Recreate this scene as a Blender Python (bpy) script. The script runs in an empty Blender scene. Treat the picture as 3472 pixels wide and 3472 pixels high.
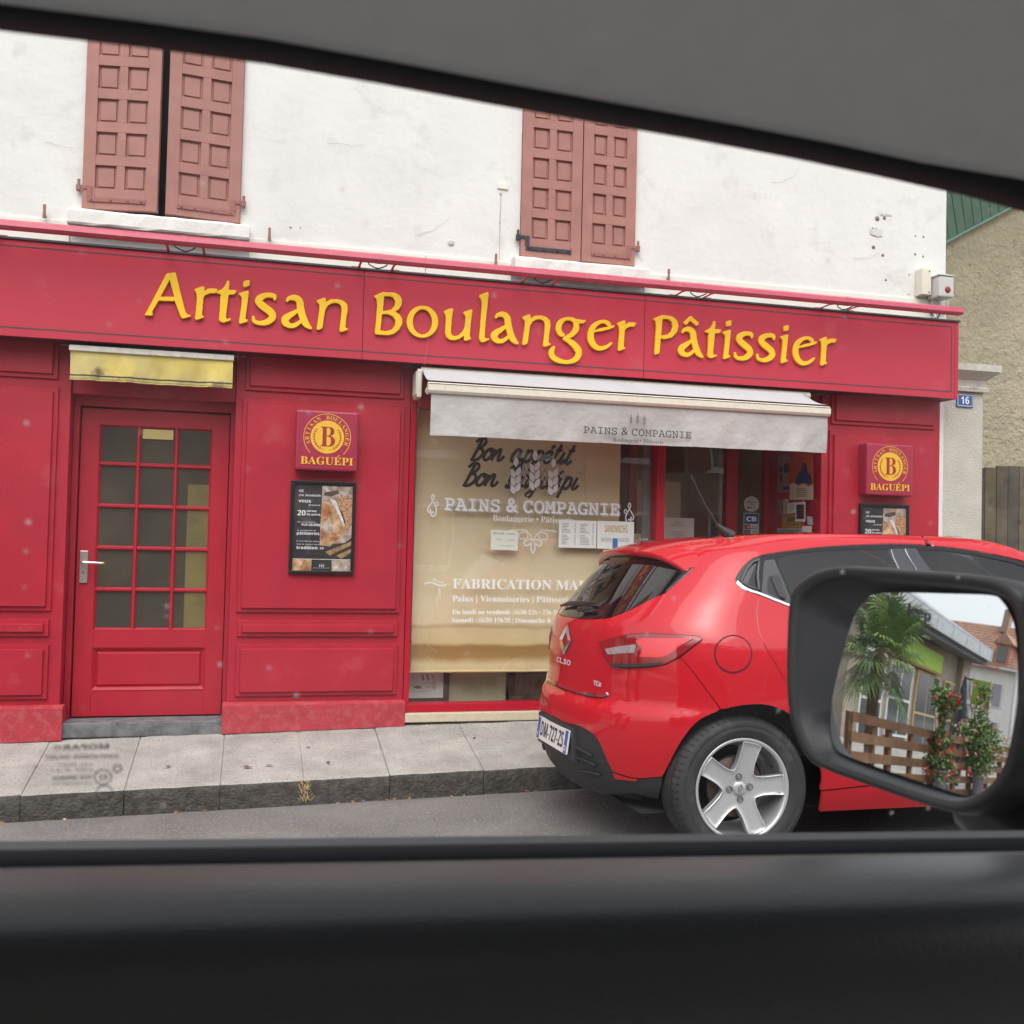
import bpy, bmesh, math, random
from mathutils import Vector, Matrix, geometry
random.seed(7)
sc = bpy.context.scene
col = sc.collection
R = math.radians

# ------------------------------------------------------------------ camera
cam_d = bpy.data.cameras.new('camera')
cam = bpy.data.objects.new('camera', cam_d); col.objects.link(cam)
CAM = Vector((0, -6.75, 1.52))
_y, _p, _r = R(14.25), R(1.66), R(1.37)
_f = Vector((math.sin(_y)*math.cos(_p), math.cos(_y)*math.cos(_p), math.sin(_p)))
_rt = Vector((math.cos(_y), -math.sin(_y), 0)); _u = _rt.cross(_f)
_r2 = _rt*math.cos(_r)+_u*math.sin(_r); _u2 = -_rt*math.sin(_r)+_u*math.cos(_r)
mw = Matrix((_r2, _u2, -_f)).transposed().to_4x4(); mw.translation = CAM
cam.matrix_world = mw
cam_d.sensor_width = 36; cam_d.sensor_height = 36; cam_d.sensor_fit = 'HORIZONTAL'; cam_d.lens = 36.0
cam_d.clip_start = 0.02; cam_d.clip_end = 500
cam_d.dof.use_dof = True; cam_d.dof.focus_distance = 6.6; cam_d.dof.aperture_fstop = 14.0
sc.camera = cam

# ------------------------------------------------------------------ overcast sky and a very soft sun
SUN_EL = R(58)                        # the veiled sun stands behind the viewer, over the street
w = bpy.data.worlds.new('World'); sc.world = w; w.use_nodes = True
nt = w.node_tree; bg = nt.nodes['Background']
sky = nt.nodes.new('ShaderNodeTexSky'); sky.sky_type = 'NISHITA'; sky.sun_disc = False
sky.sun_elevation = SUN_EL; sky.sun_rotation = R(198); sky.air_density = 1.6; sky.dust_density = 3; sky.ozone_density = 1.0
hs = nt.nodes.new('ShaderNodeHueSaturation'); hs.inputs['Saturation'].default_value = 0.22
nt.links.new(sky.outputs[0], hs.inputs['Color']); nt.links.new(hs.outputs[0], bg.inputs[0])
bg.inputs[1].default_value = 0.15
sun_d = bpy.data.lights.new('sun', 'SUN'); sun_d.energy = 0.7; sun_d.angle = R(60); sun_d.color = (1, .97, .93)
sun = bpy.data.objects.new('sun', sun_d); col.objects.link(sun)
sdir = Vector((-.28, -.86, 1.45)).normalized()
sun.rotation_euler = sdir.to_track_quat('Z', 'Y').to_euler(); sun.location = (0, -20, 30)
sc.view_settings.view_transform = 'Standard'; sc.view_settings.look = 'None'
sc.view_settings.exposure = 0.86; sc.view_settings.gamma = 1
sc.cycles.use_denoising = True
sc.cycles.max_bounces = 8; sc.cycles.transparent_max_bounces = 16; sc.cycles.caustics_reflective = False; sc.cycles.caustics_refractive = False
sc.cycles.sample_clamp_indirect = 6

# ------------------------------------------------------------------ materials
MATS = {}
def mat(name, c, rough=.6, metal=0., var=.0, vscale=6., bump=0., bscale=60., spec=.5, coat=0., dirt=None, c2=None, detail=6., coord='Object', coatr=.03):
    """principled material; var: brightness variation, c2: second colour mixed by noise, dirt: (colour, scale, threshold, amount)"""
    if name in MATS: return MATS[name]
    m = bpy.data.materials.new(name); m.use_nodes = True; MATS[name] = m
    n = m.node_tree.nodes; l = m.node_tree.links; b = n['Principled BSDF']
    b.inputs['Base Color'].default_value = (*c, 1); b.inputs['Roughness'].default_value = rough
    b.inputs['Metallic'].default_value = metal; b.inputs['Specular IOR Level'].default_value = spec
    if coat: b.inputs['Coat Weight'].default_value = coat; b.inputs['Coat Roughness'].default_value = coatr
    tc = n.new('ShaderNodeTexCoord'); src = None
    def noise(s, d=6., r=.55):
        t = n.new('ShaderNodeTexNoise'); t.inputs['Scale'].default_value = s; t.inputs['Detail'].default_value = d; t.inputs['Roughness'].default_value = r
        l.new(tc.outputs[coord], t.inputs['Vector']); return t
    def ramp(a, lo, hi, v0=0., v1=1.):
        mr = n.new('ShaderNodeMapRange'); mr.inputs[1].default_value = lo; mr.inputs[2].default_value = hi; mr.inputs[3].default_value = v0; mr.inputs[4].default_value = v1
        l.new(a, mr.inputs[0]); return mr.outputs[0]
    def mix(f, a, bb, mode='MIX'):
        x = n.new('ShaderNodeMix'); x.data_type = 'RGBA'; x.blend_type = mode
        if isinstance(f, float): x.inputs[0].default_value = f
        else: l.new(f, x.inputs[0])
        for i, v in ((6, a), (7, bb)):
            if isinstance(v, tuple): x.inputs[i].default_value = (*v[:3], 1)
            else: l.new(v, x.inputs[i])
        return x.outputs[2]
    cur = c
    if c2 is not None:
        cur = mix(ramp(noise(vscale, detail).outputs[0], .38, .62), cur, c2)
    if var:
        v = ramp(noise(vscale*1.7, detail).outputs[0], .3, .7, 1-var, 1+var)
        cc = n.new('ShaderNodeCombineColor'); 
        for i in range(3): l.new(v, cc.inputs[i])
        cur = mix(1., cur, cc.outputs[0], 'MULTIPLY')
    if dirt:
        cur = mix(ramp(noise(dirt[1], 8., .65).outputs[0], dirt[2], dirt[2]+.09, 0., dirt[3]), cur, dirt[0])
    if not isinstance(cur, tuple): l.new(cur, b.inputs['Base Color'])
    if bump:
        bp = n.new('ShaderNodeBump'); bp.inputs['Strength'].default_value = 1.; bp.inputs['Distance'].default_value = bump
        l.new(noise(bscale, 5.).outputs[0], bp.inputs['Height']); l.new(bp.outputs[0], b.inputs['Normal'])
    return m

def glass_mat(name, tint=(1, 1, 1), gloss=1.0, rough=.0, ior=1.5, dust=0., wavy=0.):
    """thin pane: tinted see-through plus fresnel reflection; dust adds small pale specks"""
    if name in MATS: return MATS[name]
    m = bpy.data.materials.new(name); m.use_nodes = True; MATS[name] = m
    n = m.node_tree.nodes; l = m.node_tree.links; n.remove(n['Principled BSDF']); out = n['Material Output']
    tr = n.new('ShaderNodeBsdfTransparent'); tr.inputs[0].default_value = (*tint, 1)
    gl = n.new('ShaderNodeBsdfGlossy'); gl.inputs['Roughness'].default_value = rough
    lw = n.new('ShaderNodeLayerWeight'); lw.inputs[0].default_value = .5      # facing term, the same from both sides of the pane
    pw = n.new('ShaderNodeMath'); pw.operation = 'POWER'; pw.inputs[1].default_value = 5; l.new(lw.outputs['Facing'], pw.inputs[0])
    f0 = 2*((ior-1)/(ior+1))**2
    mu = n.new('ShaderNodeMath'); mu.operation = 'MULTIPLY_ADD'; mu.inputs[1].default_value = (1-f0)*gloss; mu.inputs[2].default_value = f0*gloss; mu.use_clamp = True
    l.new(pw.outputs[0], mu.inputs[0])
    mx = n.new('ShaderNodeMixShader'); l.new(mu.outputs[0], mx.inputs[0]); l.new(tr.outputs[0], mx.inputs[1]); l.new(gl.outputs[0], mx.inputs[2])
    last = mx.outputs[0]
    tc = n.new('ShaderNodeTexCoord')
    if wavy:
        t = n.new('ShaderNodeTexNoise'); t.inputs['Scale'].default_value = 2.2; t.inputs['Detail'].default_value = 1
        bp = n.new('ShaderNodeBump'); bp.inputs['Distance'].default_value = wavy; l.new(tc.outputs['Object'], t.inputs['Vector']); l.new(t.outputs[0], bp.inputs['Height'])
        l.new(bp.outputs[0], gl.inputs['Normal'])
    if dust:
        vo = n.new('ShaderNodeTexVoronoi'); vo.inputs['Scale'].default_value = 75; l.new(tc.outputs['Object'], vo.inputs['Vector'])
        sp = n.new('ShaderNodeMapRange'); sp.inputs[1].default_value = .0; sp.inputs[2].default_value = .16; sp.inputs[3].default_value = 1; sp.inputs[4].default_value = 0
        l.new(vo.outputs['Distance'], sp.inputs[0])
        sx = n.new('ShaderNodeSeparateColor'); l.new(vo.outputs['Color'], sx.inputs[0])
        th = n.new('ShaderNodeMapRange'); th.inputs[1].default_value = .72; th.inputs[2].default_value = 1.; th.inputs[3].default_value = 0; th.inputs[4].default_value = dust
        l.new(sx.outputs[0], th.inputs[0])
        mm = n.new('ShaderNodeMath'); mm.operation = 'MULTIPLY'; l.new(sp.outputs[0], mm.inputs[0]); l.new(th.outputs[0], mm.inputs[1])
        ns = n.new('ShaderNodeTexNoise'); ns.inputs['Scale'].default_value = 9; l.new(tc.outputs['Object'], ns.inputs['Vector'])
        nr = n.new('ShaderNodeMapRange'); nr.inputs[1].default_value = .35; nr.inputs[2].default_value = .8; nr.inputs[3].default_value = 0.0; nr.inputs[4].default_value = dust*.055; l.new(ns.outputs[0], nr.inputs[0])
        ad = n.new('ShaderNodeMath'); ad.use_clamp = True; l.new(mm.outputs[0], ad.inputs[0]); l.new(nr.outputs[0], ad.inputs[1])
        df = n.new('ShaderNodeBsdfTranslucent'); df.inputs[0].default_value = (.85, .86, .9, 1)
        m2 = n.new('ShaderNodeMixShader'); l.new(ad.outputs[0], m2.inputs[0]); l.new(last, m2.inputs[1]); l.new(df.outputs[0], m2.inputs[2]); last = m2.outputs[0]
    l.new(last, out.inputs[0])
    return m

# ------------------------------------------------------------------ mesh helpers
class MB:
    """collects vertices and faces for one mesh object (world coordinates)"""
    def __init__(s): s.v = []; s.f = []; s.sm = []
    def add(s, vs, fs, smooth=False):
        o = len(s.v); s.v += [tuple(v) for v in vs]; s.f += [tuple(i+o for i in f) for f in fs]; s.sm += [smooth]*len(fs); return s
    def box(s, x0, x1, y0, y1, z0, z1, bev=0.):
        if bev <= 0:
            return s.add([(x, y, z) for x in (x0, x1) for y in (y0, y1) for z in (z0, z1)],
                         [(0, 1, 3, 2), (4, 6, 7, 5), (0, 4, 5, 1), (2, 3, 7, 6), (0, 2, 6, 4), (1, 5, 7, 3)])
        bm = bmesh.new(); bmesh.ops.create_cube(bm, size=1)
        for v in bm.verts: v.co = Vector(((x0+x1)/2+v.co.x*(x1-x0), (y0+y1)/2+v.co.y*(y1-y0), (z0+z1)/2+v.co.z*(z1-z0)))
        bmesh.ops.bevel(bm, geom=bm.edges[:], offset=min(bev, .45*min(x1-x0, y1-y0, z1-z0)), segments=2, affect='EDGES', profile=.6)
        bm.verts.index_update(); s.add([v.co[:] for v in bm.verts], [[v.index for v in f.verts] for f in bm.faces]); bm.free(); return s
    def prism(s, pts, dv, smooth=False):
        """polygon (3-D points) swept by vector dv"""
        n = len(pts); d = Vector(dv); a = [Vector(p) for p in pts]
        s.add(a+[p+d for p in a], [tuple(range(n)), tuple(range(2*n-1, n-1, -1))]); 
        s.add(a+[p+d for p in a], [(i, i+n, (i+1) % n+n, (i+1) % n) for i in range(n)], smooth); return s
    def poly(s, pts): return s.add(pts, [tuple(range(len(pts)))])
    def tube(s, pts, r, seg=8, caps=True, smooth=True):
        P = [Vector(p) for p in pts]; n = len(P); rs = r if isinstance(r, (list, tuple)) else [r]*n
        vs = []; pu = None
        for i in range(n):
            t = (P[min(i+1, n-1)]-P[max(i-1, 0)]).normalized()
            if pu is None: pu = t.orthogonal().normalized()
            pu = (pu-t*pu.dot(t)).normalized(); q = t.cross(pu)
            vs += [P[i]+(pu*math.cos(2*math.pi*k/seg)+q*math.sin(2*math.pi*k/seg))*rs[i] for k in range(seg)]
        fs = [(i*seg+k, i*seg+(k+1) % seg, (i+1)*seg+(k+1) % seg, (i+1)*seg+k) for i in range(n-1) for k in range(seg)]
        s.add(vs, fs, smooth)
        if caps: s.add(vs[:seg], [tuple(range(seg-1, -1, -1))]); s.add(vs[-seg:], [tuple(range(seg))])
        return s
    def lathe(s, prof, c, ax, ref, seg=48, smooth=True):
        """prof: (radius, offset along axis) revolved about axis ax through c"""
        c = Vector(c); ax = Vector(ax).normalized(); u = Vector(ref); u = (u-ax*u.dot(ax)).normalized(); q = ax.cross(u); n = len(prof)
        vs = [c+ax*h+(u*math.cos(2*math.pi*k/seg)+q*math.sin(2*math.pi*k/seg))*r for k in range(seg) for r, h in prof]
        s.add(vs, [(k*n+i, k*n+i+1, ((k+1) % seg)*n+i+1, ((k+1) % seg)*n+i) for k in range(seg) for i in range(n-1)], smooth); return s
    def grid(s, rows, smooth=True):
        m = len(rows[0]); o = [p for r_ in rows for p in r_]
        return s.add(o, [(i*m+j, i*m+j+1, (i+1)*m+j+1, (i+1)*m+j) for i in range(len(rows)-1) for j in range(m-1)], smooth)
    def ribbon(s, pts, w, nrm):
        """flat strip of width w (number or list) along pts in the plane with normal nrm"""
        P = [Vector(p) for p in pts]; N = Vector(nrm); n = len(P); L = []; Rr = []
        for i in range(n):
            t = (P[min(i+1, n-1)]-P[max(i-1, 0)]).normalized(); q = N.cross(t).normalized()*((w[i] if isinstance(w, (list, tuple)) else w)/2)
            L.append(P[i]+q); Rr.append(P[i]-q)
        return s.grid([L, Rr], False)
    def build(s, name, m, parent=None, kind=None):
        me = bpy.data.meshes.new(name); me.from_pydata(s.v, [], s.f); me.update()
        if any(s.sm): me.polygons.foreach_set('use_smooth', s.sm)
        return link(name, me, m, parent, kind)

def link(name, me, m, parent=None, kind=None):
    o = bpy.data.objects.new(name, me); col.objects.link(o)
    if m is not None:
        me.materials.clear(); me.materials.append(m if not isinstance(m, str) else MATS[m])
    if parent is not None:
        o.parent = parent; o.matrix_parent_inverse = world_of(parent).inverted()
    if kind: o['kind'] = kind
    return o
def world_of(o):
    m = o.matrix_basis.copy()
    if o.parent: m = world_of(o.parent) @ o.matrix_parent_inverse @ m
    return m
def thing(name, label, cat, loc=(0, 0, 0), group=None):
    o = bpy.data.objects.new(name, None); col.objects.link(o); o.location = loc; o.empty_display_size = .1
    o['label'] = label; o['category'] = cat
    if group: o['group'] = group
    return o
def tag(o, label, cat, group=None, kind=None):
    o['label'] = label
    if cat: o['category'] = cat
    if group: o['group'] = group
    if kind: o['kind'] = kind
    return o
def struct(o): o['kind'] = 'structure'; return o
def bx(name, x0, x1, y0, y1, z0, z1, m, parent=None, bev=0.):
    return MB().box(x0, x1, y0, y1, z0, z1, bev).build(name, m, parent)
def catmull(P, n=6, closed=False):
    P = [Vector(p) for p in P]; out = []; k = len(P)
    for i in range(k if closed else k-1):
        if closed: a, b, c, d = P[(i-1) % k], P[i], P[(i+1) % k], P[(i+2) % k]
        else: b, c = P[i], P[i+1]; a = P[i-1] if i else b*2-c; d = P[i+2] if i+2 < k else c*2-b
        for j in range(n):
            t = j/n; out.append(.5*((2*b)+(c-a)*t+(2*a-5*b+4*c-d)*t*t+(3*b-a-3*c+d)*t**3))
    if not closed: out.append(P[-1])
    return out

# ------------------------------------------------------------------ lettering
def _fs(s, up, lo, dg):
    o = ''
    for ch in s:
        if 'A' <= ch <= 'Z' and up: o += chr(up+ord(ch)-65)
        elif 'a' <= ch <= 'z' and lo: o += chr(lo+ord(ch)-97)
        elif ch.isdigit() and dg: o += chr(dg+ord(ch)-48)
        else: o += ch
    return o
ACC = {'â': ('a', '^'), 'É': ('E', "'"), 'é': ('e', "'")}
STY = {'serif': (0x1D400, 0x1D41A, 0x1D7CE), 'slab': (0x1D670, 0x1D68A, 0x1D7F6), 'script': (0x1D4D0, 0x1D4EA, 0), 'sans': (0, 0, 0), 'bold': (0x1D5D4, 0x1D5EE, 0x1D7EC), 'hand': (0x1D44E-26-0, 0, 0)}
def raw_text(s, style, off=0., res=3):
    """2-D outline mesh of a line of text: vertices (x, y), faces"""
    base = ''.join(ACC[c][0] if (c in ACC and style != 'sans') else c for c in s)
    def mk(t):
        c = bpy.data.curves.new('t', 'FONT'); c.body = _fs(t, *STY[style]); c.offset = off; c.resolution_u = res; c.fill_mode = 'FRONT'
        o = bpy.data.objects.new('t', c)
        me = o.to_mesh(); v = [(p.co.x, p.co.y) for p in me.vertices]; f = [tuple(p.vertices) for p in me.polygons]; o.to_mesh_clear()
        bpy.data.objects.remove(o); bpy.data.curves.remove(c); return v, f
    v, f = mk(base)
    if style != 'sans':
        for i, ch in enumerate(s):
            if ch in ACC:
                a = mk(base[:i+1])[0]; g = mk(base[i])[0]; x1 = max(p[0] for p in a); gw = max(p[0] for p in g)-min(p[0] for p in g); x0 = x1-gw; top = max(p[1] for p in g); cx = (x0+x1)/2
                n0 = len(v)
                if ACC[ch][1] == '^':
                    v += [(cx-.19, top+.05), (cx, top+.24), (cx+.19, top+.05), (cx+.10, top+.05), (cx, top+.14), (cx-.10, top+.05)]; f += [(n0, n0+1, n0+4, n0+5), (n0+1, n0+2, n0+3, n0+4)]
                else:
                    v += [(cx-.06, top+.05), (cx+.02, top+.05), (cx+.2, top+.22), (cx+.08, top+.22)]; f += [(n0, n0+1, n0+2, n0+3)]
    return v, f
def text(name, s, style, x0, x1, z0, z1, y, m, parent, off=0., full=False, slant=0., depth=0., P=None):
    """write s so that it spans x0..x1 and baseline z0 to cap height z1 on the plane y (facing -y), or through the map P(x,z)"""
    v, f = raw_text(s, style, off)
    xa = min(p[0] for p in v); xb = max(p[0] for p in v); ya = min(p[1] for p in v) if full else 0.
    yb = max(p[1] for p in v) if full else max(p[1] for p in raw_text('H', style, off)[0])
    q = [((p[0]-xa)/(xb-xa)*(x1-x0)+x0+slant*(p[1]-ya)/(yb-ya)*(z1-z0), (p[1]-ya)/(yb-ya)*(z1-z0)+z0) for p in v]
    P = P or (lambda a, b: (a, y, b))
    b = MB().add([P(*p) for p in q], f)
    return b.build(name, m, parent)
# ================================================================== palette
RED = mat('red paint', (.42, .016, .036), .40, var=.09, vscale=2.2, bump=.0012, bscale=120, dirt=((.52, .10, .11), 4, .58, .3))
RED_LOW = mat('red paint dusty', (.43, .036, .052), .6, var=.12, vscale=7, bump=.002, bscale=120, dirt=((.50, .14, .14), 18, .50, .35))
REDHI = mat('red frame paint', (.46, .006, .026), .32, var=.04, vscale=4)
SIGNRED = mat('sign red', (.50, .026, .055), .5, var=.05, vscale=1.6, dirt=((.56, .12, .15), 3, .6, .3))
SIGNRED2 = mat('sign edge red', (.46, .022, .048), .5, var=.04)
MAROON = mat('sign box maroon', (.36, .024, .062), .38, var=.03)
YEL = mat('letter yellow', (.93, .57, .012), .38, var=.06, vscale=12)
YELP = mat('print yellow', (.80, .46, .03), .5)
PLASTER = mat('white plaster', (.74, .742, .715), .9, var=.05, vscale=1.1, bump=.005, bscale=13, dirt=((.56, .555, .51), 2.6, .55, .45), detail=9)
PLASTER2 = mat('cream band', (.78, .765, .68), .8, var=.04, vscale=3, bump=.001, bscale=60, dirt=((.6, .57, .48), 6, .62, .4))
SILLM = mat('sill stone', (.76, .755, .71), .9, var=.06, vscale=9, bump=.003, bscale=40, dirt=((.42, .40, .35), 14, .63, .6))
SHUT = mat('shutter paint', (.36, .165, .135), .6, var=.10, vscale=5, bump=.0012, bscale=90, dirt=((.25, .10, .08), 22, .68, .6))
IRON = mat('shutter iron', (.30, .12, .10), .6, var=.1, vscale=30)
IRONB = mat('black iron', (.035, .04, .05), .5, metal=.3, var=.2, vscale=20, dirt=((.25, .09, .05), 30, .6, .7))
DARK = mat('dark void', (.012, .012, .014), .9)
BLK = mat('black frame', (.012, .012, .015), .35)
WHITE = mat('white vinyl', (.86, .87, .88), .5)
WHITESH = mat('grey vinyl', (.55, .54, .50), .5)
PAPER = mat('paper', (.80, .80, .77), .8, var=.03, vscale=8)
INK = mat('ink', (.03, .03, .035), .7)
CHAR = mat('charcoal print', (.055, .055, .06), .7)
GREY = mat('grey plastic', (.55, .55, .52), .55, var=.06, vscale=12, dirt=((.3, .29, .26), 18, .62, .5))
CREAMP = mat('cream plastic', (.72, .69, .58), .45, var=.05, vscale=10, dirt=((.42, .38, .3), 20, .62, .5))
STEEL = mat('brushed steel', (.62, .60, .55), .35, metal=.85)
GLASS = glass_mat('shop glass', (.985, .99, .98), gloss=1.3, wavy=.0015)
GLASSD = glass_mat('door glass', (.55, .56, .50), gloss=.7, rough=.12)

# ================================================================== ground
def road_z(x, y):
    d = -.83-y
    if d <= 0: c = 0.
    elif d < .3: c = .046*math.sin(d/.3*math.pi/2)
    elif d < 4.6: c = .046+.050*min(1, (d-.3)/1.55)
    else: c = .096-.012*(d-4.6)
    return .02*max(-16, min(16, x))+c
ASPH = mat('asphalt', (.175, .17, .163), .85, c2=(.225, .217, .208), vscale=2.2, bump=.02, bscale=70, dirt=((.40, .39, .37), 75, .55, .85))
rows = []
ys = [-.8, -.83, -.9, -.98, -1.06, -1.13, -1.3, -1.6, -2., -2.5, -3., -3.6, -4.2, -5., -6., -7., -8., -9.]
xs = [-60, -40, -30, -22, -16]+[-15+.5*i for i in range(61)]+[16, 22, 30, 45, 60]
rnd = random.Random(3)
for y in ys: rows.append([(x, y, road_z(x, y)+(rnd.uniform(-.004, .004) if y < -.9 else 0)) for x in xs])
road = struct(MB().grid(rows).build('road', ASPH)); road['label'] = 'grey worn asphalt street sloping gently along the shopfront'
# kerb stones: the whole pavement is laid in long granite slabs
STONE = mat('granite slab', (.36, .35, .318), .9, c2=(.43, .415, .375), vscale=3, var=.16, bump=.008, bscale=120, dirt=((.14, .135, .12), 95, .55, .85))
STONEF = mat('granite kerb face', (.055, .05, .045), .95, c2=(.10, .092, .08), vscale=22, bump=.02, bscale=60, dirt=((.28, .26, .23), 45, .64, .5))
pav = MB(); 
def pav_z(x, y): return .02*max(-16, min(16, x))+.142+(y+.83)*.165
pav.add([(x, y, pav_z(x, y)-.011) for x in (-60, -15, 15, 60) for y in (-.80, 1.6)], [(0, 2, 3, 1), (2, 4, 5, 3), (4, 6, 7, 5)])
pavement = struct(pav.build('pavement', STONE)); pavement['label'] = 'pale granite pavement along the shopfront'
jx = [-9.6, -8.7, -7.9, -7.0, -6.1, -5.3, -4.5, -3.7, -2.9, -2.25, -1.72, -1.14, -.625, -.125, .33, .815, 1.37, 1.95, 2.6, 3.2, 3.9, 4.6, 5.3, 6.0, 6.8, 7.6]
krn = random.Random(11)
for a, b in zip(jx[:-1], jx[1:]):
    g = .0019; n = 9; t = krn.uniform(-.004, .004); dx = krn.uniform(-.02, .02)
    top = []; 
    yy = [-.80, -.70, -.5, -.3, -.1, .2, .7]
    xx = [a+g+(b-a-2*g)*i/(n-1) for i in range(n)]
    fr = [krn.uniform(-.008, .008) for _ in range(n)]
    tp = [[(x+dx*(y+.8)*.3, y+(fr[i] if y == -.80 else 0), pav_z(x, y)+t+(krn.uniform(-.003, .003) if 0 < i < n-1 else -.002)) for i, x in enumerate(xx)] for y in yy]
    s = MB().grid(tp, True)
    nose = [(x, -.822+fr[i]+krn.uniform(-.004, .004), pav_z(x, -.82)+t-.006) for i, x in enumerate(xx)]
    s.grid([nose, tp[0]], True)
    o = s.build('kerb_stone', STONE, pavement)
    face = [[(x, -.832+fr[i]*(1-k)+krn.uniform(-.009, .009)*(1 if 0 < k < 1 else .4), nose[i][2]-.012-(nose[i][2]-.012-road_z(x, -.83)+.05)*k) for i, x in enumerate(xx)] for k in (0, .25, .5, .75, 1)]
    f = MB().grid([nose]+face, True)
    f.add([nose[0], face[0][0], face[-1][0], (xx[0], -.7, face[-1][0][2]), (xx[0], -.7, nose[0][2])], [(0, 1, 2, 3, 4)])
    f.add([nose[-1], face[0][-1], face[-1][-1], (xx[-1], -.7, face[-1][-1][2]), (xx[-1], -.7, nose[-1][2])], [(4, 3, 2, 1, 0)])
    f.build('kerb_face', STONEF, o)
# fallen leaves and straw along the gutter
LEAF = mat('dry leaf', (.42, .17, .06), .8, c2=(.30, .16, .08), vscale=40)
LEAF2 = mat('dry leaf pale', (.50, .36, .16), .8)
lv = random.Random(5)
def leaf(name, x, y, z, s, m, label, grp):
    a = lv.uniform(0, 6.28); pts = [(-1, 0), (-.5, .35), (.2, .42), (1, .05), (.3, -.38), (-.45, -.3)]
    b = MB(); v = []
    for px, py in pts: v.append((x+s*(px*math.cos(a)-py*math.sin(a)), y+s*(px*math.sin(a)+py*math.cos(a)), z+.003+abs(lv.gauss(0, .35))*s*.5))
    v.append((x, y, z+.003)); n = len(pts)
    b.add(v, [(i, (i+1) % n, n) for i in range(n)])
    return tag(b.build(name, m), label, 'leaf', grp)
for x, y, s in ((-1.36, -.93, .035), (-1.30, -.95, .03), (-1.22, -.91, .026), (.52, -.88, .022), (.60, -.9, .026), (.66, -.87, .018), (.80, -.89, .03), (.84, -.86, .026), (.92, -.9, .02), (1.16, -.93, .024), (1.24, -.9, .02), (1.62, -.9, .028), (1.68, -.88, .022), (-.35, -.9, .02), (-.2, -.88, .022), (.95, -1.35, .014), (-.9, -.95, .018)):
    leaf('fallen_leaf', x, y, road_z(x, y), s, LEAF if s > .019 else LEAF2, 'curled orange brown leaf lying in the gutter below the kerb', 'dry leaves in the gutter')
for x, y, s in ((.02, -.62, .03), (.14, -.6, .028), (-.42, -.55, .022), (.38, -.35, .018), (1.42, -.32, .02), (.48, -.6, .024)):
    leaf('fallen_leaf', x, y, pav_z(x, y)+.003, s, mat('dark leaf', (.16, .09, .055), .8), 'small dark leaf lying flat on the pavement slabs', 'dark leaves on the pavement')
st = MB()
for i in range(70):
    x = .335+lv.gauss(0, .018); z0 = lv.uniform(.03, .155); a = lv.uniform(-1, 1)
    st.ribbon([(x, -.845-lv.uniform(0, .02), z0), (x+.02*math.sin(a), -.85, z0+.022*math.cos(a))], .0022, (0, -1, 0))
tag(st.build('straw_tuft', LEAF2), 'tuft of dry yellow straw stuck on the dark kerb face', 'straw')

# ================================================================== bakery building
bld = thing('bakery_building', 'white plastered building with pink brown shutters above the red shopfront', 'building', (1, .4, 0))
XL, XR = -3.2, 5.10
# plastered wall with two window openings
W1 = (-1.075, -.13, 3.50, 5.0); W2 = (1.722, 2.556, 3.46, 5.0)
w_ = MB()
for x0, x1, z0, z1 in ((XL, W1[0], 3.27, 6.6), (W1[1], W2[0], 3.27, 6.6), (W2[1], XR, 3.27, 6.6), (W1[0], W1[1], 3.27, W1[2]), (W2[0], W2[1], 3.27, W2[2]), (W1[0], W1[1], W1[3], 6.6), (W2[0], W2[1], W2[3], 6.6)):
    nx = max(2, int((x1-x0)/.15)); nz = max(2, int((z1-z0)/.2)); 
    pr = random.Random(int(x0*100+z0*7))
    w_.grid([[(x0+(x1-x0)*i/nx, .0+(pr.uniform(-.004, .004) if 0 < i < nx and 0 < j < nz else 0), z0+(z1-z0)*j/nz) for i in range(nx+1)] for j in range(nz+1)], True)
w_.box(XL, XR-.002, .21, .35, 2.7, 6.6)
w_.build('wall', PLASTER, bld)
bx('side_wall', XR-.3, XR, .003, 5.0, 0.0, 6.6, PLASTER, bld)
bx('side_wall', XL, XL+.3, .36, 5.0, -.1, 6.6, PLASTER, bld)
bx('roof', XL-.3, XR+.3, -.45, 5.3, 6.605, 6.75, mat('roof edge', (.2, .12, .1), .8), bld)
for x0, x1, z0 in ((XL, -1.14, 3.275), (-.068, 1.072, 3.275), (1.078, 1.665, 3.275), (2.634, 5.098, 3.275)):
    bx('band_course', x0, x1, -.016, .02, z0, 3.425+.012*(x0 > 2), PLASTER2, bld, .004)
def sill(x0, x1, z0, z1):
    n = 14; s = MB(); pr = random.Random(int(x0*31))
    def ring(x): 
        j = lambda: pr.uniform(-.003, .003)
        return [(x, .02, z0), (x, -.115+j(), z0+j()), (x, -.122+j(), z0+.012), (x, -.122+j(), z1-.02), (x, -.105, z1-.004+j()), (x, .02, z1+.006)]
    rr = [ring(x0+(x1-x0)*i/n) for i in range(n+1)]
    s.grid(rr, False); s.poly(rr[0]); s.poly(rr[-1][::-1])
    return s.build('window_sill', SILLM, bld)
sill(-1.138, -.069, 3.385, 3.487); sill(1.664, 2.63, 3.352, 3.45)
for (x0, x1, z0, z1) in (W1, W2):
    bx('window_void', x0-.02, x1+.02, .12, .2, z0-.02, z1, DARK, bld)
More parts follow.
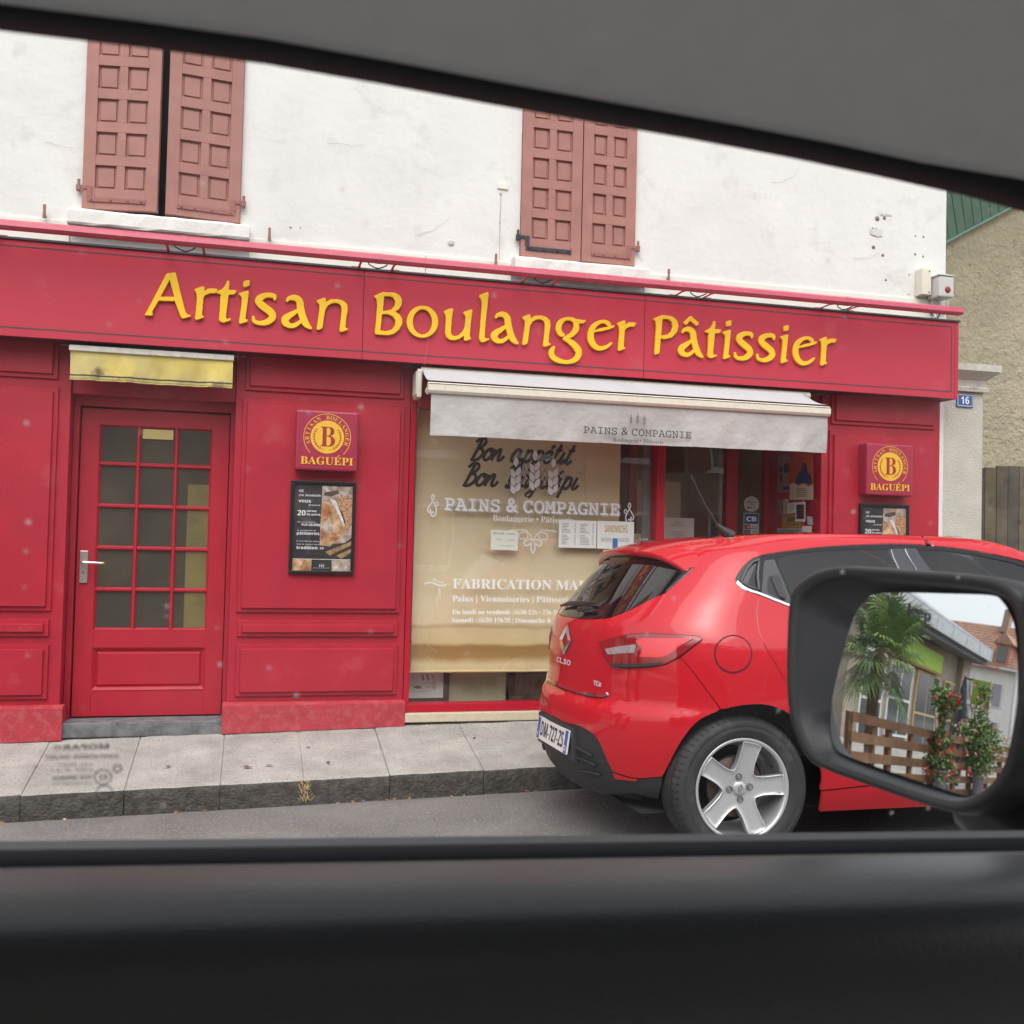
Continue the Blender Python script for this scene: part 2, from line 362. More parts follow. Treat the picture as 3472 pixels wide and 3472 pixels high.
def shutter(x0, x1, z0, z1, hinge, ang, bandm, nrow=6):
    """panelled shutter leaf; hinge -1: left side, +1 right side; ang: how far it stands open"""
    wd = x1-x0; hx = x0 if hinge < 0 else x1
    rot = Matrix.Translation((hx, -.012, 0)) @ Matrix.Rotation(R(ang), 4, 'Z') @ Matrix.Translation((-hx, .012, 0))
    e = []
    def put(name, s, m, par):
        s.v = [tuple(rot @ Vector(v)) for v in s.v]; return s.build(name, m, par)
    st_ = .074; mid = .05; y0, y1 = -.028, .012
    fr = MB()
    fr.box(x0, x0+st_, y0, y1, z0, z1, .003).box(x1-st_, x1, y0, y1, z0, z1, .003)
    cx = (x0+x1)/2; ph = .147; rl = .0615; zz = z0+.127
    fr.box(x0+st_, x1-st_, y0+.001, y1, z0, zz, .002)
    cells = []
    for i in range(nrow+1):
        if zz+ph > z1: break
        fr.box(cx-mid/2, cx+mid/2, y0+.002, y1, zz, zz+ph, .002)
        cells += [(x0+st_, cx-mid/2, zz, zz+ph), (cx+mid/2, x1-st_, zz, zz+ph)]
        fr.box(x0+st_, x1-st_, y0+.001, y1, zz+ph, min(z1, zz+ph+rl), .002); zz += ph+rl
    sh = put('shutter', fr, SHUT, bld)
    for (a, b, c, d) in cells:
        q = MB().box(a-.002, b+.002, y0+.019, y1-.004, c-.002, d+.002); 
        i1, i2 = .013, .017
        v = [(a+i1, y0+.0185, c+i1), (b-i1, y0+.0185, c+i1), (b-i1, y0+.0185, d-i1), (a+i1, y0+.0185, d-i1), (a+i2, y0+.011, c+i2), (b-i2, y0+.011, c+i2), (b-i2, y0+.010, d-i2), (a+i2, y0+.010, d-i2)]
        q.add(v, [(4, 5, 6, 7), (0, 1, 5, 4), (1, 2, 6, 5), (2, 3, 7, 6), (3, 0, 4, 7)])
        put('panel', q, SHUT, sh)
    # strap hinge: an L of flat iron
    zs = z0+.057; s_ = 1 if hinge < 0 else -1
    far = x1-.07 if hinge < 0 else x0+.07
    st2 = MB()
    a, b = sorted((hx+s_*.035, far)); st2.box(a, b, y0-.007, y0-.001, zs-.014, zs+.014, .002)
    a, b = sorted((hx+s_*.03, hx+s_*.06)); st2.box(a, b, y0-.0065, y0-.001, zs+.014, zs+.085, .002)
    a, b = sorted((hx-s_*.018, hx+s_*.03)); st2.box(a, b, y0-.006, y0-.001, zs+.062, zs+.085, .002)
    for k in (.07, .4, .7, .93):
        bxp = hx+s_*(.035+(abs(far-hx)-.035)*k); st2.lathe([(.0, -.006), (.006, -.005), (.008, 0)], (bxp, y0-.007, zs), (0, 1, 0), (1, 0, 0), 8)
    put('strap_hinge', st2, bandm, sh)
    pin = MB().tube([(hx-s_*.022, -.03, zs+.045), (hx-s_*.022, -.03, zs+.12)], .009, 8).tube([(hx-s_*.022, -.03, zs+.05), (hx-s_*.022, -.03, zs+.085)], .0145, 8).tube([(hx-s_*.022, -.03, zs+.06), (hx-s_*.022, .02, zs+.06)], .006, 6)
    pin.build('hinge_pin', IRON if bandm is IRON else IRONB, sh)
    return sh
shutter(-1.072, -.62, 3.51, 4.95, -1, -9, IRON); shutter(-.585, -.133, 3.51, 4.95, 1, 7, IRON)
shutter(1.724, 2.153, 3.472, 4.95, -1, -.6, IRONB); shutter(2.159, 2.554, 3.476, 4.95, 1, .8, IRON)
# shutter catches on the wall, old fixings, screws
for i, (x, z) in enumerate(((-1.28, 3.465), (.055, 3.455), (1.549, 3.425), (2.805, 3.433))):
    c = MB().tube([(x, .0, z-.02), (x, -.05, z-.022)], .006, 6).tube([(x, -.045, z-.042), (x, -.045, z+.03)], [.011, .006], 8).box(x-.008, x+.008, -.05, -.042, z+.005, z+.04)
    c.build('shutter_catch', IRON, bld)
for x, z, r in ((1.245, 3.524, .022), (.187, 3.526, .007), (1.58, 3.895, .011), (.25, 3.53, .004), (1.58, 3.70, .006)):
    MB().lathe([(0, -.006), (r*.6, -.008), (r, -.004), (r, .004)], (x, -.0, z), (0, 1, 0), (1, 0, 0), 12).build('wall_plug', GREY, bld)
MB().tube([(1.583, -.003, 3.90), (1.580, -.003, 3.7), (1.582, -.003, 3.44)], .0028, 5).build('thin_cable', mat('cable grey', (.5, .5, .47), .8), bld)
ck = random.Random(17)
for x, z, n_, a in ((-.06, 3.44, 9, 2.2), (.4, 4.1, 7, .1), (1.0, 3.55, 8, .25), (2.62, 3.52, 6, 1.9), (3.6, 4.2, 9, .2), (-1.3, 3.9, 6, .2), (4.3, 3.7, 7, -.3)):
    P_ = [(x, -.0062, z)]
    for k in range(n_): a += ck.uniform(-.45, .45); P_.append((P_[-1][0]+.035*math.cos(a), -.0062, P_[-1][2]+.035*math.sin(a)))
    MB().ribbon(P_, [.0026*(1-k/(n_+1))+.0006 for k in range(n_+1)], (0, -1, 0)).build('hairline_crack', mat('crack grey', (.42, .41, .38), .95), bld)
bx('blanking_plate', 1.555, 1.63, -.012, .005, 3.925, 3.965, PLASTER2, bld, .003)
pr = random.Random(2)
for x, z, r in ((4.50, 4.02, .018), (4.56, 4.03, .014), (4.46, 3.94, .009), (4.49, 3.94, .007), (4.47, 3.80, .014), (4.55, 3.745, .012), (4.83, 3.92, .006), (4.9, 3.92, .007), (4.83, 3.78, .008), (4.90, 3.77, .006), (4.58, 3.56, .009), (4.78, 3.62, .005), (4.78, 3.47, .005)):
    MB().lathe([(0, -.007), (r*.5, -.006), (r, -.002), (r*1.1, .003)], (x, -.001, z), (0, 1, 0), (1, 0, 0), 7).build('old_screw_hole', mat('rusty hole', (.22, .19, .16), .9), bld)
for x0, x1, z0, z1 in ((4.52, 4.62, 4.045, 4.07), (4.44, 4.54, 3.88, 3.95)):
    pp = [(x0+(x1-x0)*k/7, z0+pr.uniform(0, .3)*(z1-z0)) for k in range(8)]+[(x1-(x1-x0)*k/7, z1-pr.uniform(0, .3)*(z1-z0)) for k in range(8)]
    MB().poly([(a, -.0055, b) for a, b in pp]).build('plaster_patch', mat('patch grey', (.62, .62, .59), .9), bld)
# junction boxes and the alarm sounder at the corner
jb = thing('junction_box', 'tall slim white cable box screwed to the plaster beside the alarm sounder', 'electrical box', (4.87, 0, 3.45))
bx('housing', 4.832, 4.915, -.085, -.002, 3.455, 3.655, CREAMP, jb, .006)
for z in (3.475, 3.635): MB().lathe([(0, -.089), (.006, -.088), (.007, -.084)], (4.895, 0, z), (0, 1, 0), (1, 0, 0), 8).build('screw', mat('dull screw', (.25, .25, .24), .5, metal=.6), jb)
al = thing('alarm_sounder', 'grey weathered alarm sounder with a round red lens at the building corner', 'alarm', (4.99, 0, 3.42))
bx('housing', 4.925, 5.055, -.16, -.02, 3.43, 3.585, GREY, al, .012)
MB().lathe([(0, -.168), (.016, -.168), (.024, -.164), (.026, -.158)], (5.0, 0, 3.485), (0, 1, 0), (1, 0, 0), 20).build('lens', mat('sounder lens', (.25, .03, .05), .3), al)
bx('bracket', 4.95, 5.0, -.06, -.003, 3.33, 3.43, GREY, al, .004)
bx('lid', 4.92, 5.06, -.165, -.015, 3.588, 3.60, GREY, al, .004)
ub = thing('utility_box', 'small cream box mounted on the side wall behind the building corner', 'electrical box', (5.13, .3, 3.4))
bx('housing', 5.103, 5.18, .18, .32, 3.50, 3.68, CREAMP, ub, .01); bx('base', 5.104, 5.17, .19, .31, 3.46, 3.497, GREY, ub, .004)
MB().tube(catmull([(5.06, -.03, 3.33), (5.09, -.04, 3.40), (5.11, .02, 3.52), (5.105, .1, 3.6)], 6), .006, 6).build('cable', GREY, ub)

# ================================================================== shopfront
shop = thing('shopfront', 'crimson panelled timber shopfront with a glazed door and wide display window', 'shopfront', (1, 0, .2))
Z0 = .10
def raised(x0, x1, z0, z1, par, y=-.001):
    """raised and fielded panel, two steps proud of the board"""
    b = MB(); 
    def step(a0, a1, c0, c1, yb, yf, ch):
        v = [(a0, yb, c0), (a1, yb, c0), (a1, yb, c1), (a0, yb, c1), (a0+ch, yf, c0+ch), (a1-ch, yf, c0+ch), (a1-ch, yf, c1-ch), (a0+ch, yf, c1-ch)]
        b.add(v, [(4, 5, 6, 7), (0, 1, 5, 4), (1, 2, 6, 5), (2, 3, 7, 6), (3, 0, 4, 7)])
    step(x0, x1, z0, z1, y, y-.016, .004); step(x0+.027, x1-.027, z0+.027, z1-.027, y-.016, y-.034, .005)
    return b.build('panel', RED, par)
def pilaster(x0, x1, px0, px1, pl0, pl1):
    o = bx('pilaster', x0, x1, 0, .24, Z0, 2.66, RED, shop, .003)
    raised(px0+.012, px1-.008, 2.446, 2.70, o); raised(px0, px1, 1.03, 2.395, o); raised(px0+.01, px1-.008, .876, .982, o); raised(px0+.005, px1-.004, .497, .828, o)
    p = MB(); zb = lambda x: pav_z(x, -.05)+.012
    v = [(pl0, .1, zb(pl0)), (pl1, .1, zb(pl1)), (pl1, -.052, zb(pl1)-.008), (pl0, -.052, zb(pl0)-.008), (pl0, .1, .452), (pl1, .1, .452), (pl1, -.052, .446), (pl0, -.052, .446), (pl1, 0.0, .462), (pl0, 0.0, .462)]
    p.add(v, [(0, 3, 2, 1), (3, 7, 6, 2), (0, 4, 9, 7, 3), (1, 2, 6, 8, 5), (7, 9, 8, 6), (9, 4, 5, 8), (0, 1, 5, 4)])
    p.build('plinth', RED_LOW, o)
    return o
pilaster(-3.2, -1.1, -2.75, -1.165, -3.2, -1.075); pilaster(-.12, 1.0, -.078, .962, -.143, 1.012); pilaster(4.06, 5.066, 4.115, 5.025, 4.045, 5.075)
bx('lintel_board', -1.098, -.122, .03, .2, 2.372, 2.66, RED, shop, .003)
bx('fascia_board', 1.0, 4.06, .03, .2, 2.47, 2.66, RED, shop, .003)
# door
bx('door_head', -1.098, -.122, .115, .24, 2.31, 2.371, RED, shop, .003)
for a, b in ((-1.098, -1.062), (-.150, -.122)): bx('door_jamb', a, b, .115, .24, .34, 2.309, RED, shop, .003)
bx('door_surround_void', -1.09, -.13, .245, .26, .33, 2.4, DARK, shop)
th = MB().box(-1.085, -.135, -.03, .30, .262, .352, .008); th.build('threshold', mat('dark granite step', (.19, .195, .2), .85, c2=(.11, .115, .12), vscale=14, bump=.004, bscale=80, dirt=((.45, .45, .44), 30, .62, .5)), shop)
DX0, DX1, DZ0, DZ1 = -1.055, -.156, .362, 2.300
GX0, GX1, GZ0, GZ1 = -.945, -.265, .905, 2.198
YD = .15
d = MB()
d.box(DX0, GX0, YD, YD+.045, DZ0, DZ1, .002).box(GX1, DX1, YD, YD+.045, DZ0, DZ1, .002)
d.box(GX0, GX1, YD+.0005, YD+.045, GZ1, DZ1, .002)
d.box(GX0, GX1, YD+.0005, YD+.045, .79, GZ0, .002).box(GX0, GX1, YD+.0005, YD+.045, DZ0, .525, .002)
d.box(DX0+.02, DX1-.02, YD+.02, YD+.04, .5, .8)
REDD = mat('red door paint', (.44, .016, .034), .38, var=.07, vscale=5, bump=.0006, bscale=200, dirt=((.62, .45, .40), 34, .72, .8))
door = d.build('door', REDD, shop)
q = MB(); a0, a1, c0, c1 = GX0, GX1, .525, .79
def frame_chamfer(b, a0, a1, c0, c1, i, y0, y1):
    v = [(a0, y0, c0), (a1, y0, c0), (a1, y0, c1), (a0, y0, c1), (a0+i, y1, c0+i), (a1-i, y1, c0+i), (a1-i, y1, c1-i), (a0+i, y1, c1-i)]
    b.add(v, [(0, 1, 5, 4), (1, 2, 6, 5), (2, 3, 7, 6), (3, 0, 4, 7)])
frame_chamfer(q, a0, a1, c0, c1, .022, YD-.004, YD+.018); frame_chamfer(q, a0+.022, a1-.022, c0+.022, c1-.022, .014, YD+.018, YD+.004)
q.poly([(a0+.036, YD+.004, c0+.036), (a1-.036, YD+.004, c0+.036), (a1-.036, YD+.004, c1-.036), (a0+.036, YD+.004, c1-.036)])
q.build('kick_panel', REDD, door)
mx = [-.713, -.483]; mz = [1.157, 1.420, 1.686, 1.952]; hw = .0145
def bar(p0, p1, vert):
    b = MB()
    if vert:
        x, z0, z1 = p0, p1[0], p1[1]
        v = [(x-hw, YD+.02, z0), (x+hw, YD+.02, z0), (x+hw, YD+.02, z1), (x-hw, YD+.02, z1), (x-.005, YD+.002, z0), (x+.005, YD+.002, z0), (x+.005, YD+.002, z1), (x-.005, YD+.002, z1)]
        b.add(v, [(0, 4, 7, 3), (4, 5, 6, 7), (5, 1, 2, 6)])
    else:
        z, x0, x1 = p0, p1[0], p1[1]
        v = [(x0, YD+.02, z-hw), (x1, YD+.02, z-hw), (x1, YD+.02, z+hw), (x0, YD+.02, z+hw), (x0, YD+.003, z-.005), (x1, YD+.003, z-.005), (x1, YD+.003, z+.005), (x0, YD+.003, z+.005)]
        b.add(v, [(0, 1, 5, 4), (4, 5, 6, 7), (7, 6, 2, 3)])
    return b.build('glazing_bar', REDD, door)
for x in mx: bar(x, (GZ0, GZ1), True)
cx_ = [GX0]+mx+[GX1]; cz_ = [GZ0]+mz+[GZ1]
for z in mz:
    for i in range(3): bar(z, (cx_[i]+(hw*.6 if i else 0), cx_[i+1]-(hw*.6 if i < 2 else 0)), False)
fb = MB(); frame_chamfer(fb, GX0-.003, GX1+.003, GZ0-.003, GZ1+.003, .014, YD-.002, YD+.02); fb.build('glazing_bead', REDD, door)
PANE = mat('obscured pane', (.060, .052, .042), .10, var=.12, vscale=3, bump=.003, bscale=70, c2=(.078, .066, .044), spec=.5)
PANE2 = mat('obscured pane lit tone', (.185, .155, .065), .10, var=.12, vscale=4, bump=.0035, bscale=55, c2=(.15, .125, .06), spec=.6)  # lit copy of the pane: the light is put into its colour
for i in range(3):
    for j in range(5):
        x0, x1 = cx_[i], cx_[i+1]; s = MB(); xs_ = x0+(x1-x0)*(.38 if i == 2 and j < 4 else 2)
        s.box(x0, x1, YD+.022, YD+.03, cz_[j], cz_[j+1]); pn = s.build('pane', PANE, door)
# light in the right-hand panes, painted as yellower patches with a sheet behind
bx('lit_tone_backing', -.40, -.262, YD+.0305, YD+.034, .90, 1.95, PANE2, door)
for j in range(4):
    MB().box(-.405, -.268, YD+.019, YD+.0215, cz_[j]+.012, cz_[j+1]-.012-(.1 if j == 3 else 0)).build('lit_tone_pane', PANE2, door)
bx('notice', -.69, -.505, YD+.012, YD+.0135, 2.122, 2.184, mat('yellow card', (.66, .53, .20), .7), door)
h = MB().box(-1.036, -.988, YD-.012, YD-.0005, 1.197, 1.400, .004); hp = h.build('handle_plate', STEEL, door)
MB().tube(catmull([(-1.018, YD-.01, 1.327), (-1.018, YD-.045, 1.327), (-1.008, YD-.055, 1.327), (-.95, YD-.055, 1.326), (-.90, YD-.055, 1.324)], 4), .0085, 10).build('door_handle', mat('satin handle', (.75, .74, .72), .25, metal=.9), hp)
MB().tube([(-.9, YD-.055, 1.324), (-.886, YD-.055, 1.3235)], .009, 10).build('handle_tip', mat('brass tip', (.45, .36, .10), .35, metal=.6), hp)
MB().lathe([(0, -.015), (.007, -.015), (.008, -.012)], (-1.014, YD, 1.265), (0, 1, 0), (1, 0, 0), 14).build('lock', mat('dull screw', (.25, .25, .24), .5, metal=.6), hp)
# display window
bx('window_sill', 1.005, 4.04, -.05, .12, .318, .376, mat('cream stone sill', (.60, .53, .39), .85, var=.08, vscale=14, bump=.003, bscale=60, dirt=((.36, .31, .22), 24, .6, .6)), shop, .006)
bx('window_frame', 1.004, 1.040, -.006, .10, .432, 2.469, REDHI, shop, .003)
bx('window_frame', 1.004, 2.762, -.008, .10, .378, .431, REDHI, shop, .003)
bx('window_frame', 1.0405, 2.762, .0, .10, 2.40, 2.468, REDHI, shop, .003)
bx('window_frame', 2.762, 2.825, -.01, .10, .378, 2.469, REDHI, shop, .004)
bx('window_frame', 2.70, 2.765, .101, .115, .40, 2.45, mat('steel inner', (.2, .2, .2), .5), shop)
MB().poly([(1.041, .065, .432), (2.761, .065, .432), (2.761, .065, 2.40), (1.041, .065, 2.40)]).build('display_glass', GLASS, shop)
MB().poly([(2.793, .116, .42), (2.793, .74, .42), (2.793, .74, 2.46), (2.793, .116, 2.46)]).build('display_return_glass', GLASS, shop)
# entrance recess
bx('recess_floor', 2.83, 4.058, .06, .80, .20, .30, mat('step stone', (.32, .31, .29), .9, var=.1, vscale=10), shop)
bx('recess_wall', 4.03, 4.0585, .245, .80, .3, 2.47, RED, shop)
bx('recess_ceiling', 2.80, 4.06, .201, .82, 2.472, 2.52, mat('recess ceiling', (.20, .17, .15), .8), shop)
bx('entrance_post', 3.655, 3.755, .72, .80, .3, 2.47, REDD, shop, .004); bx('entrance_post', 2.83, 2.90, .72, .80, .3, 2.47, REDD, shop, .004)
bx('entrance_post', 3.995, 4.03, .72, .80, .3, 2.47, REDD, shop, .004)
bx('entrance_head', 2.90, 3.995, .722, .80, 2.36, 2.469, REDD, shop, .003)
bx('entrance_rail', 2.90, 3.655, .722, .80, .3, .55, REDD, shop, .003); bx('entrance_rail', 3.755, 3.995, .722, .80, .3, .55, REDD, shop, .003)
for a, b in ((2.90, 3.655), (3.755, 3.995)): MB().poly([(a, .752, .55), (b, .752, .55), (b, .752, 2.36), (a, .752, 2.36)]).build('entrance_glass', GLASS, shop)
# shop interior
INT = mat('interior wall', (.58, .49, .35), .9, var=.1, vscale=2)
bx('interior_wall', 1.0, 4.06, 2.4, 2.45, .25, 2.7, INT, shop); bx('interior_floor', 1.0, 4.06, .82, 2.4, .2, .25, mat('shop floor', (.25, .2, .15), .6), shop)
bx('interior_ceiling', 1.0, 4.06, .25, 2.4, 2.66, 2.7, mat('shop ceiling', (.5, .47, .4), .9), shop)
bx('interior_side', .99, 1.0, .25, 2.4, .25, 2.66, INT, shop); bx('interior_side', 4.06, 4.07, .82, 2.4, .25, 2.66, INT, shop)
bx('added_reflection_panel', 2.95, 3.45, 1.15, 1.18, .26, 2.05, mat('cream reflection tone', (.80, .72, .55), .8), shop); bx('added_reflection_panel', 3.80, 3.90, 1.15, 1.18, .26, 2.3, MATS['cream reflection tone'], shop)  # added cream panels, standing in for the facade reflected in the entrance glass
bx('display_shelf', 1.0, 2.75, .12, .75, .34, .385, mat('white shelf', (.7, .7, .66), .6, var=.04, vscale=8), shop)
bx('interior_post', 2.575, 2.635, .24, .30, .386, 2.66, mat('dark post', (.085, .03, .04), .5), shop, .003)
# ================================================================== fascia sign
# traced outlines of the calligraphic letters: p polygon, h hole, s stroke with half widths, in millimetres
GL={'A':[('p',[(117,3098),(167,3111),(173,3087),(230,2877),(245,2856),(263,2859),(262,2851),(218,2834),(208,2847),(169,2944),(158,2938),(74,2934),(38,2861),(43,2852),(41,2840),(0,2838),(13,2860),(112,3085)]),('h',[(136,3071),(169,2960),(82,2954)])],'r':[('p',[(0,3017),(47,3039),(55,3036),(55,3006),(82,3028),(99,3029),(133,3030),(120,3006),(93,3005),(62,2990),(51,2971),(46,2863),(47,2856),(58,2859),(58,2851),(16,2832),(11,2838),(19,2961),(14,2997)])],'t':[('p',[(0,3014),(35,3031),(52,3054),(65,3088),(73,3087),(71,3030),(120,3031),(105,3009),(71,3005),(58,2863),(65,2847),(89,2855),(89,2846),(52,2830),(35,2831),(22,2843),(25,2872),(28,3003),(5,3007)])],'i':[('p',[(0,3014),(53,3035),(57,3030),(49,2942),(41,2856),(55,2854),(55,2846),(14,2829),(8,2834),(21,2954),(21,2990),(9,3005)]),('p',[(26,3085),(32,3093),(59,3101),(59,3070),(31,3058),(26,3063)])],'s':[('s',[(132,2995,5),(126,3017,12),(82,3018,13),(42,2996,18),(38,2969,20),(77,2937,21),(113,2911,20),(121,2879,18),(87,2849,15),(45,2840,11),(12,2850,9),(6,2875,6)])],'a':[('s',[(26,2992,5),(40,3010,10),(75,3016,16),(103,2997,19),(111,2954,20),(122,2911,20),(144,2861,19),(170,2837,9),(179,2833,5)]),('s',[(109,2948,7),(64,2915,13),(25,2885,19),(20,2859,20),(45,2839,14),(80,2843,11),(121,2875,8)])],'n':[('p',[(0,3007),(45,3029),(54,3025),(53,2999),(85,3021),(128,3027),(165,3019),(188,2999),(193,2969),(183,2902),(181,2853),(185,2846),(197,2847),(196,2840),(156,2823),(149,2829),(157,2922),(159,2974),(147,2999),(122,3007),(93,3002),(68,2985),(51,2954),(45,2906),(38,2839),(11,2824),(6,2829),(19,2941),(19,2985),(6,3000)])],'B':[('p',[(0,3068),(30,3084),(53,3095),(125,3098),(157,3086),(172,3061),(172,3029),(159,3001),(130,2977),(160,2961),(179,2933),(178,2901),(158,2862),(126,2836),(90,2825),(53,2825),(11,2825),(10,2835),(16,2915),(20,3006),(16,3048),(3,3062)]),('h',[(57,3074),(93,3078),(120,3070),(135,3044),(132,3015),(112,2989),(91,2981),(51,2972),(55,3024)]),('h',[(46,2956),(81,2962),(118,2951),(139,2925),(138,2890),(115,2857),(78,2845),(39,2848),(44,2907)])],'o':[('p',[(201,2934),(199,2911),(192,2889),(181,2869),(165,2851),(146,2838),(125,2829),(103,2825),(80,2826),(59,2831),(40,2842),(23,2857),(11,2875),(3,2896),(0,2919),(2,2941),(9,2963),(20,2984),(35,3001),(54,3015),(75,3024),(97,3028),(120,3027),(141,3022),(161,3011),(177,2996),(190,2978),(198,2957)]),('h',[(166,2930),(165,2911),(160,2893),(153,2876),(143,2862),(131,2851),(117,2844),(102,2841),(88,2842),(74,2847),(61,2856),(50,2869),(42,2884),(37,2902),(35,2920),(36,2939),(40,2957),(48,2974),(58,2988),(70,2999),(83,3007),(98,3010),(113,3009),(127,3004),(139,2995),(150,2982),(158,2967),(164,2949)])],'u':[('p',[(0,3005),(51,3029),(57,3024),(50,2963),(45,2877),(53,2853),(75,2845),(100,2854),(129,2883),(142,2916),(146,2965),(143,2989),(129,3002),(131,3010),(183,3031),(185,3020),(177,2946),(171,2859),(174,2848),(182,2846),(180,2839),(144,2825),(139,2829),(139,2862),(105,2835),(73,2825),(46,2825),(21,2840),(12,2869),(15,2934),(15,2971),(6,2992)])],'l':[('p',[(0,3127),(54,3153),(58,3148),(53,3074),(42,2953),(38,2860),(45,2846),(67,2849),(70,2844),(34,2826),(20,2825),(9,2834),(7,2853),(14,2962),(20,3071),(15,3101),(4,3119)])],'g':[('s',[(99,2912,7),(80,2916,15),(62,2948,17),(73,2991,16),(110,3019,9),(153,3021,10),(181,3003,16),(187,2966,18),(170,2931,15),(141,2907,12),(104,2887,8)]),('s',[(100,2886,6),(142,2871,15),(180,2844,20),(207,2809,20),(200,2769,17),(168,2742,13),(122,2730,10),(67,2738,14),(29,2757,16),(16,2786,16),(24,2809,11),(35,2826,5)]),('s',[(171,3013,8),(203,3011,11),(229,3010,8),(248,3019,3)])],'e':[('s',[(184,2998,3),(164,2987,6),(114,2972,8),(41,2950,5)]),('s',[(155,2992,9),(143,3012,13),(113,3022,9),(72,3011,11),(33,2974,16),(20,2923,20),(29,2879,20),(59,2846,16),(93,2839,12),(134,2852,9),(168,2879,5)])],'P':[('p',[(0,3068),(59,3097),(133,3095),(169,3072),(181,3033),(170,2992),(136,2953),(90,2939),(52,2940),(44,2837),(14,2824),(13,2835),(18,2937),(22,3017),(16,3053)]),('h',[(62,3075),(102,3080),(134,3062),(142,3026),(131,2989),(101,2964),(66,2957),(52,2952),(55,2976)])],'^':[('p',[(0,3058),(50,3110),(112,3063),(95,3047),(48,3080),(16,3047)])]}
GP=[('A',-0.664),('r',-0.382),('t',-0.253),('i',-0.119),('s',-0.034),('a',0.146),('n',0.356),('B',0.719),('o',0.931),('u',1.171),('l',1.404),('a',1.491),('n',1.698),('g',1.887),('e',2.156),('r',2.365),('P',2.628),('^',2.85),('a',2.816),('t',3.012),('i',3.146),('s',3.235),('s',3.407),('i',3.59),('e',3.69),('r',3.901)]
def contours(els, res=.0022, pad=.012):
    """union of polygons and strokes on a raster, blurred a little, then traced back to smooth outlines"""
    import numpy as np
    xs, zs = [], []
    for k, p in els:
        for q in p:
            r = q[2] if len(q) > 2 else 0
            xs += [q[0]-r, q[0]+r]; zs += [q[1]-r, q[1]+r]
    x0, x1, z0, z1 = min(xs)/1000-pad, max(xs)/1000+pad, min(zs)/1000-pad, max(zs)/1000+pad
    nx, nz = int((x1-x0)/res)+2, int((z1-z0)/res)+2
    X, Z = np.meshgrid(x0+np.arange(nx)*res, z0+np.arange(nz)*res); M = np.zeros(X.shape, bool)
    for k, p in els:
        if k == 's':
            pts = catmull([Vector((a/1000, b/1000, c/1000)) for a, b, c in p], 8)
            for q in pts: M |= (X-q.x)**2+(Z-q.y)**2 < q.z**2
        else:
            inside = np.zeros(X.shape, bool); n = len(p)
            for i in range(n):
                ax, az = p[i][0]/1000, p[i][1]/1000; bx_, bz = p[(i+1) % n][0]/1000, p[(i+1) % n][1]/1000
                if az == bz: continue
                c = ((az > Z) != (bz > Z)) & (X < (bx_-ax)*(Z-az)/(bz-az)+ax); inside ^= c
            M = (M | inside) if k == 'p' else (M & ~inside)
    F = M.astype(float)
    for _ in range(2):
        F[1:-1, :] = (F[:-2, :]+2*F[1:-1, :]+F[2:, :])/4; F[:, 1:-1] = (F[:, :-2]+2*F[:, 1:-1]+F[:, 2:])/4
    seg = {}
    def ip(a, b, va, vb): t = (.5-va)/(vb-va); return (a[0]+(b[0]-a[0])*t, a[1]+(b[1]-a[1])*t)
    T = {1: ((3, 0),), 2: ((0, 1),), 3: ((3, 1),), 4: ((1, 2),), 5: ((3, 2), (1, 0)), 6: ((0, 2),), 7: ((3, 2),), 8: ((2, 3),), 9: ((2, 0),), 10: ((0, 3), (2, 1)), 11: ((2, 1),), 12: ((1, 3),), 13: ((1, 0),), 14: ((0, 3),)}
    for j in range(nz-1):
        row = F[j:j+2]
        if row.max() < .5 or row.min() > .5: continue
        for i in range(nx-1):
            v = (F[j, i], F[j, i+1], F[j+1, i+1], F[j+1, i]); c = sum(1 << k for k in range(4) if v[k] > .5)
            if c in (0, 15): continue
            P = ((x0+i*res, z0+j*res), (x0+(i+1)*res, z0+j*res), (x0+(i+1)*res, z0+(j+1)*res), (x0+i*res, z0+(j+1)*res))
            E_ = {0: ('h', i, j), 1: ('v', i+1, j), 2: ('h', i, j+1), 3: ('v', i, j)}
            for a, b in T[c]: seg[(E_[a])] = (E_[b], ip(P[a], P[(a+1) % 4], v[a], v[(a+1) % 4]))
    loops = []
    while seg:
        k0 = next(iter(seg)); k = k0; lp = []
        while k in seg: nk, pt = seg.pop(k); lp.append(pt); k = nk
        if len(lp) > 8: loops.append(lp[::2])
    return loops
def solid_letter(name, loops, y, depth, bev, m, parent, dx=0.):
    c = bpy.data.curves.new(name, 'CURVE'); c.dimensions = '2D'; c.fill_mode = 'BOTH'; c.extrude = depth/2-bev; c.bevel_depth = bev; c.bevel_resolution = 1
    for lp in loops:
        s = c.splines.new('POLY'); s.points.add(len(lp)-1); s.use_cyclic_u = True
        for i, q in enumerate(lp): s.points[i].co = (q[0], q[1], 0, 1)
    o = bpy.data.objects.new('t', c); col.objects.link(o); bpy.context.view_layer.update()
    me = bpy.data.meshes.new_from_object(o); bpy.data.objects.remove(o); bpy.data.curves.remove(c)
    for v in me.vertices: x, yy, zz = v.co; v.co = (x+dx, y-depth/2-zz, yy)
    me.flip_normals(); me.update()
    return link(name, me, m, parent)
sign = thing('fascia_sign', 'long red sign box with raised yellow calligraphic lettering above the shop', 'sign', (1, -.1, 2.66))
SY = -.20
LINE = mat('grey groove line', (.10, .045, .05), .6)
for a, b in ((-3.3, .649), (.653, 2.568), (2.572, 5.035)):
    bx('sign_panel', a, b, SY, SY+.02, 2.662, 3.232, SIGNRED, sign)
bx('sign_end', 5.0355, 5.066, SY-.003, -.002, 2.66, 3.234, SIGNRED2, sign, .002)
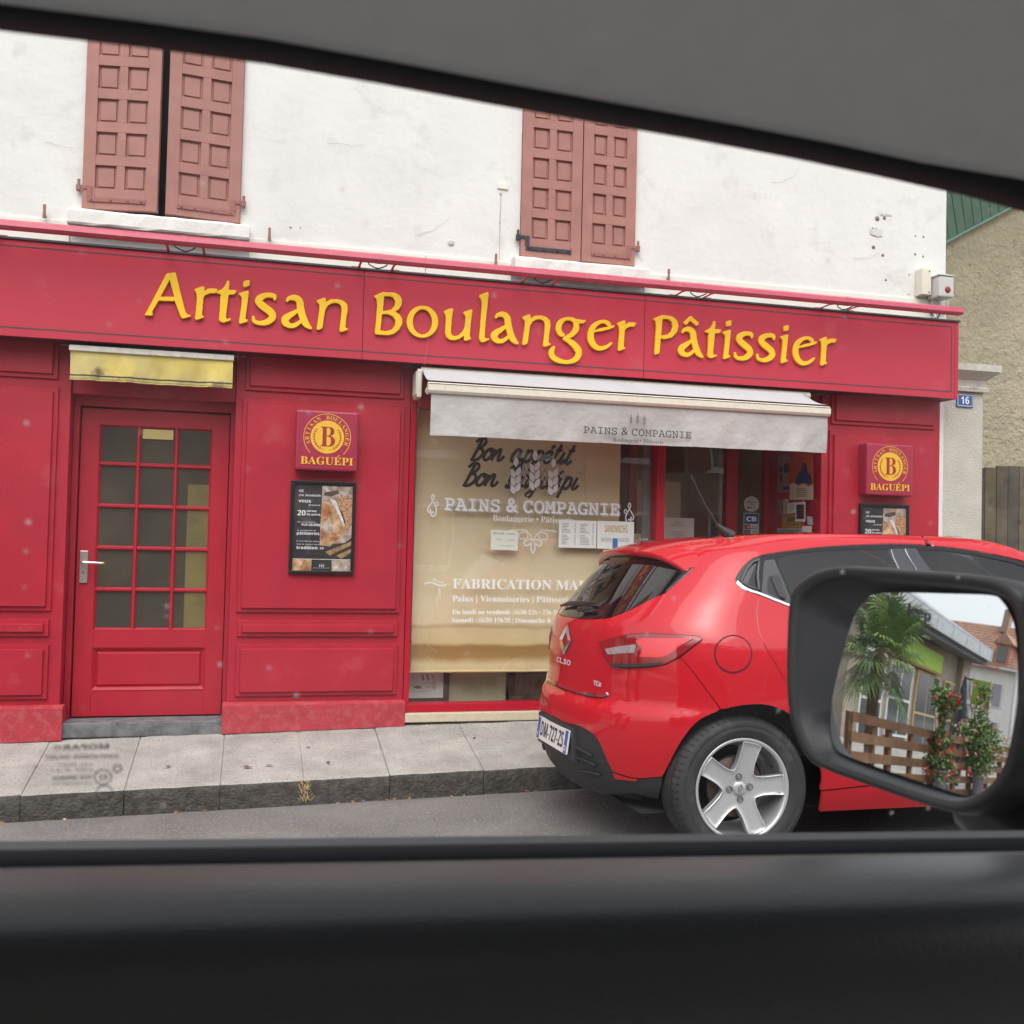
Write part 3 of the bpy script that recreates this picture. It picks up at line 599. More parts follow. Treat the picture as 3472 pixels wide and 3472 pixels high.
bx('sign_soffit', -3.3, 5.035, SY+.0205, -.002, 2.664, 2.69, mat('sign underside', (.10, .012, .02), .6), sign)
bx('sign_back', -3.3, 5.034, -.03, -.004, 2.69, 3.23, SIGNRED2, sign)
bx('sign_flashing', -3.3, 5.075, SY-.012, -.003, 3.2345, 3.247, mat('dark flashing', (.06, .06, .07), .4, metal=.5), sign)
g = MB()
for z in (2.712, 3.196): g.box(-3.3, 5.012, SY-.0012, SY+.001, z-.0045, z+.0045)
g.box(5.003, 5.012, SY-.0011, SY+.001, 2.7165, 3.1915); g.build('groove_line', LINE, sign)
GLC = {}
for gl, gx in GP: solid_letter('letter', GLC.setdefault(gl, contours(GL[gl])) if gl not in GLC else GLC[gl], SY-.003, .020, .003, YEL, sign, gx)
# ================================================================== light bar above the sign
lb = thing('light_bar', 'pink red strip light rail on brackets above the fascia sign', 'light fitting', (1, -.3, 3.24))
PINK = mat('bar paint', (.52, .075, .125), .35, var=.08, vscale=8, dirt=((.5, .25, .28), 14, .62, .5))
BY, BZ = -.37, 3.268
jn = [-3.3, -1.6, -.438, .72, 1.80, 2.90, 4.02, 4.95]
prof = [(-.040, -.012), (-.034, .016), (-.012, .030), (.014, .030), (.034, .016), (.036, -.006), (.02, -.024), (-.024, -.026)]
for a, b in zip(jn[:-1], jn[1:]):
    MB().grid([[(x, BY+p, BZ+q) for p, q in prof+prof[:1]] for x in (a+.001, b-.001)], False).build('rail', PINK, lb)
    MB().poly([(b-.001, BY+p, BZ+q) for p, q in prof]).poly([(a+.001, BY+p, BZ+q) for p, q in prof][::-1]).build('rail_end', PINK, lb)
for x in jn[1:-1]:
    MB().grid([[(xx, BY+p*1.06, BZ+q*1.06) for p, q in prof+prof[:1]] for xx in (x-.02, x+.02)], False).build('joint_sleeve', PINK, lb)
    for s in (-1, 1):
        br = MB().box(x+s*.105-.007, x+s*.105+.007, -.374, -.20, 3.2475, 3.2535).box(x+s*.105-.006, x+s*.105+.006, -.372, -.34, 3.242, 3.262).box(x+s*.125-.03, x+s*.125+.03, -.212, -.175, 3.2475, 3.252)
        br.build('bracket', PINK, lb)
    cb = catmull([(x-.06, BY, BZ-.02), (x-.055, BY+.03, 3.238), (x+.0, BY+.05, 3.222), (x+.05, BY+.04, 3.238), (x+.06, BY+.02, BZ-.02)], 5)
    MB().tube(cb, .004, 6).build('cable_loop', BLK, lb)
MB().tube(catmull([(4.90, BY, BZ), (4.92, -.2, 3.30), (4.95, -.1, 3.28), (4.97, -.03, 3.36)], 6), .008, 6).build('feed_cable', GREY, lb)
# ================================================================== awnings
def cloth(x0, x1, top, bot, amp, seed, nx=60, nz=10, sag=None):
    pr = random.Random(seed); ph = [pr.uniform(0, 6.28) for _ in range(8)]; rows = []
    for j in range(nz+1):
        t = j/nz; r_ = []
        for i in range(nx+1):
            u = i/nx; x = x0+(x1-x0)*u
            k = amp*t*(math.sin(u*23+ph[0]+t*1.5)*.4+math.sin(u*51+ph[1]-t*2)*.25+math.sin(u*9+ph[2])*.5+math.sin(u*87+ph[3]+t*4)*.12)
            p = Vector(top(x)).lerp(Vector(bot(x)), t)
            r_.append((p.x, p.y+k, p.z+(sag(u)*t if sag else 0)))
        rows.append(r_)
    return rows
ya = thing('door_awning', 'narrow faded yellow awning with brown stains rolled above the glazed door', 'awning', (-.6, -.1, 2.6))
YCL = mat('faded yellow cloth', (.66, .52, .13), .85, var=.12, vscale=4, c2=(.60, .50, .20), bump=.002, bscale=30, dirt=((.17, .08, .045), 5.5, .565, .85))
bx('front_bar', -1.092, -.137, -.175, -.145, 2.604, 2.638, mat('dirty white bar', (.62, .60, .53), .5, var=.1, vscale=9, dirt=((.2, .16, .12), 20, .58, .7)), ya, .005)
rw = cloth(-1.085, -.142, lambda x: (x, -.16, 2.604), lambda x: (x, -.150, 2.432), .026, 4)
cl = MB().grid(rw).build('valance', YCL, ya)
def stripe(t0, t1, m_):
    f_ = lambda t: [Vector(a).lerp(Vector(b), t*10-int(t*10))+Vector((0, -.002, 0)) for a, b in zip(rw[int(t*10)], rw[int(t*10)+1])]
    MB().grid([f_(t0), f_(t1)]).build('dark_stripe', m_, ya)
stripe(.81, .855, CHAR)
stripe(.93, .95, mat('thin stripe', (.3, .25, .1), .8))
bx('rolled_cloth', -1.085, -.14, -.12, -.01, 2.615, 2.655, mat('dark stained roll', (.11, .075, .055), .9, var=.3, vscale=8), ya, .02)
wa = thing('window_awning', 'dirty white retracted awning with printed valance over the display window', 'awning', (2.4, -.3, 2.4))
ACL = mat('white awning cloth', (.45, .447, .432), .85, var=.06, vscale=3, bump=.014, bscale=9, dirt=((.44, .43, .40), 2.5, .52, .5))
AWT = mat('awning top cloth', (.47, .475, .49), .75, var=.04, vscale=3, bump=.003, bscale=10)
YA = -.45
top = cloth(1.045, 3.86, lambda x: (x, -.20, 2.645), lambda x: (x, YA+.004, 2.515), .004, 9, 70, 8)
tg = MB(); rr = []
for i in range(9):
    t = i/8; rr.append([(1.045+(3.842-1.045)*k/70+(0 if k else 0)-(0.05*(1-t) if k == 70 else 0), -.20+(YA+.2)*t, 2.622-.107*t-.018*math.sin(t*math.pi)*(1+.3*math.sin(k*.9)) ) for k in range(71)])
tg.grid(rr); tg.build('canopy', AWT, wa)
fb_ = MB(); pf = [(-.035, .064), (-.050, .052), (-.050, .018), (-.040, .004), (-.012, 0.), (0., .012), (0, .06)]
fb_.grid([[(x, YA+p+.03, 2.432+q*1.12) for p, q in pf+pf[:1]] for x in (1.040, 3.845)], False)
for x in (1.040, 3.845): fb_.poly([(x, YA+p+.03, 2.432+q*1.12) for p, q in pf])
fb_.build('front_bar', CREAMP, wa)
bx('bar_groove', 1.042, 3.843, YA-.0215, YA-.018, 2.492, 2.496, mat('groove dark', (.12, .10, .08), .7), wa)
rw = cloth(1.062, 3.834, lambda x: (x, YA+.004, 2.434), lambda x: (x, YA+.006, 2.172+.0045*(x-1.06)), .022, 21, 200, 18)
va = MB().grid(rw).build('valance', ACL, wa)
def on_val(x, z): return (x, YA-.022, z)
text('lettering', 'PAINS & COMPAGNIE', 'slab', 2.058, 2.808, 2.232, 2.276, 0, CHAR, wa, off=.004, P=on_val)
text('lettering', 'Boulangerie • Pâtisserie', 'serif', 2.262, 2.612, 2.186, 2.212, 0, CHAR, wa, off=-.005, P=on_val)
def ear_polys(cx, z0, h, w, rows=4):
    """an ear of wheat: pairs of grains up a stem, a single grain on top"""
    out = []; gh = h*.8/(rows+1.2)
    def grain(x, z, dx, dz, ln, wd):
        d = Vector((dx, dz)).normalized(); q = Vector((-d.y, d.x)); p = []
        for t, k in ((0, 0), (.15, .6), (.4, 1), (.65, .8), (.85, .35), (1, 0)): p.append((x+d.x*ln*t+q.x*wd*k*.5, z+d.y*ln*t+q.y*wd*k*.5))
        for t, k in ((.85, .35), (.65, .8), (.4, 1), (.15, .6)): p.append((x+d.x*ln*t-q.x*wd*k*.5, z+d.y*ln*t-q.y*wd*k*.5))
        out.append(p)
    for i in range(rows):
        z = z0+gh*(.15+i*.95)
        for s in (-1, 1): grain(cx+s*w*.045, z+(gh*.28 if s > 0 else 0), s*.40, 1, gh*1.22, w*.27)
    grain(cx, z0+gh*(rows*.95+.55), 0, 1, gh*1.25, w*.27)
    for i in range(rows-1):
        z = z0+gh*(1.4+i*.95)
        for s in (-1, 1): out.append([(cx+s*w*.36, z), (cx+s*w*.40, z-.004), (cx+s*w*.56, z+gh*.75)])
    out.append([(cx-.0012, z0+h*.86), (cx+.0012, z0+h*.86), (cx, z0+h)])
    return out
def ears(name, lst, P, m, parent):
    b = MB()
    for cx, z0, h, w, r_ in lst:
        for p in ear_polys(cx, z0, h, w, r_): b.poly([P(*q) for q in p])
    return b.build(name, m, parent)
ears('wheat_emblem', [(2.382, 2.308, .072, .034, 5), (2.428, 2.312, .08, .036, 5), (2.475, 2.304, .078, .034, 5)], on_val, mat('faded print', (.17, .17, .165), .8), wa)
eb = MB().box(1.012, 1.042, -.20, -.03, 2.44, 2.625, .008).box(1.005, 1.011, -.19, -.03, 2.46, 2.61, .002); eb.build('end_bracket', CREAMP, wa)
MB().tube([(1.04, -.15, 2.62), (3.86, -.15, 2.62)], .028, 10).build('roller', CREAMP, wa)
rg = catmull([(1.065+.012*math.cos(a), -.30, 2.47+.02*math.sin(a)) for a in [k*math.pi/4 for k in range(8)]], 3, True); MB().tube(rg+rg[:1], .005, 6).build('crank_eye', CREAMP, wa)
ch = MB()
for k in range(34):
    t = k/33; p = Vector((1.075, -.23, 2.86)).lerp(Vector((1.02, -.16, 2.30)), t)
    ch.lathe([(0, -.0035), (.0035, 0), (0, .0035)], p, (0, 0, 1), (1, 0, 0), 5)
ch.build('bead_chain', mat('chain', (.5, .5, .5), .3, metal=.8), wa)
# ================================================================== square light-box signs and menu frames
def logo_box(x0, x1, z0, z1, yb, label):
    t = thing('logo_sign', label, 'sign', ((x0+x1)/2, yb, z0), 'square bakery brand boxes')
    bx('housing', x0, x1, yb-.10, yb, z0, z1, MAROON, t, .014)
    y = yb-.1015; s = (x1-x0)/.39; cx = x0+.195*s; cz = z0+.213*s
    P = lambda a, b: (a, y, b)
    n = 48
    MB().poly([(cx+.105*s*math.cos(2*math.pi*k/n), y, cz+.105*s*math.sin(2*math.pi*k/n)) for k in range(n)]).build('yellow_disc', YELP, t)
    arc = [R(-45+270*k/60) for k in range(61)]
    MB().ribbon([(cx+.147*s*math.cos(a), y, cz+.147*s*math.sin(a)) for a in arc], .004*s, (0, -1, 0)).build('ring', YELP, t)
    body = 'ARTISAN BOULANGER'; b = MB()
    for k, c in enumerate(body):
        if c == ' ': continue
        v, f = raw_text(c, 'serif', -.004); xm = (min(p[0] for p in v)+max(p[0] for p in v))/2; sc__ = .036*s
        a = R(205-(k+.5)*230/len(body)); 
        ca, sa = math.cos(a-math.pi/2), math.sin(a-math.pi/2)
        b.add([(cx+.113*s*math.cos(a)+((p[0]-xm)*ca-p[1]*sa)*sc__, y, cz+.113*s*math.sin(a)+((p[0]-xm)*sa+p[1]*ca)*sc__) for p in v], f)
    b.build('ring_lettering', YELP, t)
    y2 = lambda a, c: (a, y-.001, c)
    text('initial', 'B', 'serif', cx-.043*s, cx+.049*s, cz-.060*s, cz+.066*s, 0, mat('maroon print', (.33, .02, .03), .5), t, off=-.003, P=y2)
    sp = MB()
    for sd in (-1, 1):
        for k in range(9):
            a = R(-62+k*11.5); px, pz = cx+sd*.083*s*math.cos(a), cz+.083*s*math.sin(a)
            for q in (-1, 1):
                dx, dz = -sd*math.sin(a)+sd*q*.6*math.cos(a), math.cos(a)+q*.6*math.sin(a); L = .013*s
                sp.poly([y2(px, pz), y2(px+dx*L*.5-dz*.002*s, pz+dz*L*.5+dx*.002*s), y2(px+dx*L, pz+dz*L), y2(px+dx*L*.5+dz*.002*s, pz+dz*L*.5-dx*.002*s)])
        sp.ribbon([y2(cx+sd*.083*s*math.cos(R(a)), cz+.083*s*math.sin(R(a))) for a in range(-80, 35, 8)], .0022*s, (0, -1, 0))
    sp.build('wheat_sprig', mat('maroon print', (.33, .02, .03), .5), t)
    text('name_shadow', 'BAGUÉPI', 'serif', cx-.160*s, cx+.170*s, z0+.036*s, z0+.083*s, 0, mat('maroon print', (.33, .02, .03), .5), t, off=.02, P=lambda a, c: (a+.002, y-.0005, c-.002))
    text('name_lettering', 'BAGUÉPI', 'serif', cx-.163*s, cx+.167*s, z0+.038*s, z0+.085*s, 0, YELP, t, off=.004, P=y2)
logo_box(.256, .648, 1.945, 2.327, -.035, 'maroon square brand box with yellow disc fixed between the glazed door and display window')
logo_box(4.349, 4.741, 1.925, 2.307, -.035, 'maroon square brand box with yellow disc on the pilaster beside the stone corner pillar')
BRD = [mat('bread print', (.38, .15, .055), .5, c2=(.62, .42, .25), vscale=14, var=.4, dirt=((.10, .05, .025), 20, .58, .8), detail=8),
       mat('flour print', (.55, .47, .40), .5, c2=(.32, .22, .16), vscale=18, var=.3, dirt=((.75, .72, .68), 16, .56, .8), detail=8),
       mat('grain print', (.62, .36, .20), .5, c2=(.35, .16, .08), vscale=60, var=.4, detail=3)]
SLATE = mat('slate print', (.055, .045, .048), .4, c2=(.03, .028, .032), vscale=7, var=.2)
def menu_frame(x0, x1, z0, z1, label):
    t = thing('poster_frame', label, 'poster', ((x0+x1)/2, -.04, z0), 'framed bakery posters')
    yb = -.036; s = (x1-x0)/.416
    fr = MB()
    fr.box(x0, x1, yb-.028, yb, z1-.022*s, z1, .004).box(x0, x1, yb-.028, yb, z0, z0+.022*s, .004)
    fr.box(x0, x0+.022*s, yb-.0275, yb, z0+.022*s, z1-.022*s, .003).box(x1-.022*s, x1, yb-.0275, yb, z0+.022*s, z1-.022*s, .003)
    fr.build('frame', BLK, t)
    y = yb-.014
    X = lambda u: x0+.416*s*u; Z = lambda v: z1-(z1-z0)*v
    MB().poly([(X(.05), y, Z(.965)), (X(.95), y, Z(.965)), (X(.95), y, Z(.035)), (X(.05), y, Z(.035))]).build('print', SLATE, t)
    P = lambda u, v: (X(u), y-.001, Z(v)); Pb = lambda k: (lambda u, v: (X(u), y-.001-.0004*k, Z(v)))
    MB().poly([P(.48, .05), P(.95, .05), P(.95, .60), P(.85, .66), P(.46, .69)]).build('photo_print', BRD[1], t)
    P1 = Pb(1)
    MB().poly([P1(.48, .2), P1(.56, .24), P1(.70, .26), P1(.80, .36), P1(.86, .5), P1(.78, .60), P1(.62, .70), P1(.46, .69)]).build('photo_print', BRD[0], t)
    P2 = Pb(2)
    MB().poly([P2(.76, .14), P2(.95, .17), P2(.95, .45), P2(.88, .55), P2(.80, .38), P2(.72, .25)]).build('photo_print', BRD[2], t)
    MB().poly([P2(.52, .12), P2(.72, .09), P2(.74, .13), P2(.6, .165), P2(.5, .15)]).build('photo_print', mat('dark print', (.10, .07, .055), .5), t)
    MB().poly([P2(.60, .19), P2(.68, .20), P2(.80, .34), P2(.86, .47), P2(.82, .48), P2(.70, .30)]).build('photo_print', mat('sack print', (.70, .67, .64), .5, var=.2, vscale=30), t)
    MB().poly([P2(.5, .44), P2(.6, .40), P2(.68, .5), P2(.62, .58), P2(.52, .55)]).build('photo_print', BRD[1], t)
    for q in (((.55, .76), (.95, .64), (.95, .68), (.62, .80)), ((.72, .80), (.95, .72), (.95, .76), (.80, .83))): MB().poly([P2(*k) for k in q]).build('photo_print', mat('ear print', (.42, .28, .13), .5, c2=(.25, .15, .07), vscale=45), t)
    for i, m in enumerate((BRD[0], SLATE, BRD[1])): MB().poly([P2(.055+i*.30, .965), P2(.345+i*.30+(0 if i < 2 else 0), .965), P2(.345+i*.30, .845), P2(.055+i*.30, .845)]).build('photo_print', m, t)
    MB().poly([P2(.055, .843), P2(.945, .843), P2(.945, .838), P2(.055, .838)]).build('rule', WHITE, t)
    TP = lambda a, c: (a, y-.0035, c)
    def ln(s_, u0, u1, v, h_, st): text('lettering', s_, st, X(u0), X(u1), Z(v), Z(v)+h_*s, 0, WHITE, t, P=TP)
    ln('«', .12, .20, .125, .026, 'bold'); ln('J.Ph. BOURGOIN', .12, .455, .168, .012, 'bold'); ln('vous', .12, .31, .235, .022, 'bold'); ln('propose', .28, .455, .268, .011, 'sans')
    ln('20', .11, .235, .375, .034, 'bold'); ln('sortes', .25, .40, .335, .013, 'bold'); ln('de pains,', .25, .465, .372, .013, 'bold')
    ln('des viennoiseries', .11, .39, .450, .007, 'sans'); ln('PUR BEURRE', .18, .465, .485, .014, 'bold'); ln('et une gamme de', .11, .40, .540, .008, 'sans')
    ln('pâtisseries,', .11, .465, .580, .018, 'bold'); ln('le tout fait sur place,', .11, .455, .655, .008, 'sans'); ln('dans le respect de la', .11, .455, .688, .008, 'sans')
    ln('tradition.', .11, .445, .735, .020, 'bold'); ln('»', .46, .53, .735, .024, 'bold')
    ears('thumb_wheat', [(X(.47), Z(.925), .024, .009, 2), (X(.50), Z(.925), .026, .009, 2), (X(.53), Z(.925), .024, .009, 2)], TP, WHITE, t)
    ln('PAINS & COMPAGNIE', .38, .62, .937, .004, 'slab')
    MB().poly([(x0+.022*s, yb-.022, z0+.022*s), (x1-.022*s, yb-.022, z0+.022*s), (x1-.022*s, yb-.022, z1-.022*s), (x0+.022*s, yb-.022, z1-.022*s)]).build('cover_glass', glass_mat('poster glass', (.98, .98, .98), .6), t)
menu_frame(.237, .652, 1.282, 1.881, 'black framed bakery poster with white slogans, whole between the glazed door and display window')
menu_frame(4.351, 4.766, 1.27, 1.866, 'black framed bakery poster partly hidden behind the roof of the parked red car')
# ================================================================== window blind, decals and papers
bl = thing('roller_blind', 'beige cloth blind with brown water stains hanging inside the display window', 'blind', (1.8, .22, .62))
BLD = bpy.data.materials.new('blind cloth'); BLD.use_nodes = True; MATS['blind cloth'] = BLD
n = BLD.node_tree.nodes; l = BLD.node_tree.links; b = n['Principled BSDF']; b.inputs['Roughness'].default_value = .9; b.inputs['Specular IOR Level'].default_value = .2
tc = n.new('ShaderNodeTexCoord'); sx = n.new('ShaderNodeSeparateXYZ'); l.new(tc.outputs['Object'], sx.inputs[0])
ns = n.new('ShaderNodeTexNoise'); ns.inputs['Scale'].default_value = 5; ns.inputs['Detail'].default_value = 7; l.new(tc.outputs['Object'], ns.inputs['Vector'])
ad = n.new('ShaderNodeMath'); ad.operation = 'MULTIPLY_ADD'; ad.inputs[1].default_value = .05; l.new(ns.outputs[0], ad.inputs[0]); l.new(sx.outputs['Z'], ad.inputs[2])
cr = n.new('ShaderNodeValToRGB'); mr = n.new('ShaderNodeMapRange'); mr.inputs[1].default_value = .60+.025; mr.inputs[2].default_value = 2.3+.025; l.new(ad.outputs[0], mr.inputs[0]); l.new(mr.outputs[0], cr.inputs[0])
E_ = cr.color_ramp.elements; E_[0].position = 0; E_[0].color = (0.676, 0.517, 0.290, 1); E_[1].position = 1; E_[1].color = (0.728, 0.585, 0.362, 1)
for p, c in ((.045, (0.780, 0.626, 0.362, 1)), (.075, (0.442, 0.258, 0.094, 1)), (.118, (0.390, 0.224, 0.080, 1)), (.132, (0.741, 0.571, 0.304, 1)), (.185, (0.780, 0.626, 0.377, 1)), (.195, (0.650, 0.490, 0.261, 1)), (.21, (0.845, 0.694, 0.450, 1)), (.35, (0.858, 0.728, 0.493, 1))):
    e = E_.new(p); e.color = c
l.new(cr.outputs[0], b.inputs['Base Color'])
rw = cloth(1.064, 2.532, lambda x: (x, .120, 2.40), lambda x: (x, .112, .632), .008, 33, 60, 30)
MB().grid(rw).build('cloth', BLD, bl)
MB().tube([(1.06, .112, .630), (2.55, .112, .630)], .009, 8).build('bottom_bar', BLD, bl)
# brush lettering printed on the blind
BR = {'B': [[(.30, .98), (.12, .0)], [(.02, .82), (.18, .98), (.42, 1.0), (.52, .82), (.40, .62), (.24, .54), (.46, .50), (.56, .28), (.42, .06), (.2, -.02), (.04, .04)]],
      'o': [[(.32, .56), (.12, .46), (.04, .2), (.14, .02), (.32, .08), (.42, .32), (.34, .54), (.30, .42), (.48, .50)]],
      'n': [[(.06, .52), (.02, .0)], [(.05, .2), (.22, .5), (.34, .5), (.32, .2), (.36, .02), (.5, .06), (.6, .24)]],
      'a': [[(.40, .52), (.2, .56), (.04, .3), (.06, .04), (.22, .04), (.36, .3), (.42, .54), (.38, .14), (.46, .0), (.6, .2)]],
      'p': [[(.2, .6), (.02, -.42)], [(.16, .34), (.3, .54), (.44, .44), (.42, .14), (.26, .0), (.14, .1)], [(.42, .14), (.58, .2)]],
      'é': [[(.06, .24), (.26, .3), (.36, .46), (.26, .56), (.1, .46), (.04, .18), (.16, .0), (.34, .08), (.48, .26)], [(.24, .68), (.38, .84)]],
      't': [[(.24, .9), (.08, .12), (.2, .0), (.36, .16)], [(.04, .6), (.36, .64)]], 'i': [[(.16, .54), (.06, .1), (.16, .0), (.34, .2)], [(.2, .76), (.21, .78)]],
      'g': [[(.38, .52), (.2, .56), (.04, .32), (.1, .06), (.26, .1), (.4, .5), (.3, -.3), (.14, -.44), (.02, -.3), (.3, -.06), (.56, .2)]],
      'u': [[(.08, .54), (.04, .14), (.16, .0), (.32, .2), (.4, .54), (.36, .12), (.46, .0), (.6, .2)]], ' ': []}
BW = {'B': .62, 'o': .48, 'n': .60, 'a': .58, 'p': .56, 'é': .48, 't': .36, 'i': .32, 'g': .56, 'u': .58, ' ': .38}
def brush(s, x0, x1, z0, z1, y, m, parent):
    tot = sum(BW[c] for c in s); k = (x1-x0)/tot; hh = z1-z0; x = x0; b = MB()
    for c in s:
        for stl in BR[c]:
            P = [Vector((x+q[0]*k+.05*q[1], y, z0+q[1]*hh)) for q in stl]
            pp = catmull(P, 6) if len(P) > 2 else P
            b.tube(pp, .0105, 8)
        x += BW[c]*k
    for i, v in enumerate(b.v): b.v[i] = (v[0], y+(v[1]-y)*.05, v[2])
    return b.build('brush_lettering', m, parent)
BRN = mat('brown print', (.035, .02, .018), .7)
brush('Bon appétit', 1.435, 2.16, 2.075, 2.225, .1165, BRN, bl); brush('Bon Baguépi', 1.385, 2.21, 1.898, 2.05, .1160, BRN, bl)
dc = thing('window_decals', 'white shop lettering, wheat ears and opening hours on the display glass', 'window lettering', (1.8, .06, .9))
YG = .0605
G0 = lambda a, c: (a, YG, c); G1 = lambda a, c: (a+.0055, YG+.0008, c-.0055)
text('title_shadow', 'PAINS & COMPAGNIE', 'slab', 1.266, 2.512, 1.724, 1.806, 0, WHITESH, dc, off=.016, P=G1)
text('title', 'PAINS & COMPAGNIE', 'slab', 1.258, 2.508, 1.724, 1.806, 0, WHITE, dc, off=.012, P=G0)
text('subtitle', 'Boulangerie • Pâtisserie', 'serif', 1.597, 2.172, 1.660, 1.700, 0, WHITE, dc, off=-.006, P=G0)
text('heading', 'FABRICATION MAISON', 'serif', 1.329, 2.47, 1.196, 1.260, 0, WHITE, dc, P=G0)
text('products', 'Pains | Viennoiseries | Pâtisseries |', 'serif', 1.330, 2.225, 1.108, 1.148, 0, WHITE, dc, off=-.004, P=G0)
text('hours', 'Du lundi au vendredi :', 'serif', 1.331, 1.75, 1.023, 1.053, 0, WHITE, dc, P=G0)
text('hours', '6h30-13h • 15h-19h30', 'serif', 1.762, 2.15, 1.023, 1.053, 0, WHITE, dc, off=-.008, P=G0)
text('hours', 'Samedi :', 'serif', 1.331, 1.499, .967, .997, 0, WHITE, dc, P=G0)
text('hours', '6h30-19h30 |', 'serif', 1.514, 1.755, .967, .997, 0, WHITE, dc, off=-.008, P=G0)
text('hours', 'Dimanche & jours', 'serif', 1.771, 2.15, .967, .997, 0, WHITE, dc, P=G0)
ears('wheat_ear_shadow', [(1.7505, 1.832, .31, .150, 3), (1.8865, 1.862, .335, .155, 3), (2.0195, 1.832, .315, .150, 3)], lambda a, c: (a, YG+.001, c), mat('decal edge', (.22, .2, .17), .6), dc)
for cx, z0, hh in ((1.75, 1.838, .305), (1.885, 1.868, .33), (2.018, 1.838, .31)): ears('wheat_ear', [(cx, z0, hh, .140, 3)], G0, WHITE, dc)
def rib(name, pts, w_, par, m=WHITE, closed=False):
    q = catmull([(p[0], YG, p[1]) for p in pts], 6, closed)
    if closed: q.append(q[0])
    return MB().ribbon(q, w_, (0, -1, 0)).build(name, m, par)
def flourish(cx, cz, s, mir=1):
    f = lambda L: [(cx+mir*a*s, cz+b_*s) for a, b_ in L]
    rib('flourish', f([(-.02, .5), (-.12, .75), (-.02, 1.0), (.12, .82), (.02, .5), (-.25, .1), (-.42, -.2), (-.38, -.5), (-.2, -.5), (-.16, -.34), (-.28, -.28)]), .0075*s/.085, dc)
    rib('flourish', f([(.0, .45), (.2, .1), (.32, -.3), (.22, -.75), (-.02, -.85), (-.14, -.62), (.0, -.48), (.12, -.58)]), .0075*s/.085, dc)
    rib('flourish', f([(.26, .0), (.42, .08), (.48, .3), (.34, .42), (.24, .3), (.32, .2)]), .0055*s/.085, dc)
flourish(1.178, 1.745, .078); flourish(2.585, 1.735, .078, -1)
cx, cz = 1.885, 1.535
rib('flourish', [(cx, cz), (cx-.016, cz-.05), (cx, cz-.09), (cx+.016, cz-.05)], .006, dc, closed=True)
for s in (-1, 1):
    rib('flourish', [(cx, cz), (cx+s*.03, cz+.005), (cx+s*.062, cz-.015), (cx+s*.052, cz-.038), (cx+s*.022, cz-.03)], .006, dc, closed=True)
    rib('flourish', [(cx+s*.01, cz+.01), (cx+s*.03, cz+.045), (cx+s*.08, cz+.052), (cx+s*.105, cz+.025), (cx+s*.08, cz+.005), (cx+s*.04, cz+.02), (cx+s*.05, cz+.062), (cx+s*.10, cz+.068), (cx+s*.172, cz+.062)], .0045, dc)
rib('flourish', [(1.135, 1.222), (1.165, 1.232), (1.20, 1.228), (1.235, 1.214), (1.27, 1.214), (1.288, 1.226)], .006, dc); rib('flourish', [(1.20, 1.242), (1.195, 1.252), (1.205, 1.256), (1.23, 1.238), (1.262, 1.233), (1.262, 1.24)], .004, dc)
def sheet(name, x0, x1, z0, z1, y, m, label, cat, grp=None, tilt=0., thick=.001):
    t = thing(name, label, cat, ((x0+x1)/2, y, z0), grp)
    P = lambda a, c: (x0+(x1-x0)*a, y, z0+(z1-z0)*c+tilt*(a-.5))
    v = [P(0, 0), P(1, 0), P(1, 1), P(0, 1)]
    MB().prism(v, (0, thick, 0)).build('sheet', m, t)
    t_P = lambda a, c: (x0+(x1-x0)*a, y-.0008, z0+(z1-z0)*c+tilt*(a-.5))
    return t, t_P
t, P = sheet('handwritten_note', 1.583, 1.775, 1.462, 1.596, .053, mat('note paper', (.74, .76, .66), .8), 'small handwritten opening note taped on the display glass', 'note', tilt=-.004)
wv = random.Random(8)
def scrawl(t, P, a0, a1, c, h_, n=26):
    pts = [P(a0+(a1-a0)*k/n, c+h_*wv.uniform(-1, 1)) for k in range(n+1)]; MB().ribbon(catmull(pts, 3), .0016, (0, -1, 0)).build('handwriting', INK, t)
scrawl(t, P, .08, .48, .84, .05); scrawl(t, P, .55, .88, .82, .05, 20); scrawl(t, P, .2, .40, .52, .04, 12); scrawl(t, P, .60, .85, .52, .04, 14); scrawl(t, P, .35, .85, .22, .012, 8)
t, P = sheet('menu_sheet', 2.066, 2.341, 1.488, 1.678, .053, PAPER, 'printed price list with two text columns taped on the display glass', 'menu')
b = MB()
for k in range(16):
    for a in (.08, .56):
        if k in (0, 8): continue
        ln_ = wv.uniform(.12, .26); c = .92-k*.053; b.poly([P(a, c), P(a+ln_, c), P(a+ln_, c+.018), P(a, c+.018)]); b.poly([P(a+.33, c), P(a+.37, c), P(a+.37, c+.018), P(a+.33, c+.018)])
b.build('text_lines', mat('grey ink', (.25, .26, .28), .7), t)
t, P = sheet('sandwich_poster', 2.347, 2.62, 1.486, 1.68, .053, PAPER, 'white poster offering sandwichs and cold drinks on the display glass', 'poster')
text('lettering', 'SANDWICHS', 'bold', .2, .82, .60, .86, 0, mat('ochre ink', (.55, .36, .12), .7), t, P=P); text('lettering', 'BOISSONS', 'serif', .10, .40, .26, .40, 0, mat('grey ink2', (.38, .38, .38), .7), t, P=P); text('lettering', 'FRAICHES', 'serif', .58, .88, .26, .40, 0, MATS['grey ink2'], t, P=P)
MB().poly([P(.42, .04), P(.44, .02), P(.54, .02), P(.56, .04), P(.56, .36), P(.54, .39), P(.44, .39), P(.42, .36)]).build('can_print', mat('blue ink', (.05, .17, .42), .6), t)
t, P = sheet('small_card', 2.394, 2.6, 1.36, 1.478, .053, mat('note paper', (.74, .76, .66), .8), 'small cream card under the sandwich poster on the glass', 'card'); text('lettering', 'CAFÉ', 'serif', .08, .3, .78, .86, 0, INK, t, P=P)
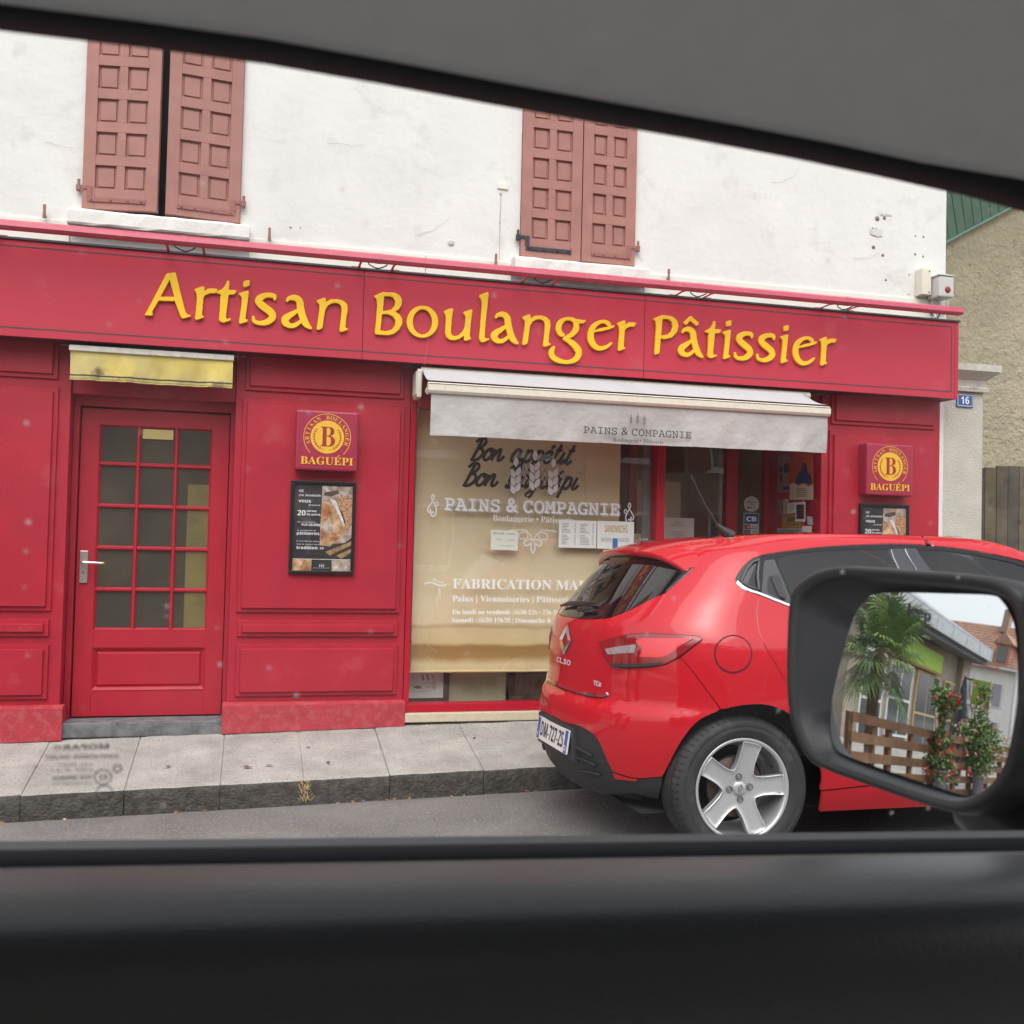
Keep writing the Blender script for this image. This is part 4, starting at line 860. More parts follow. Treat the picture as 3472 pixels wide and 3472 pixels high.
# goods below the blind
t, P = sheet('framed_bread_print', 1.06, 1.325, .425, .80, .29, PAPER, 'white framed bread drawing leaning under the beige blind', 'picture', thick=.012)
text('lettering', 'BOULANGERIE', 'sans', .5, .78, .26, .285, 0, mat('blue print', (.25, .32, .45), .7), t, P=P); text('lettering', 'PÂTISSERIE', 'sans', .55, .78, .19, .215, 0, MATS['blue print'], t, P=P)
for a in (.42, .55, .68): MB().poly([P(a, .5), P(a+.06, .42), P(a+.07, .33), P(a+.03, .32), P(a-.03, .45)]).build('bread_print', BRD[0], t)
MB().poly([P(.2, .2), P(.3, .17), P(.44, .18), P(.4, .22), P(.3, .235)]).build('bread_print', mat('ear print', (.42, .28, .13), .5, c2=(.25, .15, .07), vscale=45), t)
MB().ribbon([P(.1, .62), P(.1, .12), P(.6, .12)], .002, (0, -1, 0)).build('border_line', MATS['blue print'], t)
ears('ear_print', [(1.262, .475, .13, .03, 5)], lambda a, c: (a, .289, c), mat('pale ear', (.62, .54, .38), .7), t)
bx('frame_back', 1.05, 1.367, .303, .32, .386, .82, mat('brown board', (.12, .06, .05), .6), t, .003)
WOOD = mat('pale wood board', (.60, .57, .42), .7, c2=(.52, .47, .32), vscale=3, var=.08, dirt=((.38, .33, .2), 9, .64, .5))
o = bx('wooden_board', 1.372, 1.782, .325, .35, .39, .80, WOOD, None, .003); tag(o, 'pale wooden board standing under the beige blind', 'board')
cr_ = thing('wooden_crate', 'dark brown wooden crate standing behind the glass next to the pale board', 'crate', (1.95, .4, .386))
DW = mat('dark crate wood', (.085, .05, .035), .7, var=.25, vscale=10); DW2 = mat('crate panel', (.19, .12, .075), .7, var=.2, vscale=8)
for z in (.40, .585): bx('slat', 1.80, 2.4, .29, .31, z, z+.035, DW, cr_, .003)
bx('post', 1.80, 1.84, .3105, .34, .387, .75, DW, cr_, .003); bx('panel', 1.845, 2.4, .325, .335, .387, .75, DW2, cr_)
# entrance stickers and papers
t, P = sheet('round_sticker', 3.818, 3.955, 1.806, 1.93, .746, None, 'round pale green sticker on the entrance glass above the card stickers', 'sticker', thick=.0008)
bpy.data.objects.remove([o for o in t.children][0])
n_ = 28; MB().poly([P(.5+.5*math.cos(2*math.pi*k/n_), .5+.5*math.sin(2*math.pi*k/n_)) for k in range(n_)]).build('sheet', mat('pale sticker', (.55, .62, .57), .5), t)
P2 = lambda a, c: (lambda q: (q[0], q[1]-.0008, q[2]))(P(a, c))
for c, wd in ((.8, .2), (.66, .6), (.56, .66), (.46, .36)): MB().poly([P2(.5-wd/2, c), P2(.5+wd/2, c), P2(.5+wd/2, c+.05), P2(.5-wd/2, c+.05)]).build('text_line', mat('grey ink', (.25, .26, .28), .7), t)
for a, m_ in ((.24, ('blue ink', (.05, .17, .42))), (.4, ('green ink', (.2, .42, .12))), (.6, ('ochre ink', (.55, .36, .12)))): MB().poly([P2(a, .2), P2(a+.14, .2), P2(a+.14, .36), P2(a, .33)]).build('picture_print', mat(m_[0], m_[1], .6), t)
t, P = sheet('payment_sticker', 3.820, 3.953, 1.618, 1.797, .746, PAPER, 'blue and white bank card sticker on the entrance glass', 'sticker', thick=.0008)
Pp = lambda a, c: (lambda q: (q[0], q[1]-.0006, q[2]))(P(a, c)); Pq = lambda a, c: (lambda q: (q[0], q[1]-.0012, q[2]))(P(a, c))
MB().poly([Pp(.04, .50), Pp(.96, .50), Pp(.96, .97), Pp(.04, .97)]).build('blue_field', mat('bank blue', (.01, .12, .38), .4), t)
text('initials', 'CB', 'bold', .17, .85, .62, .84, 0, WHITE, t, off=.03, P=Pq)
for c in (.04, .27):
    MB().poly([Pp(.05, c), Pp(.47, c), Pp(.47, c+.2), Pp(.05, c+.2)]).build('card_field', mat('navy', (.02, .03, .10), .4), t)
    for a, m_ in ((.19, ('logo red', (.6, .05, .04))), (.33, (('logo peach', (.7, .42, .28)) if c > .1 else ('logo blue', (.1, .25, .55))))):
        MB().poly([(lambda q: (q[0], q[1]-.0003*(a > .2), q[2]))(Pq(a+.11*math.cos(k*.5236), c+.1+.075*math.sin(k*.5236))) for k in range(12)]).build('logo_disc', mat(m_[0], m_[1], .5), t)
    MB().poly([Pp(.5, c), Pp(.96, c), Pp(.96, c+.035), Pp(.5, c+.035)]).build('card_band', MATS['navy'], t)
    text('lettering', 'VISA', 'bold', .54, .94, c+.075, c+.16, 0, mat('navy', (.02, .03, .10), .4), t, slant=.15, P=Pq)
t, P = sheet('entrance_notice', 3.113, 3.392, 1.553, 1.739, .746, PAPER, 'white printed notice with small wheat logo on the entrance door glass', 'notice')
for k, (c, wd) in enumerate(((.68, .46), (.40, .44), (.33, .3), (.26, .46), (.19, .2), (.12, .28))): MB().poly([P(.5-wd/2, c), P(.5+wd/2, c), P(.5+wd/2, c+.018), P(.5-wd/2, c+.018)]).build('text_line', mat('grey ink', (.25, .26, .28), .7), t)
ears('wheat_print', [(3.252-.018, 1.692, .026, .012, 2), (3.252, 1.694, .03, .012, 2), (3.252+.018, 1.692, .026, .012, 2)], lambda a, c: (a, .744, c), mat('grey ink', (.25, .26, .28), .7), t)
t, P = sheet('yellow_note', 2.66, 2.85, 1.50, 1.60, .30, mat('yellow paper', (.68, .64, .40), .8), 'pale yellow handwritten note standing behind the window post', 'note'); scrawl(t, P, .1, .45, .7, .06); scrawl(t, P, .1, .5, .3, .06)
# posters on the red wall inside the entrance
def wall_sheet(name, y0, y1, z0, z1, k, m, label, tilt=0.):
    t = thing(name, label, 'poster', (4.0285, (y0+y1)/2, z0)); X_ = 4.0285-.0015*k
    P = lambda a, c, e=0.: (X_-e, y1+(y0-y1)*a+tilt*(c-.5), z0+(z1-z0)*c+tilt*.6*(.5-a))
    MB().prism([P(0, 0), P(1, 0), P(1, 1), P(0, 1)], (-.001, 0, 0)).build('sheet', m, t); return t, (lambda a, c, e=.0018: P(a, c, e))
t, P = wall_sheet('orange_poster', .055, .40, 1.89, 2.30, 1, mat('orange paper', (.52, .10, .025), .7, c2=(.46, .06, .02), vscale=6), 'orange event poster with dark blue peak taped inside the entrance', .02)
MB().poly([P(0, .0), P(1, .0), P(1, .28), P(.8, .24), P(.6, .31), P(.4, .25), P(.2, .33), P(0, .28)]).build('pale_print', mat('cream print', (.62, .54, .42), .7), t)
MB().poly([P(.22, .30, .0022), P(.95, .30, .0022), P(.9, .45, .0022), P(.78, .52, .0022), P(.72, .66, .0022), P(.6, .7, .0022), P(.52, .56, .0022), P(.36, .48, .0022)]).build('blue_print', mat('deep blue', (.025, .035, .16), .6), t)
for k in range(5): MB().poly([P(.3, .06+k*.035, .0022), P(.3+wv.uniform(.3, .55), .06+k*.035, .0022), P(.3+.4, .072+k*.035, .0022), P(.3, .072+k*.035, .0022)]).build('text_line', mat('brown ink', (.2, .1, .08), .7), t)
t, P = wall_sheet('grey_flyer', .37, .585, 1.955, 2.25, 0, mat('grey pink paper', (.34, .22, .21), .7, var=.2, vscale=9), 'grey pink flyer with dark pictures left of the orange poster', -.006)
for a, c, w2, h2 in ((.12, .55, .22, .17), (.45, .52, .4, .25), (.15, .3, .2, .2), (.4, .06, .5, .1)): MB().poly([P(a, c), P(a+w2, c), P(a+w2, c+h2), P(a, c+h2)]).build('dark_print', mat('dark blue print', (.05, .06, .11), .6), t)
t, P = wall_sheet('ochre_poster', .21, .50, 1.678, 1.78, 2, mat('ochre paper', (.42, .27, .05), .7, c2=(.48, .2, .04), vscale=5), 'ochre business poster with a small tree on the red entrance wall'); text('lettering', 'ARVI', 'bold', .28, .92, .45, .8, 0, BRN, t, P=P)
MB().poly([P(.1, .45), P(.06, .7), (P(.14, .9)), P(.24, .7), P(.2, .45)]).build('tree_print', mat('green ink', (.2, .42, .12), .6), t); text('lettering', 'PAYSAGISTE', 'sans', .28, .9, .18, .30, 0, BRN, t, P=P)
t, P = wall_sheet('strip_notice', .20, .575, 1.61, 1.676, 1, mat('grey paper', (.46, .46, .45), .7), 'grey strip notice in capitals below the ochre poster'); text('lettering', 'ENTRETIEN ESPACES VERTS', 'bold', .12, .9, .55, .8, 0, INK, t, P=P); text('lettering', 'TONTE  TAILLE  PELOUSE', 'bold', .05, .95, .12, .4, 0, INK, t, P=P)
t, P = wall_sheet('black_photo_card', .15, .295, 1.725, 1.872, 4, PAPER, 'black photo card with white border pinned over other papers', .004); MB().poly([P(.12, .12), P(.9, .12), P(.9, .88), P(.12, .88)]).build('photo_print', mat('night print', (.03, .02, .025), .5, c2=(.12, .05, .03), vscale=14), t)
t, P = wall_sheet('white_receipt', .29, .41, 1.79, 1.87, 3, PAPER, 'small white receipt pinned left of the black photo card', -.01)
for k in range(4): MB().poly([P(.15, .2+k*.18), P(.8, .2+k*.18), P(.8, .26+k*.18), P(.15, .26+k*.18)]).build('text_line', mat('grey ink', (.25, .26, .28), .7), t)
t, P = wall_sheet('folded_paper', .06, .19, 1.625, 1.69, 3, PAPER, 'folded white paper taped low near the wall edge'); t, P = wall_sheet('blue_paper', .05, .125, 1.70, 1.76, 2, mat('pale blue paper', (.50, .56, .62), .7), 'pale bluish scrap of paper taped near the wall edge', .012)
t, P = wall_sheet('brown_flyer', .49, .58, 1.78, 1.90, 2, mat('brown paper', (.30, .16, .10), .7, var=.2, vscale=12), 'narrow brown flyer at the inner end of the entrance wall')
t, P = wall_sheet('cream_flyer', .405, .485, 1.785, 1.905, 2, mat('cream flyer', (.52, .40, .32), .7, var=.2, vscale=12), 'narrow cream flyer beside the brown one on the entrance wall')
# ================================================================== corner pillar, number plate, neighbour house, fence
PIL = mat('rough render', (.56, .545, .48), .95, c2=(.50, .485, .42), vscale=5, bump=.008, bscale=85, dirt=((.38, .36, .3), 9, .62, .4))
cp = thing('stone_pillar', 'rough rendered corner pillar with moulded stone cap beside the shopfront', 'pillar', (5.26, .1, .1))
bx('shaft', 5.0, 5.452, .004, .42, .1, 2.755, PIL, cp, .008)
CAPM = mat('weathered stone cap', (.52, .50, .44), .9, var=.1, vscale=9, bump=.004, bscale=50, dirt=((.16, .15, .12), 11, .60, .7))
pf2 = [(0, 2.756), (.03, 2.757), (.034, 2.785), (.012, 2.80), (.016, 2.845), (.05, 2.875), (.078, 2.895), (.082, 2.905), (.092, 2.907), (.092, 2.96), (0, 2.962)]
cm = MB(); cm.grid([[(5.103-.0, -a+.004, z) for a, z in pf2], [(5.452+a, -a+.004, z) for a, z in pf2], [(5.452+a, .42+a, z) for a, z in pf2]], False)
cm.poly([(5.103, .004, 2.962), (5.452, .004, 2.962), (5.452, .42, 2.962), (5.103, .42, 2.962)]); cm.build('cap', CAPM, cp)
np_ = thing('house_number', 'blue enamel house number plate reading 16 on the stone pillar', 'number plate', (5.28, 0, 2.64))
bx('plate', 5.207, 5.353, -.008, .002, 2.636, 2.738, mat('enamel blue', (.03, .10, .30), .25), np_, .003)
MB().ribbon([(5.216, -.0088, 2.645), (5.344, -.0088, 2.645), (5.344, -.0088, 2.729), (5.216, -.0088, 2.729), (5.216, -.0088, 2.645)], .004, (0, -1, 0)).build('border', WHITE, np_)
text('digits', '16', 'bold', 5.246, 5.316, 2.660, 2.716, -.0092, WHITE, np_, off=-.004)
nh = thing('neighbour_house', 'beige roughcast house wall with green boarded roof soffit behind the corner pillar', 'house', (7, 1.2, 0))
RGH = mat('roughcast', (.47, .41, .285), .95, c2=(.40, .355, .25), vscale=3, bump=.03, bscale=22, dirt=((.17, .15, .09), 17, .60, .75))
MB().grid([[(5.3+i*.25, 1.2, z) for i in range(30)] for z in (0, 1, 2, 3, 4, 5, 6, 7)], True).build('wall', RGH, nh)
GRN = mat('green soffit paint', (.16, .29, .22), .6, var=.1, vscale=5); GRN2 = mat('green barge paint', (.20, .36, .28), .5, var=.06, vscale=5)
P0 = Vector((5.559, 1.17, 4.2)); e1 = Vector((.64, 0, .36)).normalized(); e2 = Vector((-.22, -.62, .16)).normalized()
P0 = CAM+(Vector((5.559, .6, 4.106))-CAM)*(7.92/7.35); P0b = P0-e1*.6
bgm = MB().prism([P0b, P0b+e1*4, P0b+e1*4+Vector((0, 0, .09)), P0b+Vector((0, 0, .09))], (0, -.04, 0)); bgm.build('barge_board', GRN2, nh)
bd = Vector((.392, -.0, -.134))
for k in range(40):
    a = P0b+e1*(.1*k)+Vector((0, -.04, .02)); dr = Vector((-.60, -.62, .42)).normalized()
    MB().prism([a, a+e1*.092, a+e1*.092+dr*1.6, a+dr*1.6], (0, 0, .02)).build('soffit_board', GRN, nh)
MB().prism([P0b+Vector((0, -.03, .10)), P0b+e1*4+Vector((0, -.03, .10)), P0b+e1*4+Vector((-1.0, -1.06, .85)), P0b+Vector((-1.0, -1.06, .85))], (0, 0, .05)).build('roof', mat('roof edge', (.2, .12, .1), .8), nh)
fn = thing('wooden_fence', 'tall weathered dark plank fence between the stone pillar and the roughcast house', 'fence', (6.5, .9, 0))
PLK = [mat('plank %d' % k, c, .9, c2=c2, vscale=3, var=.25, bump=.004, bscale=30, dirt=((.05, .045, .035), 7, .55, .7)) for k, (c, c2) in enumerate((((.13, .105, .075), (.085, .07, .05)), ((.095, .085, .07), (.06, .05, .042)), ((.15, .125, .08), (.10, .085, .05))))]
pk = random.Random(6)
for k in range(14):
    x = 5.62+k*.118; zt = 2.235+.0135*k*.6+pk.uniform(-.01, .01)
    MB().box(x, x+.113, .9+pk.uniform(0, .006), .922, .15, zt, .003).build('plank', PLK[k % 3], fn)
for z in (.6, 1.8): bx('rail', 5.6, 7.3, .924, .97, z, z+.08, PLK[0], fn)
# ================================================================== parked red hatchback
def _pw(tab,z):
    # smooth (monotone cubic-ish Catmull-Rom) interpolation of a table
    n=len(tab)
    if z<=tab[0][0]: return tab[0][1]
    if z>=tab[-1][0]: return tab[-1][1]
    for i in range(n-1):
        if z<=tab[i+1][0]: break
    x0,y0=tab[i];x1,y1=tab[i+1];h=x1-x0;t=(z-x0)/h
    m0=(y1-tab[i-1][1])/(x1-tab[i-1][0]) if i>0 else (y1-y0)/h
    m1=(tab[i+2][1]-y0)/(tab[i+2][0]-x0) if i<n-2 else (y1-y0)/h
    return (2*t**3-3*t*t+1)*y0+(t**3-2*t*t+t)*h*m0+(-2*t**3+3*t*t)*y1+(t**3-t*t)*h*m1
TW=[(.15,.78),(.22,.815),(.3,.845),(.45,.868),(.6,.882),(.75,.888),(.88,.885),(.96,.868),(1.02,.842),(1.08,.815),(1.15,.785),(1.25,.735),(1.33,.695),(1.39,.66),(1.43,.63),(1.46,.585),(1.475,.54)]
TR=[(.15,-.46),(.22,-.535),(.28,-.58),(.36,-.603),(.45,-.613),(.55,-.615),(.63,-.603),(.675,-.572),(.80,-.563),(.92,-.552),(1.0,-.538),(1.04,-.52),(1.1,-.475),(1.2,-.39),(1.3,-.295),(1.37,-.22),(1.43,-.13),(1.475,-.02)]
TF=[(.15,3.3),(.3,3.43),(.5,3.46),(.62,3.44),(.72,3.36),(.8,3.18),(.88,2.95),(.96,2.75),(1.02,2.6),(1.1,2.42),(1.2,2.2),(1.3,2.0),(1.38,1.86),(1.43,1.74),(1.475,1.52)]
TL=[(.15,.62),(.6,.62),(.85,.60),(1.0,.55),(1.15,.5),(1.475,.42)]
TLF=[(.15,.9),(.6,.9),(.85,.9),(1.02,.55),(1.2,.36),(1.43,.22),(1.475,.2)]
URR=1.15; UFR=1.2
def carS(U,z):
    """body surface: U runs along the plan outline from the rear centre (0) round the corner and forward; returns x forward from rear axle, y outward, z"""
    W=_pw(TW,z); xr=_pw(TR,z); xf=_pw(TF,z); L=_pw(TL,z); LF=_pw(TLF,z)
    if U<URR:
        a=abs(U)/URR*math.pi/2
        ca=max(math.cos(a),1e-9);sa=max(math.sin(a),1e-9)
        x=xr+L*(1-ca**(2/2.1)); y=W*sa**(2/2.55)*1.0
        if U<0: y=-y
        t=1.0
    elif U<URR+(xf-LF-xr-L):
        x=xr+L+U-URR; y=W
    else:
        a=min((U-URR-(xf-LF-xr-L))/UFR,1)*math.pi/2
        ca=max(math.cos(a),1e-9);sa=max(math.sin(a),1e-9)
        x=xf-LF*(1-sa**(2/2.0)) ; y=W*ca**(2/2.4)
    # plan taper: the body is widest near the middle
    xm=1.2; f=1-.012*((x-xm)/1.7)**2 if abs(x-xm)<1.7 else 1-.012
    # wheel haunches
    h=.016*math.exp(-((x-.0)/.42)**2-((z-.62)/.2)**2)
    s=min(1,max(0,(y/W-.6)/.4)) if W>0 else 0
    return x,y*f+h*s*(1 if y>0 else -1),z-car_bend(x,z)
def car_bend(x,z):
    # the roof falls away towards the tail
    t=min(1,max(0,(z-1.37)/.09)); t=t*t*(3-2*t)
    return .042*(max(0,.75-x)/.8)**2*t

def carUF(z):
    return URR+_pw(TF,z)-_pw(TLF,z)-_pw(TR,z)-_pw(TL,z)+UFR
CP={
 'rear_window':('half',[(0.0,1.03),(0.025,1.03),(0.048,1.029),(0.074,1.029),(0.106,1.03),(0.148,1.032),(0.197,1.035),(0.247,1.038),(0.291,1.044),(0.326,1.051),(0.357,1.06),(0.386,1.07),(0.414,1.081),(0.442,1.094),(0.469,1.109),(0.495,1.125),(0.519,1.138),(0.541,1.148),(0.56,1.156),(0.579,1.164),(0.597,1.172),(0.608,1.186),(0.619,1.199),(0.63,1.213),(0.641,1.227),(0.652,1.242),(0.662,1.258),(0.673,1.275),(0.683,1.291),(0.62,1.37),(0.0,1.375)]),
 'tailgate':('half',[(0.0,1.03),(0.025,1.03),(0.048,1.029),(0.074,1.029),(0.106,1.03),(0.148,1.032),(0.197,1.035),(0.247,1.038),(0.291,1.044),(0.326,1.051),(0.357,1.06),(0.386,1.07),(0.414,1.081),(0.442,1.094),(0.469,1.109),(0.495,1.125),(0.519,1.138),(0.541,1.148),(0.56,1.156),(0.579,1.164),(0.597,1.172),(0.598,1.158),(0.6,1.144),(0.6,1.13),(0.599,1.116),(0.596,1.104),(0.592,1.091),(0.586,1.08),(0.576,1.069),(0.562,1.058),(0.543,1.047),(0.523,1.038),(0.507,1.029),(0.496,1.023),(0.488,1.017),(0.481,1.012),(0.475,1.006),(0.471,0.999),(0.469,0.992),(0.467,0.985),(0.466,0.977),(0.442,0.972),(0.417,0.967),(0.393,0.962),(0.37,0.957),(0.346,0.952),(0.324,0.946),(0.301,0.94),(0.278,0.935),(0.281,0.929),(0.284,0.924),(0.288,0.919),(0.293,0.912),(0.299,0.903),(0.306,0.893),(0.314,0.882),(0.322,0.871),(0.33,0.861),(0.339,0.851),(0.347,0.841),(0.355,0.831),(0.363,0.829),(0.371,0.827),(0.38,0.826),(0.39,0.825),(0.403,0.824),(0.417,0.824),(0.432,0.825),(0.446,0.825),(0.439,0.821),(0.431,0.817),(0.424,0.813),(0.417,0.809),(0.412,0.804),(0.408,0.799),(0.405,0.793),(0.402,0.786),(0.399,0.778),(0.397,0.77),(0.395,0.761),(0.393,0.752),(0.39,0.744),(0.387,0.736),(0.384,0.728),(0.381,0.72),(0.377,0.713),(0.373,0.707),(0.369,0.701),(0.364,0.694),(0.358,0.691),(0.353,0.687),(0.346,0.683),(0.335,0.68),(0.321,0.677),(0.304,0.675),(0.284,0.673),(0.26,0.672),(0.229,0.671),(0.193,0.671),(0.155,0.671),(0.12,0.671),(0.089,0.671),(0.059,0.671),(0.03,0.671),(0.0,0.671)]),
 'rear_bumper':('half',[(0.0,0.671),(0.03,0.671),(0.059,0.671),(0.089,0.671),(0.12,0.671),(0.155,0.671),(0.193,0.671),(0.229,0.671),(0.26,0.672),(0.284,0.673),(0.304,0.675),(0.321,0.677),(0.335,0.68),(0.346,0.683),(0.353,0.687),(0.358,0.691),(0.364,0.694),(0.369,0.701),(0.373,0.707),(0.377,0.713),(0.381,0.72),(0.384,0.728),(0.387,0.736),(0.39,0.744),(0.393,0.752),(0.395,0.761),(0.397,0.77),(0.399,0.778),(0.402,0.786),(0.405,0.793),(0.408,0.799),(0.412,0.804),(0.417,0.809),(0.424,0.813),(0.431,0.817),(0.439,0.821),(0.446,0.825),(0.461,0.826),(0.476,0.827),(0.491,0.829),(0.509,0.83),(0.53,0.833),(0.553,0.835),(0.577,0.838),(0.6,0.841),(0.621,0.844),(0.642,0.848),(0.661,0.852),(0.678,0.856),(0.691,0.86),(0.701,0.865),(0.711,0.869),(0.721,0.874),(0.732,0.879),(0.743,0.884),(0.754,0.889),(0.765,0.895),(0.783,0.877),(0.8,0.86),(0.818,0.842),(0.835,0.824),(0.851,0.806),(0.866,0.788),(0.881,0.769),(0.897,0.75),(0.914,0.731),(0.932,0.712),(0.95,0.692),(0.968,0.673),(0.95,0.661),(0.931,0.65),(0.913,0.638),(0.896,0.624),(0.88,0.608),(0.865,0.59),(0.851,0.571),(0.838,0.552),(0.826,0.534),(0.815,0.516),(0.805,0.497),(0.794,0.479),(0.784,0.46),(0.773,0.441),(0.763,0.422),(0.754,0.406),(0.746,0.394),(0.739,0.383),(0.733,0.374),(0.726,0.365),(0.709,0.362),(0.691,0.359),(0.674,0.356),(0.657,0.353),(0.642,0.35),(0.626,0.348),(0.611,0.346),(0.595,0.344),(0.578,0.344),(0.56,0.344),(0.541,0.345),(0.523,0.346),(0.504,0.348),(0.485,0.351),(0.466,0.354),(0.448,0.357),(0.439,0.371),(0.431,0.384),(0.423,0.397),(0.414,0.411),(0.405,0.427),(0.396,0.444),(0.386,0.461),(0.375,0.476),(0.363,0.488),(0.351,0.498),(0.337,0.507),(0.319,0.514),(0.298,0.52),(0.273,0.525),(0.247,0.529),(0.222,0.531),(0.197,0.532),(0.172,0.531),(0.147,0.529),(0.12,0.528),(0.091,0.528),(0.061,0.53),(0.03,0.531),(0.0,0.532)]),
 'lower_bumper':('half',[(0.0,0.532),(0.03,0.531),(0.061,0.53),(0.091,0.528),(0.12,0.528),(0.147,0.529),(0.172,0.531),(0.197,0.532),(0.222,0.531),(0.247,0.529),(0.273,0.525),(0.298,0.52),(0.319,0.514),(0.337,0.507),(0.351,0.498),(0.363,0.488),(0.375,0.476),(0.386,0.461),(0.396,0.444),(0.405,0.427),(0.414,0.411),(0.423,0.397),(0.431,0.384),(0.439,0.371),(0.448,0.357),(0.466,0.354),(0.485,0.351),(0.504,0.348),(0.523,0.346),(0.541,0.345),(0.56,0.344),(0.578,0.344),(0.595,0.344),(0.611,0.346),(0.626,0.348),(0.642,0.35),(0.657,0.353),(0.674,0.356),(0.691,0.359),(0.709,0.362),(0.726,0.365),(0.715,0.316),(0.667,0.251),(0.607,0.253),(0.543,0.267),(0.42,0.24),(0.3,0.215),(0.0,0.2)]),
 'quarter_panel':('side',[(0.597,1.172),(0.608,1.186),(0.619,1.199),(0.63,1.213),(0.641,1.227),(0.652,1.242),(0.662,1.258),(0.673,1.275),(0.683,1.291),(0.684,1.302),(0.685,1.313),(0.686,1.324),(0.686,1.335),(0.685,1.343),(0.683,1.351),(0.681,1.36),(0.681,1.373),(0.684,1.393),(0.689,1.418),(0.695,1.444),(0.7,1.47),(0.8,1.47),(0.9,1.47),(1.0,1.47),(1.006,1.47),(1.261,1.47),(1.461,1.47),(1.661,1.47),(1.861,1.47),(1.881,1.47),(1.951,1.421),(1.911,1.423),(1.875,1.424),(1.839,1.425),(1.797,1.425),(1.747,1.424),(1.692,1.421),(1.636,1.418),(1.585,1.415),(1.54,1.412),(1.497,1.409),(1.457,1.406),(1.416,1.402),(1.376,1.397),(1.336,1.391),(1.296,1.385),(1.257,1.379),(1.219,1.373),(1.182,1.366),(1.145,1.359),(1.109,1.352),(1.092,1.347),(1.075,1.343),(1.058,1.337),(1.045,1.33),(1.033,1.321),(1.024,1.31),(1.016,1.298),(1.01,1.286),(1.007,1.275),(1.006,1.264),(1.006,1.253),(1.008,1.244),(1.011,1.237),(1.016,1.232),(1.021,1.227),(1.026,1.223),(1.041,1.216),(1.056,1.21),(1.07,1.203),(1.085,1.198),(1.101,1.193),(1.116,1.189),(1.131,1.186),(1.145,1.182),(1.157,1.179),(1.168,1.177),(1.179,1.174),(1.19,1.171),(1.191,1.157),(1.193,1.142),(1.195,1.127),(1.197,1.113),(1.2,1.099),(1.204,1.085),(1.208,1.072),(1.211,1.057),(1.215,1.04),(1.218,1.023),(1.221,1.005),(1.224,0.987),(1.225,0.971),(1.225,0.956),(1.226,0.94),(1.23,0.922),(1.237,0.9),(1.246,0.876),(1.258,0.851),(1.27,0.828),(1.282,0.808),(1.295,0.79),(1.31,0.772),(1.325,0.75),(1.343,0.725),(1.362,0.696),(1.381,0.667),(1.399,0.64),(1.414,0.615),(1.427,0.592),(1.441,0.568),(1.454,0.545),(1.436,0.564),(1.419,0.584),(1.4,0.602),(1.377,0.62),(1.346,0.637),(1.311,0.653),(1.276,0.667),(1.244,0.678),(1.218,0.686),(1.196,0.691),(1.174,0.694),(1.152,0.696),(1.128,0.696),(1.103,0.695),(1.079,0.693),(1.055,0.69),(1.033,0.686),(1.011,0.682),(0.99,0.677),(0.968,0.673),(0.95,0.692),(0.932,0.712),(0.914,0.731),(0.897,0.75),(0.881,0.769),(0.866,0.788),(0.851,0.806),(0.835,0.824),(0.818,0.842),(0.8,0.86),(0.783,0.877),(0.765,0.895),(0.777,0.901),(0.788,0.908),(0.8,0.915),(0.811,0.922),(0.824,0.929),(0.836,0.936),(0.848,0.943),(0.86,0.949),(0.871,0.956),(0.881,0.962),(0.891,0.967),(0.901,0.973),(0.897,0.976),(0.895,0.978),(0.891,0.981),(0.885,0.983),(0.879,0.985),(0.871,0.986),(0.86,0.987),(0.842,0.987),(0.815,0.988),(0.781,0.989),(0.744,0.99),(0.708,0.99),(0.672,0.99),(0.635,0.99),(0.599,0.989),(0.566,0.988),(0.538,0.986),(0.513,0.983),(0.49,0.98),(0.466,0.977),(0.467,0.985),(0.469,0.992),(0.471,0.999),(0.475,1.006),(0.481,1.012),(0.488,1.017),(0.496,1.023),(0.507,1.029),(0.523,1.038),(0.543,1.047),(0.562,1.058),(0.576,1.069),(0.586,1.08),(0.592,1.091),(0.596,1.104),(0.599,1.116),(0.6,1.13),(0.6,1.144),(0.598,1.158)]),
 'roof_rail':('side',[(1.891,1.47),(1.961,1.47),(2.338,1.455),(2.752,1.385),(3.114,1.28),(3.418,1.15),(3.645,1.02),(3.318,0.985),(3.315,1.0),(3.092,1.17),(2.772,1.28),(2.559,1.351),(2.51,1.36),(2.462,1.368),(2.413,1.376),(2.363,1.384),(2.312,1.39),(2.259,1.397),(2.206,1.402),(2.153,1.407),(2.101,1.412),(2.049,1.415),(1.998,1.418)]),
 'rear_door':('side',[(1.19,1.171),(1.213,1.164),(1.236,1.157),(1.259,1.149),(1.283,1.142),(1.307,1.135),(1.331,1.127),(1.356,1.12),(1.38,1.113),(1.832,1.045),(2.088,1.02),(2.067,0.9),(2.052,0.75),(2.09,0.6),(2.091,0.45),(2.076,0.33),(1.823,0.32),(1.502,0.3),(1.506,0.32),(1.509,0.339),(1.512,0.359),(1.513,0.38),(1.51,0.402),(1.506,0.425),(1.499,0.448),(1.492,0.47),(1.484,0.49),(1.474,0.508),(1.464,0.527),(1.454,0.545),(1.441,0.568),(1.427,0.592),(1.414,0.615),(1.399,0.64),(1.381,0.667),(1.362,0.696),(1.343,0.725),(1.325,0.75),(1.31,0.772),(1.295,0.79),(1.282,0.808),(1.27,0.828),(1.258,0.851),(1.246,0.876),(1.237,0.9),(1.23,0.922),(1.226,0.94),(1.225,0.956),(1.225,0.971),(1.224,0.987),(1.221,1.005),(1.218,1.023),(1.215,1.04),(1.211,1.057),(1.208,1.072),(1.204,1.085),(1.2,1.099),(1.197,1.113),(1.195,1.127),(1.193,1.142),(1.191,1.157)]),
